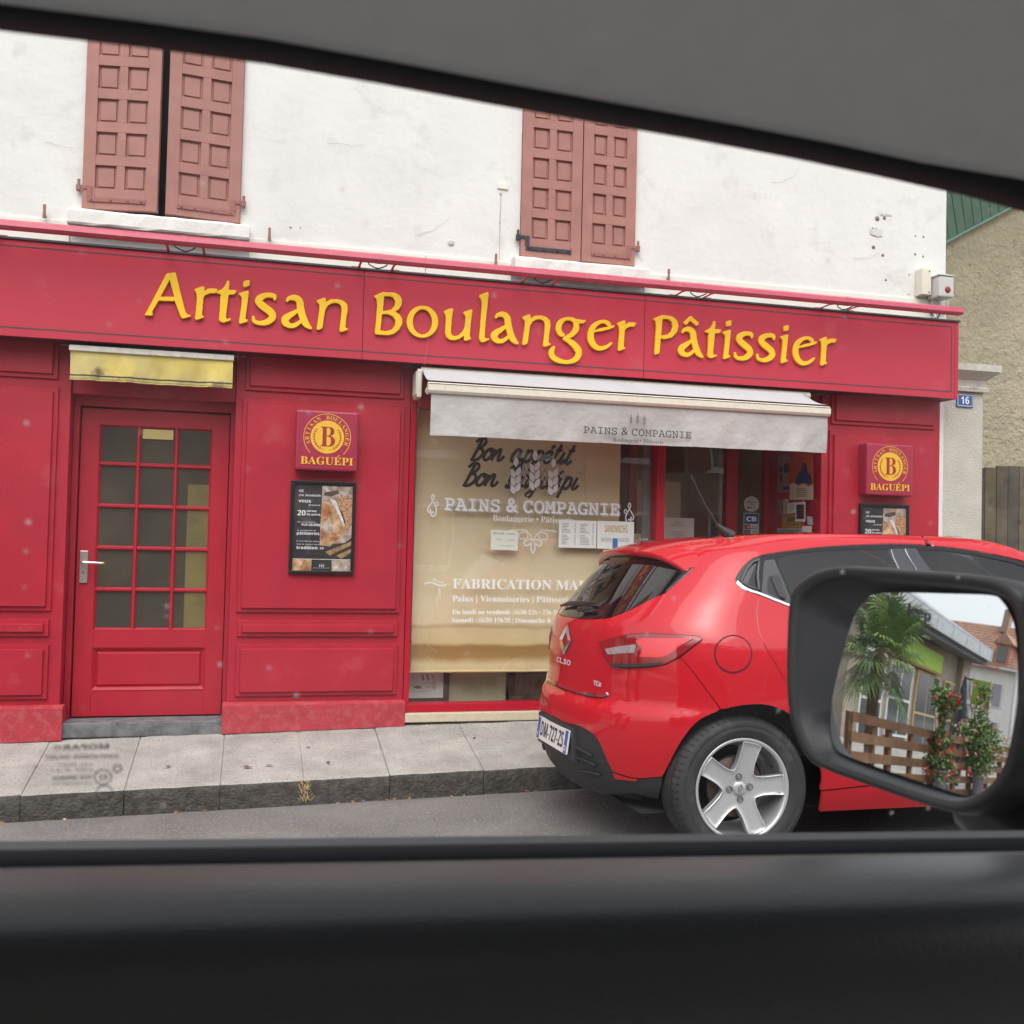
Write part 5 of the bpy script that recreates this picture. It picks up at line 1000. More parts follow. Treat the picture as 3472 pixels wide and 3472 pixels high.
 'front_door':('side',[(2.088,1.02),(2.438,1.0),(2.836,0.985),(3.306,0.985),(3.272,0.9),(3.202,0.75),(3.12,0.6),(3.091,0.45),(3.066,0.33),(2.526,0.33),(2.076,0.33),(2.091,0.45),(2.09,0.6),(2.052,0.75),(2.067,0.9)]),
 'sill_panel':('side',[(1.506,0.295),(1.822,0.315),(2.524,0.325),(3.064,0.325),(3.414,0.325),(3.362,0.24),(2.445,0.2),(1.445,0.2)]),
 'front_body':('half',[(3.312,0.975),(3.652,1.015),(4.388,1.02),(4.393,0.9),(4.559,0.8),(4.767,0.7),(4.888,0.6),(4.904,0.5),(4.893,0.4),(4.847,0.3),(4.733,0.22),(4.128,0.22),(4.082,0.25),(4.077,0.256),(4.115,0.346),(4.109,0.434),(4.076,0.516),(4.02,0.586),(3.936,0.64),(3.832,0.676),(3.75,0.69),(3.677,0.682),(3.623,0.653),(3.569,0.603),(3.512,0.537),(3.466,0.459),(3.434,0.371),(3.409,0.281),(3.416,0.33),(3.076,0.33),(3.101,0.45),(3.13,0.6),(3.212,0.75),(3.281,0.9)]),
 'windscreen':('half',[(3.726,1.025),(4.383,1.025),(4.281,1.1),(4.093,1.2),(3.891,1.3),(3.726,1.38),(3.376,1.46),(2.451,1.455),(2.837,1.38),(3.188,1.275),(3.487,1.15)]),
 'tail_light':('side',[(0.278,0.935),(0.301,0.94),(0.324,0.946),(0.346,0.952),(0.37,0.957),(0.393,0.962),(0.417,0.967),(0.442,0.972),(0.466,0.977),(0.49,0.98),(0.513,0.983),(0.538,0.986),(0.566,0.988),(0.599,0.989),(0.635,0.99),(0.672,0.99),(0.708,0.99),(0.744,0.99),(0.781,0.989),(0.815,0.988),(0.842,0.987),(0.86,0.987),(0.871,0.986),(0.879,0.985),(0.885,0.983),(0.891,0.981),(0.895,0.978),(0.897,0.976),(0.901,0.973),(0.891,0.967),(0.881,0.962),(0.871,0.956),(0.86,0.949),(0.848,0.943),(0.836,0.936),(0.824,0.929),(0.811,0.922),(0.8,0.915),(0.788,0.908),(0.777,0.901),(0.765,0.895),(0.754,0.889),(0.743,0.884),(0.732,0.879),(0.721,0.874),(0.711,0.869),(0.701,0.865),(0.691,0.86),(0.678,0.856),(0.661,0.852),(0.642,0.848),(0.621,0.844),(0.6,0.841),(0.577,0.838),(0.553,0.835),(0.53,0.833),(0.509,0.83),(0.491,0.829),(0.476,0.827),(0.461,0.826),(0.446,0.825),(0.432,0.825),(0.417,0.824),(0.403,0.824),(0.39,0.825),(0.38,0.826),(0.371,0.827),(0.363,0.829),(0.355,0.831),(0.347,0.841),(0.339,0.851),(0.33,0.861),(0.322,0.871),(0.314,0.882),(0.306,0.893),(0.299,0.903),(0.293,0.912),(0.288,0.919),(0.284,0.924),(0.281,0.929)]),
 'window_frame':('side',[(1.109,1.352),(1.092,1.347),(1.075,1.343),(1.058,1.337),(1.045,1.33),(1.033,1.321),(1.024,1.31),(1.016,1.298),(1.01,1.286),(1.007,1.275),(1.006,1.264),(1.006,1.253),(1.008,1.244),(1.011,1.237),(1.016,1.232),(1.021,1.227),(1.026,1.223),(1.041,1.216),(1.056,1.21),(1.07,1.203),(1.085,1.198),(1.101,1.193),(1.116,1.189),(1.131,1.186),(1.145,1.182),(1.157,1.179),(1.168,1.177),(1.179,1.174),(1.19,1.171),(1.213,1.164),(1.236,1.157),(1.259,1.149),(1.283,1.142),(1.307,1.135),(1.331,1.127),(1.356,1.12),(1.38,1.113),(1.832,1.045),(2.088,1.02),(2.438,1.0),(2.836,0.985),(3.306,0.985),(3.315,1.0),(3.092,1.17),(2.772,1.28),(2.559,1.351),(2.51,1.36),(2.462,1.368),(2.413,1.376),(2.363,1.384),(2.312,1.39),(2.259,1.397),(2.206,1.402),(2.153,1.407),(2.101,1.412),(2.049,1.415),(1.998,1.418),(1.951,1.421),(1.911,1.423),(1.875,1.424),(1.839,1.425),(1.797,1.425),(1.747,1.424),(1.692,1.421),(1.636,1.418),(1.585,1.415),(1.54,1.412),(1.497,1.409),(1.457,1.406),(1.416,1.402),(1.376,1.397),(1.336,1.391),(1.296,1.385),(1.257,1.379),(1.219,1.373),(1.182,1.366),(1.145,1.359)]),
 'lamp_black_strip':('side',[(0.367,0.844),(0.44,0.847),(0.563,0.857),(0.678,0.868),(0.652,0.854),(0.599,0.843),(0.509,0.833),(0.431,0.828),(0.377,0.828)]),
 'reversing_lamp':('side',[(0.329,0.905),(0.436,0.926),(0.528,0.939),(0.534,0.929),(0.521,0.896),(0.447,0.89),(0.353,0.877)]),
 'lamp_red_core':('side',[(0.522,0.95),(0.566,0.968),(0.857,0.976),(0.78,0.94),(0.723,0.903),(0.67,0.885),(0.544,0.88),(0.564,0.917)]),
 'fuel_flap':('side',[(1.147,0.913),(1.141,0.899),(1.132,0.886),(1.122,0.873),(1.11,0.862),(1.096,0.852),(1.082,0.844),(1.066,0.838),(1.049,0.834),(1.033,0.833),(1.016,0.834),(1.001,0.837),(0.986,0.843),(0.973,0.851),(0.963,0.861),(0.955,0.872),(0.95,0.884),(0.949,0.898),(0.95,0.912),(0.956,0.926),(0.964,0.939),(0.975,0.952),(0.989,0.963),(1.005,0.973),(1.022,0.981),(1.041,0.987),(1.06,0.991),(1.078,0.993),(1.096,0.991),(1.112,0.988),(1.126,0.982),(1.137,0.974),(1.145,0.964),(1.15,0.953),(1.152,0.94),(1.15,0.927)]),
 'quarter_glass':('side',[(1.054,1.228),(1.05,1.285),(1.07,1.319),(1.107,1.332),(1.181,1.193),(1.157,1.197),(1.099,1.212)]),
 'handle_plate':('side',[(1.147,1.324),(1.155,1.333),(1.196,1.336),(1.297,1.229),(1.377,1.123),(1.306,1.146),(1.21,1.172),(1.198,1.181),(1.179,1.243)]),
 'handle_recess':('side',[(1.202,1.243),(1.207,1.259),(1.251,1.262),(1.332,1.153),(1.304,1.153),(1.231,1.178),(1.219,1.191)]),
 'door_handle':('side',[(1.218,1.249),(1.224,1.258),(1.247,1.258),(1.261,1.247),(1.328,1.157),(1.321,1.148),(1.306,1.151),(1.292,1.16)]),
 'rear_door_glass':('side',[(1.213,1.333),(1.251,1.364),(1.43,1.384),(1.602,1.395),(1.763,1.4),(1.856,1.312),(1.945,1.217),(2.001,1.139),(1.997,1.06),(1.821,1.075),(1.387,1.121),(1.312,1.222)]),
 'front_door_glass':('side',[(1.926,1.4),(2.064,1.399),(2.268,1.38),(2.479,1.347),(2.567,1.328),(2.84,1.22),(3.226,1.01),(2.638,1.02),(2.284,1.04),(2.119,1.219),(2.033,1.307)]),
 'reflector':('side',[(0.452,0.354),(0.522,0.344),(0.597,0.342),(0.584,0.33),(0.461,0.324),(0.453,0.336)]),
 'number_plate':('plate',[(0.203,0.508),(0.182,0.393)]),
 'chrome_strip':('half',[(0.0,0.688),(0.12,0.688),(0.26,0.69),(0.33,0.699),(0.352,0.706),(0.364,0.696),(0.335,0.682),(0.26,0.674),(0.12,0.673),(0.0,0.673)]),
 'belt_chrome':('side',[(1.026,1.223),(1.041,1.216),(1.056,1.21),(1.07,1.203),(1.085,1.198),(1.101,1.193),(1.116,1.189),(1.131,1.186),(1.145,1.182),(1.157,1.179),(1.168,1.177),(1.179,1.174),(1.19,1.171),(1.213,1.164),(1.236,1.157),(1.259,1.149),(1.283,1.142),(1.307,1.135),(1.331,1.127),(1.356,1.12),(1.38,1.113),(1.832,1.045),(2.088,1.02),(2.438,1.0),(2.438,1.009),(2.088,1.029),(1.832,1.054),(1.38,1.122),(1.356,1.129),(1.331,1.136),(1.307,1.144),(1.283,1.151),(1.259,1.158),(1.236,1.166),(1.213,1.173),(1.19,1.18),(1.179,1.183),(1.168,1.186),(1.157,1.188),(1.145,1.191),(1.131,1.195),(1.116,1.198),(1.101,1.202),(1.085,1.207),(1.07,1.212),(1.056,1.219),(1.041,1.225),(1.026,1.232)]),
}
CARM = Matrix.Translation((2.121, -1.785, .113)) @ Matrix.Rotation(R(-1.7), 4, 'X')
def carP(U, z, side, off=0.):
    """point and normal on the body: side -1 is the right-hand side (towards the street)"""
    def S(u, zz): x, y, q = carS(u, zz); return Vector((x, y, q))
    p = S(U, z); e = .004
    du = S(U+e, z)-S(U-e, z); dz = S(U, min(z+e, 1.4749))-S(U, z-e)
    n = dz.cross(du)
    n = n.normalized() if n.length > 1e-12 else Vector((0, 0, 1))
    # outward: away from the body's axis
    if n.dot(p-Vector((min(max(p.x, .2), 1.8), 0, .75))) < 0: n = -n
    p = p+n*off
    return Vector((p.x, side*p.y, p.z)), Vector((n.x, side*n.y, n.z))
def inset(poly, d):
    n = len(poly); A = sum(poly[i][0]*poly[(i+1) % n][1]-poly[(i+1) % n][0]*poly[i][1] for i in range(n)); s = 1 if A > 0 else -1; out = []
    for i in range(n):
        a, b, c = Vector(poly[i-1]), Vector(poly[i]), Vector(poly[(i+1) % n])
        t1 = (b-a).normalized() if (b-a).length > 1e-9 else Vector((0, 0)); t2 = (c-b).normalized() if (c-b).length > 1e-9 else t1
        n1 = Vector((-t1.y, t1.x))*s; n2 = Vector((-t2.y, t2.x))*s; m = n1+n2
        m = m/max(.5, m.length_squared/2) if m.length > 1e-6 else n1
        out.append((b.x+m.x*d, b.y+m.y*d))
    return out
def inpoly(p, poly):
    c = False; n = len(poly)
    for i in range(n):
        a = poly[i]; b = poly[i-1]
        if (a[1] > p[1]) != (b[1] > p[1]) and p[0] < (b[0]-a[0])*(p[1]-a[1])/(b[1]-a[1])+a[0]: c = not c
    return c
def dens(poly, h):
    out = []; n = len(poly)
    for i in range(n):
        a = Vector(poly[i]); b = Vector(poly[(i+1) % n]); k = max(1, int((b-a).length/h)); out += [tuple(a.lerp(b, j/k)) for j in range(k)]
    return out
def panel_mesh(poly, side, off, step, rim, holes=(), bulge=None):
    bd = dens(poly, step); rings = [bd]+[dens(h_, step) for h_ in holes]; vs = []; es = []
    for r_ in rings: o = len(vs); vs += r_; es += [(o+i, o+(i+1) % len(r_)) for i in range(len(r_))]
    nb = len(vs); x0, x1 = min(p[0] for p in bd), max(p[0] for p in bd); z0, z1 = min(p[1] for p in bd), max(p[1] for p in bd)
    ins = inset(bd, step*.45); 
    for i in range(int((x1-x0)/step)+1):
        for j in range(int((z1-z0)/step)+1):
            q = (x0+step*(i+.5), z0+step*(j+.5+.5*(i % 2)))
            if inpoly(q, ins) and not any(inpoly(q, h_) for h_ in holes): vs.append(q)
    o = geometry.delaunay_2d_cdt([Vector(v) for v in vs], es, [], 1, 1e-5)
    V2 = [tuple(v) for v in o[0]]; F = [tuple(f) for f in o[2]]
    if holes: F = [f for f in F if not any(inpoly(tuple(sum((Vector(V2[k]) for k in f), Vector((0, 0)))/3), h_) for h_ in holes)]
    V = []; N = []
    for u, z in V2:
        p, nn = carP(u, z, side, off+(bulge(u, z) if bulge else 0)); V.append(p); N.append(nn)
    F2 = []
    for f in F:
        g = (V[f[1]]-V[f[0]]).cross(V[f[2]]-V[f[0]]); F2.append(f if g.dot(N[f[0]]) > 0 else f[::-1])
    # turned-in edge
    ed = {}
    for f in F2:
        for k in range(3): ed[(f[k], f[(k+1) % 3])] = ed.get((f[(k+1) % 3], f[k]), 0)+1
    for f in F2:
        for k in range(3):
            a, b = f[k], f[(k+1) % 3]
    und = {}
    for f in F2:
        for k in range(3): e = (f[k], f[(k+1) % 3]); und[frozenset(e)] = und.get(frozenset(e), [])+[e]
    bnd = [v[0] for v in und.values() if len(v) == 1]
    R_ = []
    if rim:
        mp = {}
        for a, b in bnd:
            for k in (a, b):
                if k not in mp: mp[k] = (len(V), len(V)+1); V += [V[k].copy(), V[k]-N[k]*rim]; N += [N[k], N[k]]
            R_.append((mp[a][0], mp[a][1], mp[b][1], mp[b][0]))
    return V, N, F2, R_
def car_panel(name, key, m, parent, off=0., step=.03, rim=.014, gap=.0022, poly=None, kind=None, holes=(), bulge=None, sides=None, label=None):
    kind, P0_ = CP[key] if key else (kind, poly)
    sh = inset(P0_, gap) if gap else P0_
    out = []
    def emit(lst):
        V = []; N = []; F = []; ns = 0
        for (v, nn, f, r_) in lst:
            o = len(V); V += v; N += nn; F += [tuple(i+o for i in q) for q in f]
        nsm = len(F); o = 0
        for (v, nn, f, r_) in lst: F += [tuple(i+o for i in q) for q in r_]; o += len(v)
        me = bpy.data.meshes.new(name); me.from_pydata([CARM @ v for v in V], [], F); me.update()
        me.polygons.foreach_set('use_smooth', [True]*nsm+[False]*(len(F)-nsm))
        r3 = CARM.to_3x3(); me.normals_split_custom_set([(r3 @ N[lp.vertex_index]) if me.polygons[0] is not None else None for lp in me.loops])
        ob = link(name, me, m, parent)
        if label: ob['label'] = label
        out.append(ob)
    if kind == 'half':
        ctr = 0. if min(p[0] for p in P0_) < .05 else None
        full = []
        if ctr is not None:   # crosses the rear centre line: mirror the outline to negative U
            half = [(max(0, p[0]) if q[0] < .02 else p[0], p[1]) for p, q in zip(sh, P0_)]
            # rotate so that the points on the centre line come first and last
            idx = [i for i, q in enumerate(P0_) if q[0] < .02]
            half = [(0., p[1]) if P0_[i][0] < .02 else p for i, p in enumerate(sh)]
            k = [i for i in range(len(half)) if half[i][0] == 0 and half[i-1][0] == 0]
            if k: half = half[k[0]:]+half[:k[0]]
            full = half+[(-p[0], p[1]) for p in reversed(half) if p[0] > 0]
            emit([panel_mesh(full, -1, off, step, rim, holes, bulge)])
        else:
            emit([panel_mesh(sh, -1, off, step, rim), panel_mesh(sh, 1, off, step, rim)])
    else:
        for s in (sides or (-1, 1)): emit([panel_mesh(sh, s, off, step, rim, holes, bulge)])
    return out
car = thing('hatchback_car', 'glossy red five-door hatchback parked at the kerb seen from behind', 'car', (2.121, -1.785, .12))
PAINT = mat('red car paint', (.50, .002, .012), .55, coat=1., coatr=.008, spec=.15)
PLB = mat('black bumper plastic', (.022, .023, .026), .55, bump=.0004, bscale=400)
GLB = mat('gloss black', (.006, .006, .008), .08, spec=.4)
MTB = mat('matt black trim', (.025, .025, .03), .4)
CHROME = mat('chrome', (.82, .83, .85), .08, metal=1.)
RUB = mat('tyre rubber', (.028, .028, .030), .75, bump=.0008, bscale=60, dirt=((.07, .068, .062), 9, .55, .6))
ALLOY = mat('alloy silver', (.60, .61, .62), .32, metal=.55, coat=.3)
CGL = glass_mat('car glass', (.12, .14, .13), gloss=.9)
CGLR = glass_mat('rear screen glass', (.07, .075, .075), gloss=1.6)
SHELLM = mat('car inner black', (.008, .008, .009), .8)
arch_r = [(-.38+.0, .2)]
def arch_hole(xc, rr):
    out = []
    for k in range(24):
        a = 2*math.pi*k/24; x, z = xc+rr*math.cos(a), .32+rr*math.sin(a); z = max(z, .19)
        lo, hi = .0, carUF(z)-.02
        for _ in range(40):
            mid = (lo+hi)/2
            if carS(mid, z)[0] < x: lo = mid
            else: hi = mid
        out.append((lo, z))
    return out
# wheel-arch-shaped dents in the flank give the flared lip
def lip(u, z):
    x = carS(u, z)[0]; r_ = math.hypot(x, z-.32); return .010*math.exp(-((r_-.375)/.03)**2) if z > .33 else 0
car_panel('tailgate', 'tailgate', PAINT, car, step=.028)
car_panel('tailgate_top', None, PAINT, car, poly=[(0., 1.385), (.2, 1.383), (.4, 1.375), (.55, 1.355), (.64, 1.325), (.684, 1.294), (.69, 1.335), (.688, 1.373), (.694, 1.47), (.4, 1.47), (.2, 1.47), (0., 1.47)], kind='half', step=.03)
car_panel('rear_bumper', 'rear_bumper', PAINT, car, step=.028, off=.001)
lbm = car_panel('lower_bumper', 'lower_bumper', PLB, car, step=.03, off=-.004, rim=.03)
for k, z in enumerate((.30, .36, .43)):
    pass
qp = car_panel('quarter_panel', 'quarter_panel', PAINT, car, step=.028, bulge=lip)
car_panel('roof_rail', 'roof_rail', PAINT, car, step=.04)
rd = car_panel('rear_door', 'rear_door', PAINT, car, step=.03, bulge=lip); car_panel('front_door', 'front_door', PAINT, car, step=.05)
car_panel('sill_panel', 'sill_panel', PAINT, car, step=.06, off=.004)
fbp = [p for p in CP['front_body'][1]]
car_panel('front_body', 'front_body', PAINT, car, step=.06)
car_panel('windscreen', 'windscreen', CGL, car, step=.08, off=-.006)
car_panel('rear_window', 'rear_window', CGLR, car, step=.035, off=-.003, rim=.0)
wf = car_panel('window_frame', 'window_frame', GLB, car, step=.03, off=-.004, gap=.001, rim=.01, holes=[CP['quarter_glass'][1], CP['rear_door_glass'][1], CP['front_door_glass'][1]])
for s in (-1, 1):
    car_panel('quarter_glass', 'quarter_glass', CGL, car, off=-.006, rim=0, gap=-.003, step=.04, sides=(s,))
    car_panel('rear_door_glass', 'rear_door_glass', CGL, car, off=-.007, rim=0, gap=-.003, step=.05, sides=(s,))
    car_panel('front_door_glass', 'front_door_glass', CGL, car, off=-.007, rim=0, gap=-.003, step=.06, sides=(s,))
SAT = mat('satin trim', (.055, .057, .062), .38)
for s in (-1, 1):
    for nm in ('quarter_glass',):
        q_ = CP[nm][1]; pp_ = [CARM @ carP(u, z, s, .001)[0] for u, z in dens(q_+[], .02)]; MB().tube(pp_+pp_[:1], .0075, 6).build('pane_surround', SAT, car)
hp_ = car_panel('handle_plate', 'handle_plate', SAT, car, off=.0, rim=.006, step=.03)
for o, s in zip(hp_, (-1, 1)):
    car_panel('handle_recess', 'handle_recess', BLK, o, off=.001, rim=0, step=.03, sides=(s,)); car_panel('door_handle', 'door_handle', MTB, o, off=.014, rim=.012, step=.03, sides=(s,))
PILT = mat('pillar gloss', (.010, .012, .018), .05, spec=.8, coat=.5)
for pl_ in [[(1.774, 1.396), (1.84, 1.4), (1.943, 1.311), (2.038, 1.21), (1.947, 1.209), (1.854, 1.312)], [(1.848, 1.4), (1.91, 1.403), (2.033, 1.307), (2.13, 1.211), (2.045, 1.21), (1.951, 1.31)]]:
    car_panel('pillar_trim', None, PILT, car, poly=pl_, kind='side', off=.004, rim=.008, gap=.002, step=.04)
car_panel('belt_chrome', 'belt_chrome', CHROME, car, off=.004, rim=.006, gap=0, step=.03)
car_panel('chrome_strip', 'chrome_strip', CHROME, car, off=.010, rim=.012, gap=0, step=.03)
ff = car_panel('fuel_flap', 'fuel_flap', PAINT, car, off=.0035, rim=.003, step=.03, sides=(-1,), gap=.004)
cir = CP['fuel_flap'][1]
MB().tube([CARM @ carP(u, z, -1, .0005)[0] for u, z in cir+cir[:1]], .0028, 5).build('flap_gap', SHELLM, ff[0])
TLR = mat('tail lamp red', (.26, .002, .006), .06, spec=.7, coat=.8)
TLC = mat('tail lamp core', (.70, .008, .02), .10, spec=.7, coat=.8)
TLW = mat('tail lamp clear', (.34, .26, .27), .12, spec=.7, coat=.8, var=.35, vscale=70)
tl = car_panel('tail_light', 'tail_light', TLR, car, off=.004, rim=.014, step=.022, bulge=lambda u, z: .006*math.exp(-((z-.90)/.06)**2))
for o, s in zip(tl, (-1, 1)):
    car_panel('lamp_core', 'lamp_red_core', TLC, o, off=.0125, rim=0, step=.02, sides=(s,)); car_panel('reversing_lamp', 'reversing_lamp', TLW, o, off=.0125, rim=0, step=.02, sides=(s,)); car_panel('lamp_black_strip', 'lamp_black_strip', MTB, o, off=.013, rim=.004, step=.02, sides=(s,))
    ls = [(.466, .977), (.453, .925), (.446, .874), (.446, .825)]
    MB().tube([CARM @ carP(u, z, s, .0075)[0] for u, z in ls], .002, 5).build('lamp_split', SHELLM, o)
car_panel('reflector', 'reflector', mat('reflector red', (.55, .004, .01), .2, coat=.5), car, off=.006, rim=.006, step=.02)
# hidden inner skin that closes the panel gaps
shell = MB(); zs = [.21+.055*k for k in range(15)]
for s in (-1, 1):
    rows = []
    for z in zs:
        uf = carUF(z); rows.append([CARM @ carP(min(uf-.01, uf*i/70), z, s, -.022)[0] for i in range(71)])
    m_ = len(rows[0])
    vs = [p for r_ in rows for p in r_]; fs = []
    inv_ = CARM.inverted()
    for i in range(len(rows)-1):
        for j in range(m_-1):
            c_ = inv_ @ ((vs[i*m_+j]+vs[(i+1)*m_+j+1])/2)
            if min(math.hypot(c_.x, c_.z-.32), math.hypot(c_.x-2.667, c_.z-.32)) < .40: continue
            fs.append((i*m_+j, i*m_+j+1, (i+1)*m_+j+1, (i+1)*m_+j))
    shell.add(vs, fs, True)
shell.build('inner_skin', SHELLM, car)
fl = MB()
fl.add([CARM @ Vector(p) for p in [(-.42, -.7, .2), (3.2, -.7, .2), (3.2, .7, .2), (-.42, .7, .2)]], [(0, 1, 2, 3)]); fl.build('underside', SHELLM, car)
for xc in (0, 2.667):
    for s in (-1, 1):
        wl = MB(); ang = [R(-8+196*k/24) for k in range(25)]
        wl.grid([[(xc+.385*math.cos(a), s*y, .32+.385*math.sin(a)) for a in ang] for y in (.655, .56, .48)]); wl.poly([(xc+.385*math.cos(a), s*.48, .32+.385*math.sin(a)) for a in ang]); wl.v = [tuple(CARM @ Vector(v)) for v in wl.v]; wl.build('wheel_well', SHELLM, car)
# roof
rows = []; zt = 1.4745
ring = [carS(carUF(zt)*i/60, zt) for i in range(61)]
loop = [(x, -y, z) for x, y, z in ring]+[(x, y, z) for x, y, z in reversed(ring[:-1])]
cxr = .85
for k in range(9):
    t = 1-k/8.; rows.append([CARM @ Vector((cxr+(x-cxr)*t, y*t, zt-car_bend(cxr+(x-cxr)*t, zt)+.014*(1-t**2)-.010*((cxr+(x-cxr)*t-.75)/.8)**2*(1-t**2))) for x, y, z in loop])
rf = MB().grid([r_+r_[:1] for r_ in rows]).build('roof', PAINT, car)
# spoiler over the rear screen
def spp(u, v):   # u across -1..1, v 0 front to 1 tip
    y = .60*u; x0 = .04-.10*u*u*0; tip = -.290+.085*u*u+.05*abs(u)**5
    x = .06+(tip-.06)*v; z = 1.450-.046*v*v-.026*v-.035*u*u*(.6+.4*v)-.07*abs(u)**6
    return x, y, z
sp_ = MB(); ru = [i/12-1 for i in range(25)]
top_ = [[CARM @ Vector(spp(u, v/8)) for u in ru] for v in range(9)]
sp_.grid(top_)
lip_ = [[CARM @ (Vector(spp(u, 1))+Vector((d_[0], 0, d_[1]))) for u in ru] for d_ in ((0, 0), (-.004, -.010), (.004, -.026), (.03, -.034))]
und = [[CARM @ (Vector(spp(u, 1-v/4*.86))+Vector((.03, 0, -.034-.030*v/4))) for u in ru] for v in range(1, 5)]
sp_.grid(lip_); spo = sp_.build('spoiler', PAINT, car)
MB().grid([lip_[-1]]+und).build('spoiler_underside', GLB, spo)
bl_ = MB().grid([[CARM @ (Vector(spp(u, 1))+Vector((.022+.028*k, 0, -.0355-.016*k))) for u in [i/10*.32 for i in range(-10, 11)]] for k in (0, 1)]); bl_.build('brake_lamp', TLR, spo)
for s in (-1, 1):   # slim side deflectors beside the rear screen
    car_panel('deflector', None, GLB, car, poly=[(.596, 1.178), (.612, 1.225), (.640, 1.282), (.682, 1.288), (.640, 1.23)], kind='side', off=.006, rim=.01, gap=0, step=.03, sides=(s,))
# rear screen wiper
wp = [carP(u, z, -1, .02)[0] for u, z in ((.05, 1.062), (.10, 1.066), (.16, 1.072))]; wq = [carP(u, z, -1, .016)[0] for u, z in ((-.20, 1.068), (-.08, 1.085), (.04, 1.095), (.14, 1.10))]
wpr = MB().tube([CARM @ p for p in wp], [.014, .014, .008], 8).tube([CARM @ p for p in wq], [.006, .012, .012, .006], 8); wpr.build('wiper', MTB, car)
# badges
def on_rear(y0, z0, sx, sz, lift):
    """small plane tangent to the tailgate round (y0, z0)"""
    lo, hi = -1., 1.
    for _ in range(40):
        mid = (lo+hi)/2
        if carS(mid, z0)[1] < -y0: lo = mid   # y0 is car-left positive
        else: hi = mid
    U0 = (lo+hi)/2
    def P(a, c):   # a to the right as seen from behind (car right = -y), c up
        u = U0+a*sx; p, nn = carP(u, z0+c*sz, -1, lift); return CARM @ p
    return P
P = on_rear(0., .915, 1., 1., .006)
dm = MB(); 
o_ = [(0, .078), (.042, 0), (0, -.078), (-.042, 0)]; i_ = [(0, .045), (.019, .004), (0, -.042), (-.019, -.004)]
Pl = on_rear(0., .915, 1., 1., .016)
for k in range(4):
    a, b, c_, d_ = o_[k], o_[(k+1) % 4], i_[(k+1) % 4], i_[k]; mk = ((a[0]+d_[0])/2, (a[1]+d_[1])/2); mk2 = ((b[0]+c_[0])/2, (b[1]+c_[1])/2)
    dm.poly([P(*a), P(*b), Pl(*mk2), Pl(*mk)]); dm.poly([Pl(*mk), Pl(*mk2), P(*c_), P(*d_)])
dm.build('badge', CHROME, car)
def rear_text(s_, st_, y0, z0, w_, h_, lift, m, par, name='badge_lettering', off=0.):
    Pz = on_rear(y0, z0, 1., 1., lift); v, f = raw_text(s_, st_, off, 2); xa, xb = min(p[0] for p in v), max(p[0] for p in v); yb_ = max(p[1] for p in v)
    return MB().add([Pz((p[0]-xa)/(xb-xa)*w_-w_/2, p[1]/yb_*h_) for p in v], f).build(name, m, par)
BADGE = mat('badge silver', (.75, .76, .78), .25, metal=.3)
rear_text('CLIO', 'bold', 0., .795, .115, .026, .005, BADGE, car, off=.02); rear_text('TCe', 'bold', -.41, .728, .055, .024, .005, BADGE, car, off=.02)
# number plate on its flat recess
PLW = mat('plate white', (.78, .79, .78), .35); PLBL = mat('plate blue', (.03, .10, .42), .35)
pc = Vector((-.622, 0, .442)); tl_ = R(8)
def PP(a, c, d_=0.): return CARM @ (pc+Vector((math.sin(tl_)*c-d_, -a, c*math.cos(tl_))))
pl = MB().prism([PP(-.262, -.056), PP(.262, -.056), PP(.262, .056), PP(-.262, .056)], (.008, 0, 0)).build('number_plate', PLW, car)
for a0, a1 in ((-.26, -.215), (.215, .26)): MB().poly([PP(a0, -.054, .001), PP(a1, -.054, .001), PP(a1, .054, .001), PP(a0, .054, .001)]).build('plate_band', PLBL, pl)
v, f = raw_text('DM-727-ZS', 'bold', 0, 3); xa, xb = min(p[0] for p in v), max(p[0] for p in v); yb_ = max(p[1] for p in v)
MB().add([PP(-.195+(p[0]-xa)/(xb-xa)*.39, -.034+p[1]/yb_*.075, .0015) for p in v], f).build('plate_lettering', INK, pl)
v, f = raw_text('74', 'bold', 0, 2); MB().add([PP(.222+p[0]*.026, -.045+p[1]*.04, .002) for p in v], f).build('plate_lettering', WHITE, pl)
v, f = raw_text('F', 'bold', 0, 2); MB().add([PP(-.248+p[0]*.03, -.045+p[1]*.035, .002) for p in v], f).build('plate_lettering', WHITE, pl)
pr_ = MB().prism([CARM @ Vector(p) for p in ((-.606, -.31, .36), (-.606, .31, .36), (-.606, .30, .515), (-.606, -.30, .515))], (.1, 0, 0)); pr_.build('plate_recess', PLB, car)
# fins moulded in the lower bumper
for s in (-1, 1):
    for k, z in enumerate((.315, .365, .415)):
        pts = [carP(u, z+.012*math.sin((u-.2)*14+k), s, .002)[0] for u in [.20+.02*i for i in range(int(9-k))]]
        MB().tube([CARM @ p for p in pts], .007, 6).build('bumper_fin', PLB, lbm[0])
# aerial
MB().tube([CARM @ Vector(p) for p in ((.36, 0, 1.465), (.31, 0, 1.497), (.275, 0, 1.525))], [.034, .021, .010], 10).tube([CARM @ Vector(p) for p in ((.277, 0, 1.526), (.20, 0, 1.64), (.125, 0, 1.785))], [.0065, .0052, .0042], 6).build('aerial', MTB, car)
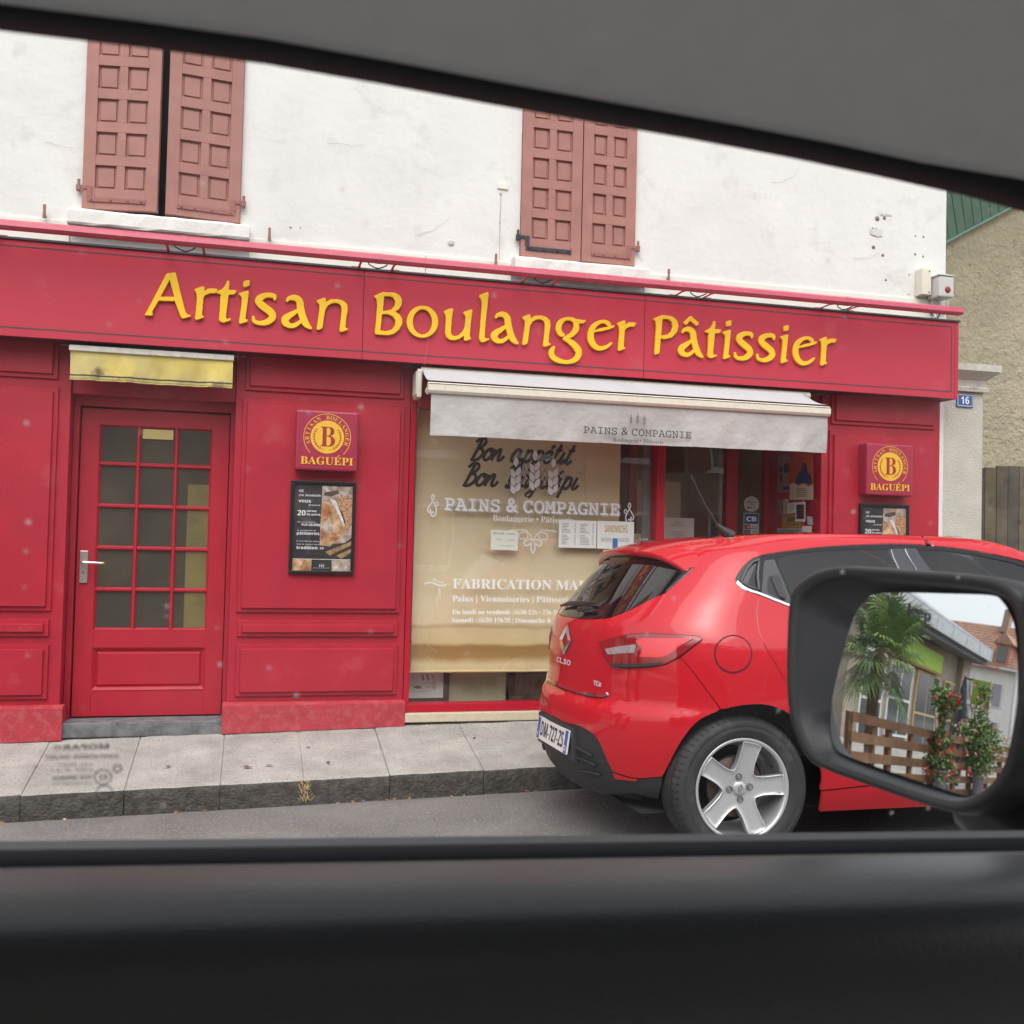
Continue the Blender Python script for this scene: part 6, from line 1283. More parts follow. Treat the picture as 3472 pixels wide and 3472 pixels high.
# cabin: seats, wheel and a dark floor so that the glass has something behind it
SEAT = mat('seat cloth', (.045, .045, .05), .9, var=.2, vscale=30); CAB = mat('cabin trim', (.03, .03, .033), .8)
def cbox(name, x0, x1, y0, y1, z0, z1, m, par=None, bev=.03):
    b = MB().box(x0, x1, y0, y1, z0, z1, bev); b.v = [tuple(CARM @ Vector(v)) for v in b.v]; return b.build(name, m, par or car)
for y in (-.36, .36):
    st_ = cbox('front_seat', .95, 1.10, y-.24, y+.24, .45, 1.10, SEAT, None, .05); cbox('headrest', .93, 1.02, y-.13, y+.13, 1.13, 1.30, SEAT, st_, .04)
st_ = cbox('rear_seat', .05, .22, -.6, .6, .5, 1.05, SEAT, None, .05)
for y in (-.38, 0, .38): cbox('headrest', .04, .13, y-.12, y+.12, 1.06, 1.20, SEAT, st_, .03)
cbox('cabin_floor', -.3, 2.3, -.66, .66, .42, .45, CAB, None, 0); cbox('dashboard', 1.95, 2.35, -.66, .66, .7, 1.0, CAB, None, .06); cbox('parcel_shelf', -.33, .05, -.55, .55, .98, 1.0, CAB, None, .005)
cbox('headliner', .1, 1.35, -.5, .5, 1.43, 1.44, mat('car headliner', (.25, .25, .25), .9), None, 0)
# wheels
def wheel(xc, s):
    T_ = CARM @ Matrix.Translation((xc, s*.755, .32)) @ (Matrix.Identity(4) if s < 0 else Matrix.Rotation(math.pi, 4, 'Z'))
    w = bpy.data.objects.new('wheel', None); col.objects.link(w); w.matrix_world = T_; w.empty_display_size = .1
    w.parent = car; w.matrix_parent_inverse = world_of(car).inverted(); w.matrix_basis = T_
    # axis -y is outward
    def put(name, b, m):
        b.v = [tuple(T_ @ Vector(v)) for v in b.v]; o = b.build(name, m); o.parent = w; o.matrix_parent_inverse = T_.inverted(); return o
    C0 = (0, 0, 0); AX = (0, -1, 0); RF = (0, 0, 1)
    ty = MB().lathe([(.215, -.09), (.235, -.105), (.28, -.108), (.302, -.098), (.314, -.085), (.318, -.06), (.32, 0), (.318, .06), (.314, .085), (.302, .098), (.29, .104), (.278, .106), (.275, .1035), (.268, .107), (.245, .104), (.232, .098), (.226, .092), (.219, .088)], C0, AX, RF, 72)
    put('tyre', ty, RUB)
    tr_ = MB()
    for k in range(64):
        a = 2*math.pi*k/64; c_, s__ = math.cos(a), math.sin(a); da = .012
        tr_.add([((r_*math.sin(a+q)), h_, r_*math.cos(a+q)) for r_, h_, q in ((.3155, -.083, -da), (.3155, -.083, da), (.3045, -.099, da+.01), (.3045, -.099, -da+.01))], [(0, 1, 2, 3)])
        tr_.add([((r_*math.sin(a+q)), h_, r_*math.cos(a+q)) for r_, h_, q in ((.3205, -.052, -da), (.3205, -.052, da), (.3185, -.074, da), (.3185, -.074, -da))], [(0, 1, 2, 3)])
    for h_ in (-.045, -.015, .015, .045): tr_.lathe([(.3207, h_-.004), (.3207, h_+.004)], C0, AX, RF, 60)
    put('tread_groove', tr_, SHELLM)
    ri = MB().lathe([(.170, -.06), (.196, -.05), (.204, .02), (.207, .07), (.209, .082), (.221, .089), (.2245, .094), (.222, .097), (.214, .0955), (.2085, .090), (.2065, .082)], C0, AX, RF, 72)
    put('rim', ri, ALLOY)
    put('brake_disc', MB().lathe([(.05, .02), (.13, .02), (.135, .012), (.135, .0), (.05, -.01)], C0, AX, RF, 40), mat('rusty disc', (.13, .10, .085), .5, metal=.5, var=.3, vscale=20))
    put('wheel_back', MB().lathe([(.0, -.055), (.17, -.055)], C0, AX, RF, 40), SHELLM)
    # five broad spokes, traced as one star-shaped plate with rounded windows between the spokes
    import math as m_
    def plate(name, shrink, yf, yb, m, rr):
        poly = []
        for k in range(5):
            a0 = 2*math.pi*k/5+R(14)
            half = R(12.4); 
            # outer end of the spoke on the rim, then down the flank to the valley
            poly += [(rr, a0-half), (rr, a0-half*.5), (rr, a0), (rr, a0+half*.5), (rr, a0+half)]
            for r_, ww in ((.185, .0425), (.160, .0405), (.135, .0395), (.115, .040), (.101, .0425), (.0915, .0455)):
                poly.append((r_, a0+math.asin(min(1, (ww-shrink)/r_)) if r_ > .05 else 0))
            poly.append((.0855, a0+R(36)))
            for r_, ww in ((.0915, .0455), (.101, .0425), (.115, .040), (.135, .0395), (.160, .0405), (.185, .0425)):
                poly.append((r_, a0+R(72)-math.asin(min(1, (ww-shrink)/r_)) if r_ > .05 else 0))
        return [(r_*math.sin(a), r_*math.cos(a)) for r_, a in poly]
    PL = plate('s', 0., 0, 0, None, .208)
    def yface(x, z): r_ = math.hypot(x, z); return -(.060+.026*(r_/.208)**1.6-.004*max(0, 1-r_/.06))
    vs = [Vector(p) for p in PL]; n_ = len(vs); es = [(i, (i+1) % n_) for i in range(n_)]; pts = list(vs)
    for i in range(-14, 15):
        for j in range(-14, 15):
            q = (i*.0152+(j % 2)*.0076, j*.0132)
            if inpoly(q, PL): pts.append(Vector(q))
    o_ = geometry.delaunay_2d_cdt(pts, es, [], 1, 1e-6); sp__ = MB()
    def ridge(x, z):   # spokes are edged by a raised rib
        d = min(((x-p[0])**2+(z-p[1])**2) for p in PL); d = math.sqrt(d); return -.004 if d < .004 else (0. if d < .012 else .0012)
    V_ = [(v.x, yface(v.x, v.y)+ridge(v.x, v.y), v.y) for v in o_[0]]
    sp__.add(V_, [tuple(f)[::1] for f in o_[2]], True)
    sp__.add([(p[0], yface(*p)-.004, p[1]) for p in PL]+[(p[0]*.985, yface(*p)+.032, p[1]*.985) for p in PL], [(i, (i+1) % n_, n_+(i+1) % n_, n_+i) for i in range(n_)], True)
    put('spokes', sp__, ALLOY)
    # slim bright rib round the spoke edges
    rb = MB().tube([(p[0]*.985, yface(*p)-.0035, p[1]*.985) for p in PL]+[(PL[0][0]*.985, yface(*PL[0])-.0035, PL[0][1]*.985)], .0028, 5); put('spoke_rib', rb, mat('alloy edge', (.75, .76, .77), .22, metal=.6))
    cap = MB().lathe([(.030, .058), (.030, .066), (.027, .069), (0, .070)], C0, AX, RF, 28); put('centre_cap', cap, ALLOY)
    dmx = MB(); k_ = .62
    for sgn in (1,):
        oo = [(0, .020), (.013, 0), (0, -.020), (-.013, 0)]; ii = [(0, .011), (.006, .001), (0, -.011), (-.006, -.001)]
        for k in range(4): dmx.poly([(q[0]+q[1]*.35, -.0712, q[1]) for q in (oo[k], oo[(k+1) % 4], ii[(k+1) % 4], ii[k])])
    put('cap_emblem', dmx, mat('emblem grey', (.28, .28, .29), .4, metal=.5))
    for k in range(4):
        a = math.pi/2*k+R(-4); c_ = (.05*math.sin(a), 0, .05*math.cos(a))
        put('bolt_recess', MB().lathe([(.0, .056), (.011, .056), (.0125, .066), (.0145, .0665), (.0155, .063)], c_, AX, RF, 18), mat('bolt recess', (.12, .12, .12), .5, metal=.4))
        put('wheel_bolt', MB().lathe([(.0, .058), (.003, .058), (.0032, .064), (.0075, .0645), (.008, .056)], c_, AX, RF, 12), mat('bolt', (.28, .28, .28), .35, metal=.8))
    v_ = MB().tube([(.155, -.05, .095), (.15, -.08, .09)], .005, 6); put('valve', v_, BLK)
    # raised brand lettering on the sidewall
    v, f = raw_text('ContiPremium', 'bold', 0, 2); xa, xb = min(p[0] for p in v), max(p[0] for p in v); L_ = MB(); q_ = []
    for p in v:
        a = R(-18)+(p[0]-xa)/(xb-xa)*R(44); r_ = .246+p[1]/.72*.017; q_.append((r_*math.sin(a), -.1075, r_*math.cos(a)))
    L_.add(q_, f); put('tyre_lettering', L_, mat('tyre print', (.011, .011, .012), .8))
    return w
for xc in (0., 2.667):
    for s in (-1, 1): wheel(xc, s)
# headlamps and grille at the far end
for s in (-1, 1):
    car_panel('headlight', None, mat('headlamp', (.5, .52, .55), .08, spec=.7, coat=.8), car, poly=[(q[0], q[1]) for q in (lambda f: [(f(.66)-.95, .66), (f(.66)-.6, .64), (f(.7)-.55, .70), (f(.76)-.8, .77), (f(.78)-1.15, .785), (f(.74)-1.2, .74)])(carUF)], kind='side', off=.006, rim=.01, gap=0, step=.05, sides=(s,))
# ================================================================== the car the viewer sits in: driver's door, window and wing mirror
suv = thing('suv_car', 'dark car with black padded door, grey headlining and black wing mirror facing the shop', 'car', (0, -6.9, .1))
PAD = mat('soft black trim', (.016, .018, .021), .34, bump=.0003, bscale=330, spec=.5, var=.06, vscale=9)
SEAL = mat('black rubber seal', (.012, .013, .017), .75, spec=.25)
BELT = mat('belt moulding', (.30, .31, .32), .4, spec=.6)
LINER = mat('grey headlining', (.60, .59, .585), .95, bump=.0005, bscale=900, var=.03, vscale=40)
SUVP = mat('suv paint', (.05, .055, .06), .3, coat=1.)
PAD.node_tree.nodes['Principled BSDF'].inputs['Sheen Weight'].default_value = .45; PAD.node_tree.nodes['Principled BSDF'].inputs['Sheen Roughness'].default_value = .35
XS = [-1.05+.05*i for i in range(40)]
def zbelt(x): return 1.349-.037*x
TZ = [(-1.1, 1.712), (-.6, 1.722), (-.105, 1.7224), (-.005, 1.7234), (.11, 1.7182), (.239, 1.7125), (.338, 1.7049), (.387, 1.6995), (.5, 1.678), (.65, 1.632), (.8, 1.56), (1.0, 1.44)]
def ztop(x): return _pw(TZ, x)
def sweep(name, prof, m, zf, xs=XS, parent=suv):
    return MB().grid([[(x, y, zf(x)+dz) for y, dz in prof] for x in xs]).build(name, m, parent)
sweep('belt_moulding', [(-6.118, -.06), (-6.122, -.018), (-6.130, -.009), (-6.142, -.0025), (-6.149, .0), (-6.150, -.03)], BELT, zbelt)
sweep('window_seal', [(-6.153, -.03), (-6.1545, -.003), (-6.160, -.0025), (-6.168, -.004), (-6.173, -.0075), (-6.175, -.03)], SEAL, zbelt)
sweep('door_pad', [(-6.173, -.03), (-6.174, -.010), (-6.178, -.0052), (-6.19, -.0042), (-6.215, -.0050), (-6.234, -.0085), (-6.246, -.0150), (-6.255, -.026), (-6.261, -.042), (-6.266, -.072), (-6.271, -.16), (-6.273, -.26), (-6.285, -.30), (-6.30, -.33)], PAD, zbelt)
sweep('door_card', [(-6.30, -.33), (-6.33, -.36), (-6.345, -.40), (-6.33, -.44), (-6.29, -.5), (-6.28, -.9)], PAD, zbelt)
sweep('door_frame', [(-6.235, .075), (-6.245, .048), (-6.262, .024), (-6.280, .0105), (-6.300, 0.), (-6.316, -.0035), (-6.328, -.005), (-6.334, -.001), (-6.336, .03)], SEAL, ztop)
HXS = [-1.05+.05*i for i in range(37)]
sweep('headlining', [(-6.331, .000), (-6.335, -.0055), (-6.343, -.003), (-6.365, .016), (-6.40, .042), (-6.45, .068), (-6.52, .090), (-6.62, .103), (-6.8, .110), (-7.1, .112)], LINER, lambda x: ztop(x)+.10*max(0, (x-.30))**1.2)
MB().grid([[(x, -6.152-.11*t, zbelt(x)+(ztop(x)+.02-zbelt(x))*t) for x in XS] for t in [k/8 for k in range(9)]]).build('side_window', glass_mat('dusty side glass', (.985, .985, .985), gloss=.12, dust=.7), suv)
# etched maker's marks in the corner of the pane, seen from behind
ETCH = mat('etched mark', (.012, .010, .016), .7)
def gz(a, c): t = (c-zbelt(a))/.37; return (a, -6.1526-.11*t, c)
def etch(s_, st_, x0, x1, z0, z1, off=0.):
    v, f = raw_text(s_, st_, off, 2); xa, xb = min(p[0] for p in v), max(p[0] for p in v); yb_ = max(p[1] for p in v)
    MB().add([gz(x1-(p[0]-xa)/(xb-xa)*(x1-x0), z0+p[1]/yb_*(z1-z0)) for p in v], f).build('etched_mark', ETCH, suv)
etch('MOPAR®', 'bold', -.0971, -.0696, 1.4050, 1.4080); etch('SAINT-GOBAIN SEKURIT', 'bold', -.1012, -.065, 1.4000, 1.4022)
etch('AS2  M157', 'sans', -.0946, -.0776, 1.3958, 1.3974); etch('5983  C 2.1', 'sans', -.098, -.0776, 1.3930, 1.3946); etch('T', 'sans', -.1065, -.1048, 1.3950, 1.3968)
etch('43R-000929', 'bold', -.0977, -.0781, 1.3885, 1.3905); etch('M367 DOT459 AS2', 'sans', -.0975, -.0781, 1.3855, 1.3868); etch('E2', 'bold', -.0745, -.0708, 1.3878, 1.3908)
etch('CCC', 'bold', -.0745, -.0695, 1.3795, 1.3812)
for cx_e, cz_e, r_e in ((-.0727, 1.3893, .0042), (-.072, 1.3803, .0042)): MB().ribbon([gz(cx_e+r_e*math.cos(a), cz_e+r_e*math.sin(a)) for a in [k*math.pi/12 for k in range(25)]], .0006, (0, -1, 0)).build('etched_mark', ETCH, suv)
st5 = MB()
for k in range(5):
    a0, a1 = math.pi/2+k*2*math.pi/5, math.pi/2+(k+1)*2*math.pi/5; c5 = (-.0654, 1.3939); q = lambda r_, a: gz(c5[0]+r_*math.cos(a), c5[1]+r_*math.sin(a))
    st5.poly([q(.0028, a0+.08), q(.0028, a1-.08), q(.001, (a0+a1)/2)])
st5.build('etched_mark', ETCH, suv)
# wing mirror
MC = Vector((.53794, -6.01609, 1.40298)); MN = Vector((-.975, -.185, .106)).normalized(); MU = Vector((-.18642, .98247, 0)); MV = Vector((.10435, .0198, .99434)); MR = 1.25
GLS = [(0.0806, 0.071), (0.0688, 0.079), (0.037, 0.082), (-0.016, 0.084), (-0.054, 0.085), (-0.064, 0.081), (-0.072, 0.072), (-0.078, 0.06), (-0.083, 0.036), (-0.086, 0.004), (-0.086, -0.023), (-0.084, -0.05), (-0.078, -0.062), (-0.068, -0.069), (-0.057, -0.0715), (0.003, -0.07), (0.0742, -0.067), (0.0978, -0.063), (0.1064, -0.049), (0.1086, -0.025), (0.1043, 0.002), (0.0957, 0.04), (0.0892, 0.06)]
HSE = [(0.16, 0.064), (0.152, 0.082), (0.13, 0.095), (0.101, 0.102), (0.056, 0.1025), (0.008, 0.1015), (-0.05, 0.1), (-0.085, 0.095), (-0.101, 0.08), (-0.108, 0.05), (-0.11, 0.01), (-0.106, -0.03), (-0.1, -0.05), (-0.091, -0.063), (-0.08, -0.073), (-0.067, -0.081), (-0.049, -0.085), (-0.013, -0.0855), (0.033, -0.084), (0.098, -0.081), (0.12, -0.072), (0.136, -0.055), (0.147, -0.032), (0.155, 0.008)]
def MP(u, v, d=0.): return MC+MU*u+MV*v+MN*d
wm = bpy.data.objects.new('wing_mirror', None); col.objects.link(wm); wm.location = MC; wm.empty_display_size = .05; wm.parent = suv; wm.matrix_parent_inverse = world_of(suv).inverted()
HB = mat('mirror shell', (.014, .0145, .016), .36, spec=.5, bump=.0002, bscale=900)
hs_ = [Vector(p) for p in catmull([(u, v, 0) for u, v in HSE], 3, True)]; gs_ = [Vector(p) for p in catmull([(u, v, 0) for u, v in GLS], 3, True)]
cu = sum((p for p in hs_), Vector())/len(hs_)
def ringp(L, k, d, c=cu): return [MP(c.x+(p.x-c.x)*k, c.y+(p.y-c.y)*k, d) for p in L]
outer = [ringp(hs_, .90, .012), ringp(hs_, .955, .017), ringp(hs_, .985, .013), ringp(hs_, 1., .002), ringp(hs_, 1.0, -.012), ringp(hs_, .985, -.035), ringp(hs_, .93, -.065), ringp(hs_, .82, -.090), ringp(hs_, .62, -.108), ringp(hs_, .3, -.116), ringp(hs_, .02, -.118)]
MB().grid([r_+r_[:1] for r_ in outer]).build('mirror_housing', HB, wm)
# recess wall from the lip down to the glass: match points by direction
def near(L, p): return min(L, key=lambda q: (math.atan2(q.y-cu.y, q.x-cu.x)-math.atan2(p.y-cu.y, p.x-cu.x)+math.pi) % (2*math.pi)-math.pi if False else abs(((math.atan2(q.y-.005, q.x-.0)-math.atan2(p.y-.005, p.x-.0)+math.pi) % (2*math.pi))-math.pi))
wallr = [ringp(hs_, .90, .012), ringp(hs_, .875, .004)]
gm = [near(gs_, p) for p in hs_]
wallr.append([MP(g_.x*1.03, g_.y*1.03, -.012) for g_ in gm]); wallr.append([MP(g_.x*.99, g_.y*.99, -.014) for g_ in gm])
MB().grid([r_+r_[:1] for r_ in wallr]).build('mirror_recess', mat('mirror recess black', (.035, .038, .043), .45), wm)
def bulg(u, v): return math.sqrt(MR*MR-u*u-v*v)-MR
rr_ = []
for k in range(11): t = 1-k/10*.999; rr_.append([MP(p.x*t, p.y*t, bulg(p.x*t, p.y*t)-.0) for p in gs_])
gmesh = MB().grid([(r_+r_[:1])[::-1] for r_ in rr_])
MIR = mat('mirror silver', (.80, .82, .83), .012, metal=1.)
mg = gmesh.build('mirror_glass', MIR, wm)
me_ = mg.data; C_ = MC-MN*MR; me_.normals_split_custom_set([(me_.vertices[lp.vertex_index].co-C_).normalized() for lp in me_.loops])
v, f = raw_text('Jeep', 'bold', .0, 3); xa, xb = min(p[0] for p in v), max(p[0] for p in v)
def mt(p): u = .0285-(p[0]-xa)/(xb-xa)*.0275; w__ = .0655+p[1]*.0125-.006*((p[0]-xa)/(xb-xa)); return MP(u, w__, bulg(u, w__)+.0006)
MB().add([mt(p) for p in v], f).build('mirror_lettering', mat('mirror print', (.05, .055, .06), .6), mg)
MB().tube([MP(-.03, -.075, -.05), MP(-.075, -.105, -.05), MP(-.12, -.115, -.055)], [.034, .030, .045], 12).build('mirror_foot', HB, wm)
# the rest of the body, enough to shade the cabin and to show in reflections
def side_poly(y, th, m, name):
    pts = [(-2.45, .42), (-2.0, .36)]
    for xc in (-1.62,):
        pts += [(xc+.40*math.cos(a), .45+.40*math.sin(a)) for a in [math.pi-k*math.pi/10 for k in range(11)]]
    pts += [(-1.2, .36), (.5, .36)]+[(.95+.40*math.cos(a), .45+.40*math.sin(a)) for a in [math.pi-k*math.pi/10 for k in range(11)]]+[(1.4, .40), (1.72, .5), (1.75, .95), (1.6, 1.12), (.95, 1.20), (.9, zbelt(.9)-.02), (-1.05, zbelt(-1.05)-.02), (-2.4, 1.36)]
    return MB().prism([(x, y, z) for x, z in pts], (0, th, 0)).build(name, m, suv)
side_poly(-6.16, .042, SUVP, 'body_side')
MB().prism([(.92, -7.2, 1.22), (.92, -6.165, 1.20), (1.62, -6.165, 1.115), (1.62, -7.2, 1.13)], (0, 0, -.04)).build('bonnet', SUVP, suv)
MB().grid([[(x, y, ztop(min(x, .35))+.14+.03*(1-((y+7.04)/.85)**2)) for x in (-2.3, -1.5, -.8, -.2, .1, .35)] for y in [-7.12+.085*k for k in range(11)]]).build('roof', SUVP, suv)
MB().grid([[(x, y, z) for x in (-2.3, -1.5, -1.0)] for y, z in ((-6.33, 1.72), (-6.30, 1.80), (-6.28, 1.86))]).build('roof_rail', SUVP, suv)
for y0, y1 in ((-6.34, -6.28),):
    MB().prism([(.35, y0, 1.84), (.35, y1, 1.84), (1.15, y1, 1.26), (1.15, y0, 1.26)], (.10, 0, 0)).build('windscreen_pillar', SUVP, suv)
    bx('centre_pillar', -1.12, -1.04, y0, y1, 1.3, 1.86, SUVP, suv); bx('rear_pillar', -2.4, -2.1, y0, y1, 1.3, 1.86, SUVP, suv)
for xc in (-1.62, .95):
    MB().lathe([(0, .02), (.2, .03), (.22, .04), (.33, .04), (.35, .02), (.352, -.16), (.33, -.2)], (xc, -6.14, .45), (0, 1, 0), (1, 0, 0), 32).build('wheel', RUB, suv)
# ================================================================== the street behind, seen in the mirror
gz_ = lambda x, y=-2.5: road_z(x, y)
fe = thing('terrace_fence', 'horizontal brown plank fence round the cafe terrace seen in the wing mirror', 'fence', (-7, -2.45, 0))
BRW = [mat('terrace plank %d' % k, c, .7, c2=tuple(q*.7 for q in c), vscale=5, var=.2) for k, c in enumerate(((.20, .10, .048), (.16, .08, .038), (.24, .13, .065)))]
px_ = [-3.3, -4.35, -5.75, -7.35, -9.0, -10.7, -12.4, -14.2]; pr = random.Random(12)
for a, b in zip(px_[:-1], px_[1:]):
    for k in range(6):
        z = .12+.205*k; za, zb_ = .02*a+z, .02*b+z
        m_ = MB().prism([(a, -2.47, za), (b, -2.47, zb_), (b, -2.47, zb_+.108), (a, -2.47, za+.108)], (0, .028, 0)); m_.build('plank', BRW[pr.randrange(3)], fe)
for x in px_: bx('post', x-.05, x+.05, -2.44, -2.35, gz_(x), .02*x+1.24, BRW[1], fe)
for a in (-3.9, -5.0, -6.6, -8.2): bx('post', a-.04, a+.04, -2.44, -2.37, gz_(a), .02*a+1.2, BRW[0], fe)
side = MB()
LEAFG = [mat('leaf green %d' % k, c, .6, var=.3, vscale=9) for k, c in enumerate(((.11, .20, .05), (.16, .27, .075), (.07, .13, .05), (.24, .33, .10)))]
def bush(name, x, y, z0, z1, rad, n, leafm, flm, label, grp=None, nf=40, fs=.04):
    t = thing(name, label, 'shrub', (x, y, z0), grp); g = random.Random(int(abs(x*97)))
    stem = MB()
    for k in range(7):
        a = g.uniform(0, 6.28); P_ = [(x, y, z0)]
        for j in range(1, 5): P_.append((x+math.cos(a)*rad*.25*j*g.uniform(.5, 1.1), y+math.sin(a)*rad*.25*j*g.uniform(.5, 1.1), z0+(z1-z0)*j/4*g.uniform(.7, 1.)))
        stem.tube(catmull(P_, 3), .009, 5)
    stem.build('stem', mat('stem brown', (.10, .08, .04), .8), t)
    def spot():
        while True:
            p = Vector((g.gauss(0, .45), g.gauss(0, .45), g.uniform(0, 1)))
            w__ = .55+.45*math.sin(p.z*7+x)+.2*math.sin(p.z*17)
            if math.hypot(p.x, p.y) < max(.25, w__): return Vector((x+p.x*rad, y+p.y*rad, z0+(z1-z0)*p.z))
    for q, lm in enumerate(leafm):
        lf = MB()
        for k in range(n//len(leafm)):
            c = spot(); d = Vector((g.gauss(0, 1), g.gauss(0, 1), g.gauss(0, .7))).normalized(); e = d.orthogonal().normalized(); L = g.uniform(.045, .085)
            lf.add([c, c+d*L*.5+e*L*.28, c+d*L, c+d*L*.5-e*L*.28], [(0, 1, 2, 3)])
        lf.build('foliage', lm, t, 'stuff')
    fl_ = MB()
    for k in range(nf):
        c = spot(); c = c+(c-Vector((x, y, c.z)))*.35
        for j in range(7):
            d = Vector((g.gauss(0, 1), g.gauss(0, 1), g.gauss(0, 1))).normalized(); e = d.orthogonal().normalized(); f_ = d.cross(e); L = fs*g.uniform(.6, 1.1)
            fl_.add([c, c+d*L*.6+e*L*.5, c+d*L, c+d*L*.6-e*L*.5], [(0, 1, 2, 3)])
    if nf: fl_.build('flowers', flm, t, 'stuff')
    return t
def planter(x, lab):
    t = thing('planter_post', lab, 'planter', (x, -2.56, gz_(x)), 'grey planter posts at the terrace')
    MB().lathe([(.11, 0), (.11, .62), (.125, .625), (.125, .66), (.10, .66), (.10, .6), (0, .6)], (x, -2.60, gz_(x)), (0, 0, 1), (1, 0, 0), 20).build('tube', mat('galvanised', (.36, .38, .40), .45, metal=.4, var=.1, vscale=8), t)
    MB().lathe([(.098, .6), (.05, .615), (0, .62)], (x, -2.60, gz_(x)), (0, 0, 1), (1, 0, 0), 12).build('soil', mat('soil', (.05, .035, .025), .95), t)
planter(-5.75, 'grey metal planter tube holding red flowers by the plank fence'); planter(-7.35, 'grey metal planter tube holding pale pink roses by the plank fence')
bush('red_flower_bush', -5.75, -2.58, .5, 1.75, .36, 1900, LEAFG[:3], mat('red petals', (.55, .02, .04), .6), 'climbing bush with bright red flowers beside the plank fence', None, 60, .055)
bush('pink_rose_bush', -7.35, -2.58, .5, 2.05, .56, 3300, LEAFG[1:], mat('pink petals', (.75, .42, .42), .6), 'tall loose bush with pale pink roses beside the plank fence', None, 90, .05)
# fan palm
pt_ = thing('palm_tree', 'fan palm with drooping green leaves behind the plank fence', 'tree', (-5.2, -1.3, 0))
PX0, PY0 = -5.2, -1.3
MB().tube([(PX0, PY0, -.05), (PX0+.03, PY0, .8), (PX0, PY0+.02, 1.6), (PX0+.02, PY0, 2.25)], [.12, .11, .13, .10], 12).build('trunk', mat('palm fibre', (.13, .09, .05), .95, var=.4, vscale=20, bump=.02, bscale=30), pt_)
g = random.Random(4)
for k in range(46):
    az = k*2.4+g.uniform(-.3, .3); el = R(g.uniform(-50, 70)); d = Vector((math.cos(az)*math.cos(el), math.sin(az)*math.cos(el), math.sin(el))); L = g.uniform(.45, .75)
    base = Vector((PX0, PY0, 2.12)); tip = base+d*L+Vector((0, 0, -.12)); side_ = d.cross(Vector((0, 0, 1))).normalized(); up_ = side_.cross(d)
    f_ = MB().tube([base, base+d*L*.5, tip], [.012, .009, .007], 5)
    for j in range(26):
        a = R(-125+j*10); dl = (d*math.cos(a)+side_*math.sin(a)).normalized(); Ll = (.62-.16*abs(a)/2.2)*g.uniform(.85, 1.1); w__ = .017
        q = (dl.cross(up_)).normalized()*w__; m1 = tip+dl*Ll*.55+up_*.01; e1_ = tip+dl*Ll+Vector((0, 0, -.16*Ll-.05*g.random()))
        f_.add([tip, m1+q, e1_, m1-q], [(0, 1, 2, 3)])
    f_.build('frond', LEAFG[(1, 3, 0, 1, 2)[k % 5]], pt_)
# cafe
cf = thing('cafe_building', 'low stone cafe with grey roof edge and lime green signboard behind the terrace', 'building', (-11, 1.6, 0))
CST = mat('cafe stone', (.42, .36, .30), .9, c2=(.34, .29, .24), vscale=4, bump=.006, bscale=30)
CWH = mat('cafe white frame', (.74, .74, .72), .6); CGLS = mat('cafe window dark', (.07, .085, .09), .05, spec=.7, coat=.5); CWD = mat('cafe timber', (.50, .37, .20), .6, var=.1, vscale=8)
bx('wall', -15.0, -7.4, 1.75, 5.5, -.3, 3.5, CST, cf)
for x0, x1, z0, z1 in ((-9.3, -8.1, .2, 2.45), (-11.0, -9.6, .55, 2.45), (-12.9, -11.3, .1, 2.45), (-14.2, -13.3, .1, 2.45)):
    w1 = bx('window', x0, x1, 1.66, 1.75, z0, z1, CWD if x0 < -11 else CWH, cf)
    nxx = 2
    for i in range(2):
        for j in range(2):
            a = x0+.07+(x1-x0-.07)*i/2; b = x0+(x1-x0-.07)*(i+1)/2; c0 = z0+.07+(z1-z0-.07)*j/2; c1 = z0+(z1-z0-.07)*(j+1)/2
            bx('pane', a, b, 1.645, 1.659, c0, c1, CGLS, w1)
bx('pillar', -14.95, -14.3, 1.5, 1.748, -.3, 3.3, CST, cf)
bx('sign_frame', -12.7, -9.3, 1.52, 1.62, 2.48, 3.12, mat('brown sign frame', (.30, .15, .07), .6), cf); sb_ = bx('signboard', -12.62, -9.38, 1.50, 1.519, 2.54, 3.06, mat('lime board', (.30, .48, .06), .6, var=.12, vscale=5), cf)
v, f = raw_text('La Terrasse', 'script', 0, 3) if False else ([], [])
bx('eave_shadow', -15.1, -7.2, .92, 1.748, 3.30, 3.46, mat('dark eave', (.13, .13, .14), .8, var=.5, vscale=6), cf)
bx('gutter', -15.2, -7.1, .78, .918, 3.46, 3.80, mat('zinc edge', (.42, .44, .46), .5, metal=.3, var=.12, vscale=3), cf)
for x in [-15.1+1.15*k for k in range(8)]: bx('gutter_joint', x, x+.012, .772, .779, 3.465, 3.795, mat('zinc joint', (.2, .21, .22), .5), cf)
MB().prism([(-15.2, .80, 3.80), (-15.2, 5.6, 5.6), (-7.1, 5.6, 5.6), (-7.1, .80, 3.80)], (0, 0, .06)).build('roof', mat('zinc roof', (.33, .34, .36), .6), cf)
MB().box(-10.2, -8.2, 3.0, 5.2, 5.2, 7.6).build('upper_storey', mat('upper render', (.60, .56, .48), .9), cf)
hg = thing('hanging_sign', 'lime green projecting sign with a red chilli on the cafe corner', 'sign', (-14.6, .9, 2.4))
bx('board', -14.64, -14.60, .42, 1.10, 1.95, 2.75, MATS['lime board'], hg, .004); bx('frame_bar', -14.66, -14.58, .38, .418, 1.9, 2.8, CWD, hg); bx('frame_bar', -14.66, -14.58, 1.102, 1.14, 1.9, 2.8, CWD, hg); bx('bracket', -14.64, -14.60, 1.14, 1.52, 2.7, 2.75, BLK, hg)
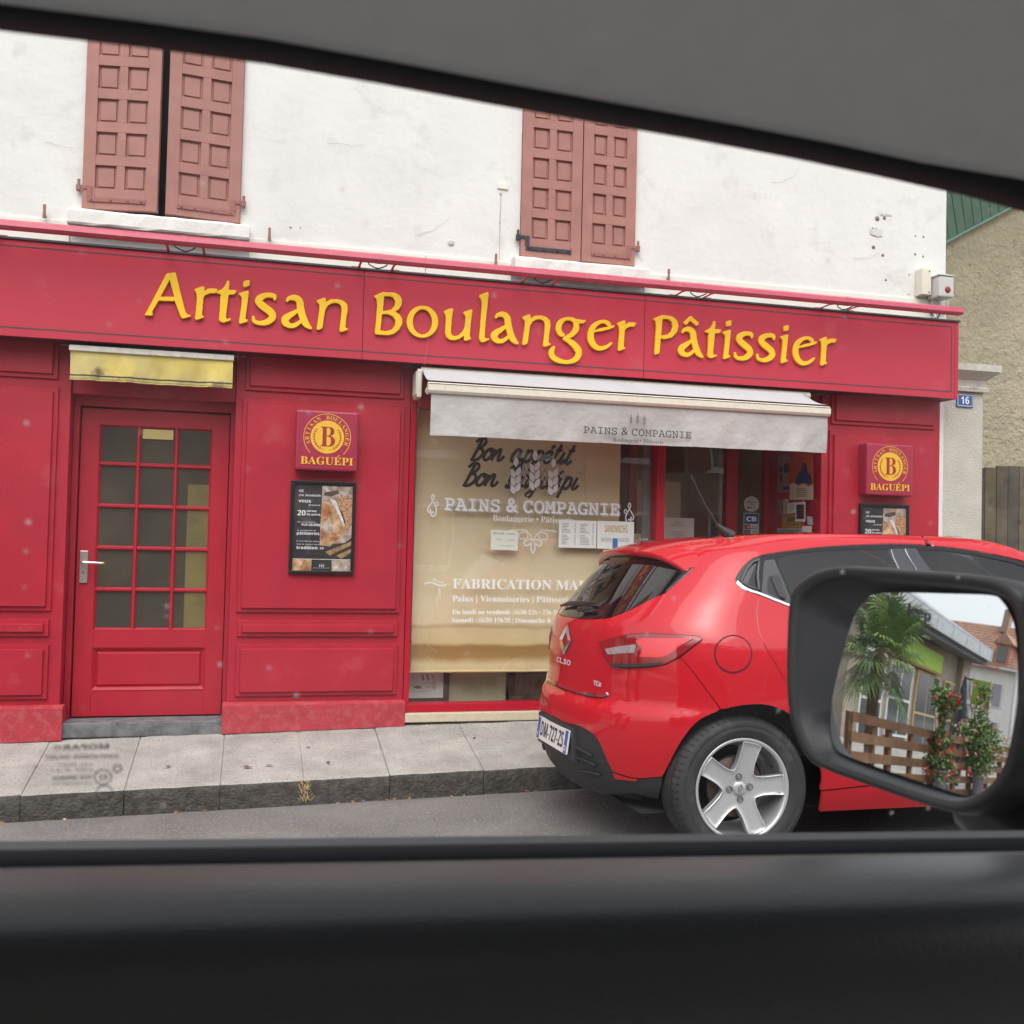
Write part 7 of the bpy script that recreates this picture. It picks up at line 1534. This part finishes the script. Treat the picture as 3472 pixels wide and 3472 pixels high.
MB().prism([(-14.594, .62, 2.52), (-14.594, .75, 2.44), (-14.594, .86, 2.2), (-14.594, .95, 2.05), (-14.594, .80, 2.12), (-14.594, .68, 2.3)], (.006, 0, 0)).build('chilli', mat('chilli red', (.6, .04, .02), .5), hg)
pa = thing('closed_parasol', 'closed dark blue parasol standing on the cafe terrace', 'parasol', (-9.6, -1.0, -.15))
MB().lathe([(.03, 0.0), (.20, .72), (.19, 1.1), (.15, 1.7), (.08, 2.2), (.02, 2.45)], (-9.6, -1.0, -.1), (0, 0, 1), (1, 0, 0), 14).build('canopy', mat('navy cloth', (.025, .032, .055), .85, var=.3, vscale=9), pa)
MB().tube([(-9.6, -1.0, -.15), (-9.6, -1.0, 2.45)], .02, 8).build('pole', mat('pole grey', (.5, .5, .5), .4, metal=.5), pa); MB().lathe([(.3, 0), (.3, .08), (.05, .12)], (-9.6, -1, -.16), (0, 0, 1), (1, 0, 0), 20).build('base', mat('parasol base', (.25, .25, .25), .8), pa)
lp = thing('street_pole', 'pale metal pole with cross arm beyond the cafe terrace', 'pole', (-12.5, -1.3, -.2))
MB().tube([(-12.5, -1.3, -.25), (-12.5, -1.3, 1.6), (-12.5, -1.3, 3.0)], [.07, .055, .045], 10).build('shaft', CWH, lp); bx('cross_arm', -12.53, -12.47, -1.75, -.7, 2.96, 3.02, CWH, lp)
fh = thing('tiled_house', 'white house with red brown tiled roof and dormer at the end of the street', 'house', (-32, 8, 0))
FWH = mat('far house white', (.82, .81, .78), .9, var=.05, vscale=1)
bx('wall', -40, -32, 2.5, 16, -1, 5.2, FWH, fh)
TIL = mat('clay tiles', (.40, .235, .165), .85, c2=(.33, .19, .135), vscale=2, var=.2)
for k in range(16):
    t0, t1 = k/16, (k+1)/16
    MB().prism([(-31.4-3.6*t0, 2.0, 5.1+3.6*t0+.05), (-31.4-3.6*t0, 16.5, 5.1+3.6*t0+.05), (-31.4-3.6*t1, 16.5, 5.1+3.6*t1), (-31.4-3.6*t1, 2.0, 5.1+3.6*t1)], (0, 0, .06)).build('tile_course', TIL, fh)
MB().prism([(-35, 2, 8.7), (-35, 16.5, 8.7), (-39, 16.5, 5.1), (-39, 2, 5.1)], (0, 0, .06)).build('roof', TIL, fh)
bx('chimney', -34.9, -34.2, 8.2, 8.8, 8.2, 9.9, mat('chimney brick', (.36, .25, .2), .9), fh)
dm_ = bx('dormer', -33.2, -31.7, 6.6, 7.8, 5.4, 7.0, mat('dormer wood', (.42, .2, .16), .8), fh); bx('dormer_window', -31.68, -31.64, 6.85, 7.55, 5.7, 6.7, CGLS, dm_); MB().prism([(-31.5, 6.3, 6.9), (-31.5, 7.2, 7.7), (-31.5, 8.1, 6.9)], (-2.2, 0, 0)).build('dormer_roof', TIL, dm_)
for y in (4.2, 6.8, 9.4, 12.0):
    for z in (-.1, 2.4):
        w1 = bx('window', -31.98, -31.92, y, y+1.05, z+.3, z+1.9, CWH, fh); bx('pane', -31.915, -31.90, y+.08, y+.97, z+.38, z+1.82, mat('mauve shutter', (.36, .33, .38), .7), w1)
bx('balcony', -31.9, -31.1, 9.0, 11.0, 2.45, 2.55, CWH, fh)
tree_g = random.Random(9)
# ground on the terrace and street edges
# ================================================================== houses across the street, seen only as reflections
def house(x0, x1, h, wallc, shutc, nwin, label, hz=2.7):
    t = thing('town_house', label, 'house', ((x0+x1)/2, -17.5, 0)); m = mat('facade '+label[:12], wallc, .9, var=.06, vscale=1.2)
    bx('wall', x0, x1, -25, -17.5, -.3, h, m, t); sh_ = mat('shutter '+label[:12], shutc, .7)
    MB().prism([(x0-.2, -17.1, h), (x1+.2, -17.1, h), (x1+.2, -20.5, h+2.2), (x0-.2, -20.5, h+2.2)], (0, 0, .08)).build('roof', TIL, t)
    for fl_ in range(int(h/hz)):
        for k in range(nwin):
            cx = x0+(x1-x0)*(k+.5)/nwin; z = fl_*hz+.9
            w1 = bx('window', cx-.5, cx+.5, -17.5, -17.44, z, z+1.5, CWH, t); bx('pane', cx-.42, cx+.42, -17.439, -17.43, z+.08, z+1.42, CGLS, w1)
            for s_ in (-1, 1): bx('shutter', cx+s_*.78-.25, cx+s_*.78+.25, -17.499, -17.44, z, z+1.5, sh_, t)
            bx('sill', cx-.6, cx+.6, -17.5, -17.38, z-.1, z-.01, CWH, t)
house(-17, -8.2, 7.6, (.30, .27, .21), (.30, .2, .14), 3, 'ochre town house with brown shutters across the street')
house(-8.1, .4, 8.6, (.44, .41, .34), (.50, .46, .36), 3, 'cream town house with pale louvred shutters across the street')
house(.5, 8.0, 7.4, (.26, .25, .23), (.18, .25, .28), 3, 'grey town house with slate blue shutters across the street')
house(8.1, 17, 8.2, (.34, .27, .21), (.34, .12, .1), 3, 'peach town house with dark red shutters across the street')
op = MB().add([(-60, -9, .08), (60, -9, .08), (60, -9, .2), (-60, -9, .2), (-60, -17.6, .3), (60, -17.6, .3)], [(0, 1, 2, 3), (3, 2, 5, 4)]).build('far_pavement', STONE); struct(op)
tn = MB().add([(-150, -150, -1.6), (150, -150, -1.6), (150, 150, -1.6), (-150, 150, -1.6)], [(0, 1, 2, 3)]).build('terrain', mat('earth', (.2, .18, .15), .95)); struct(tn)
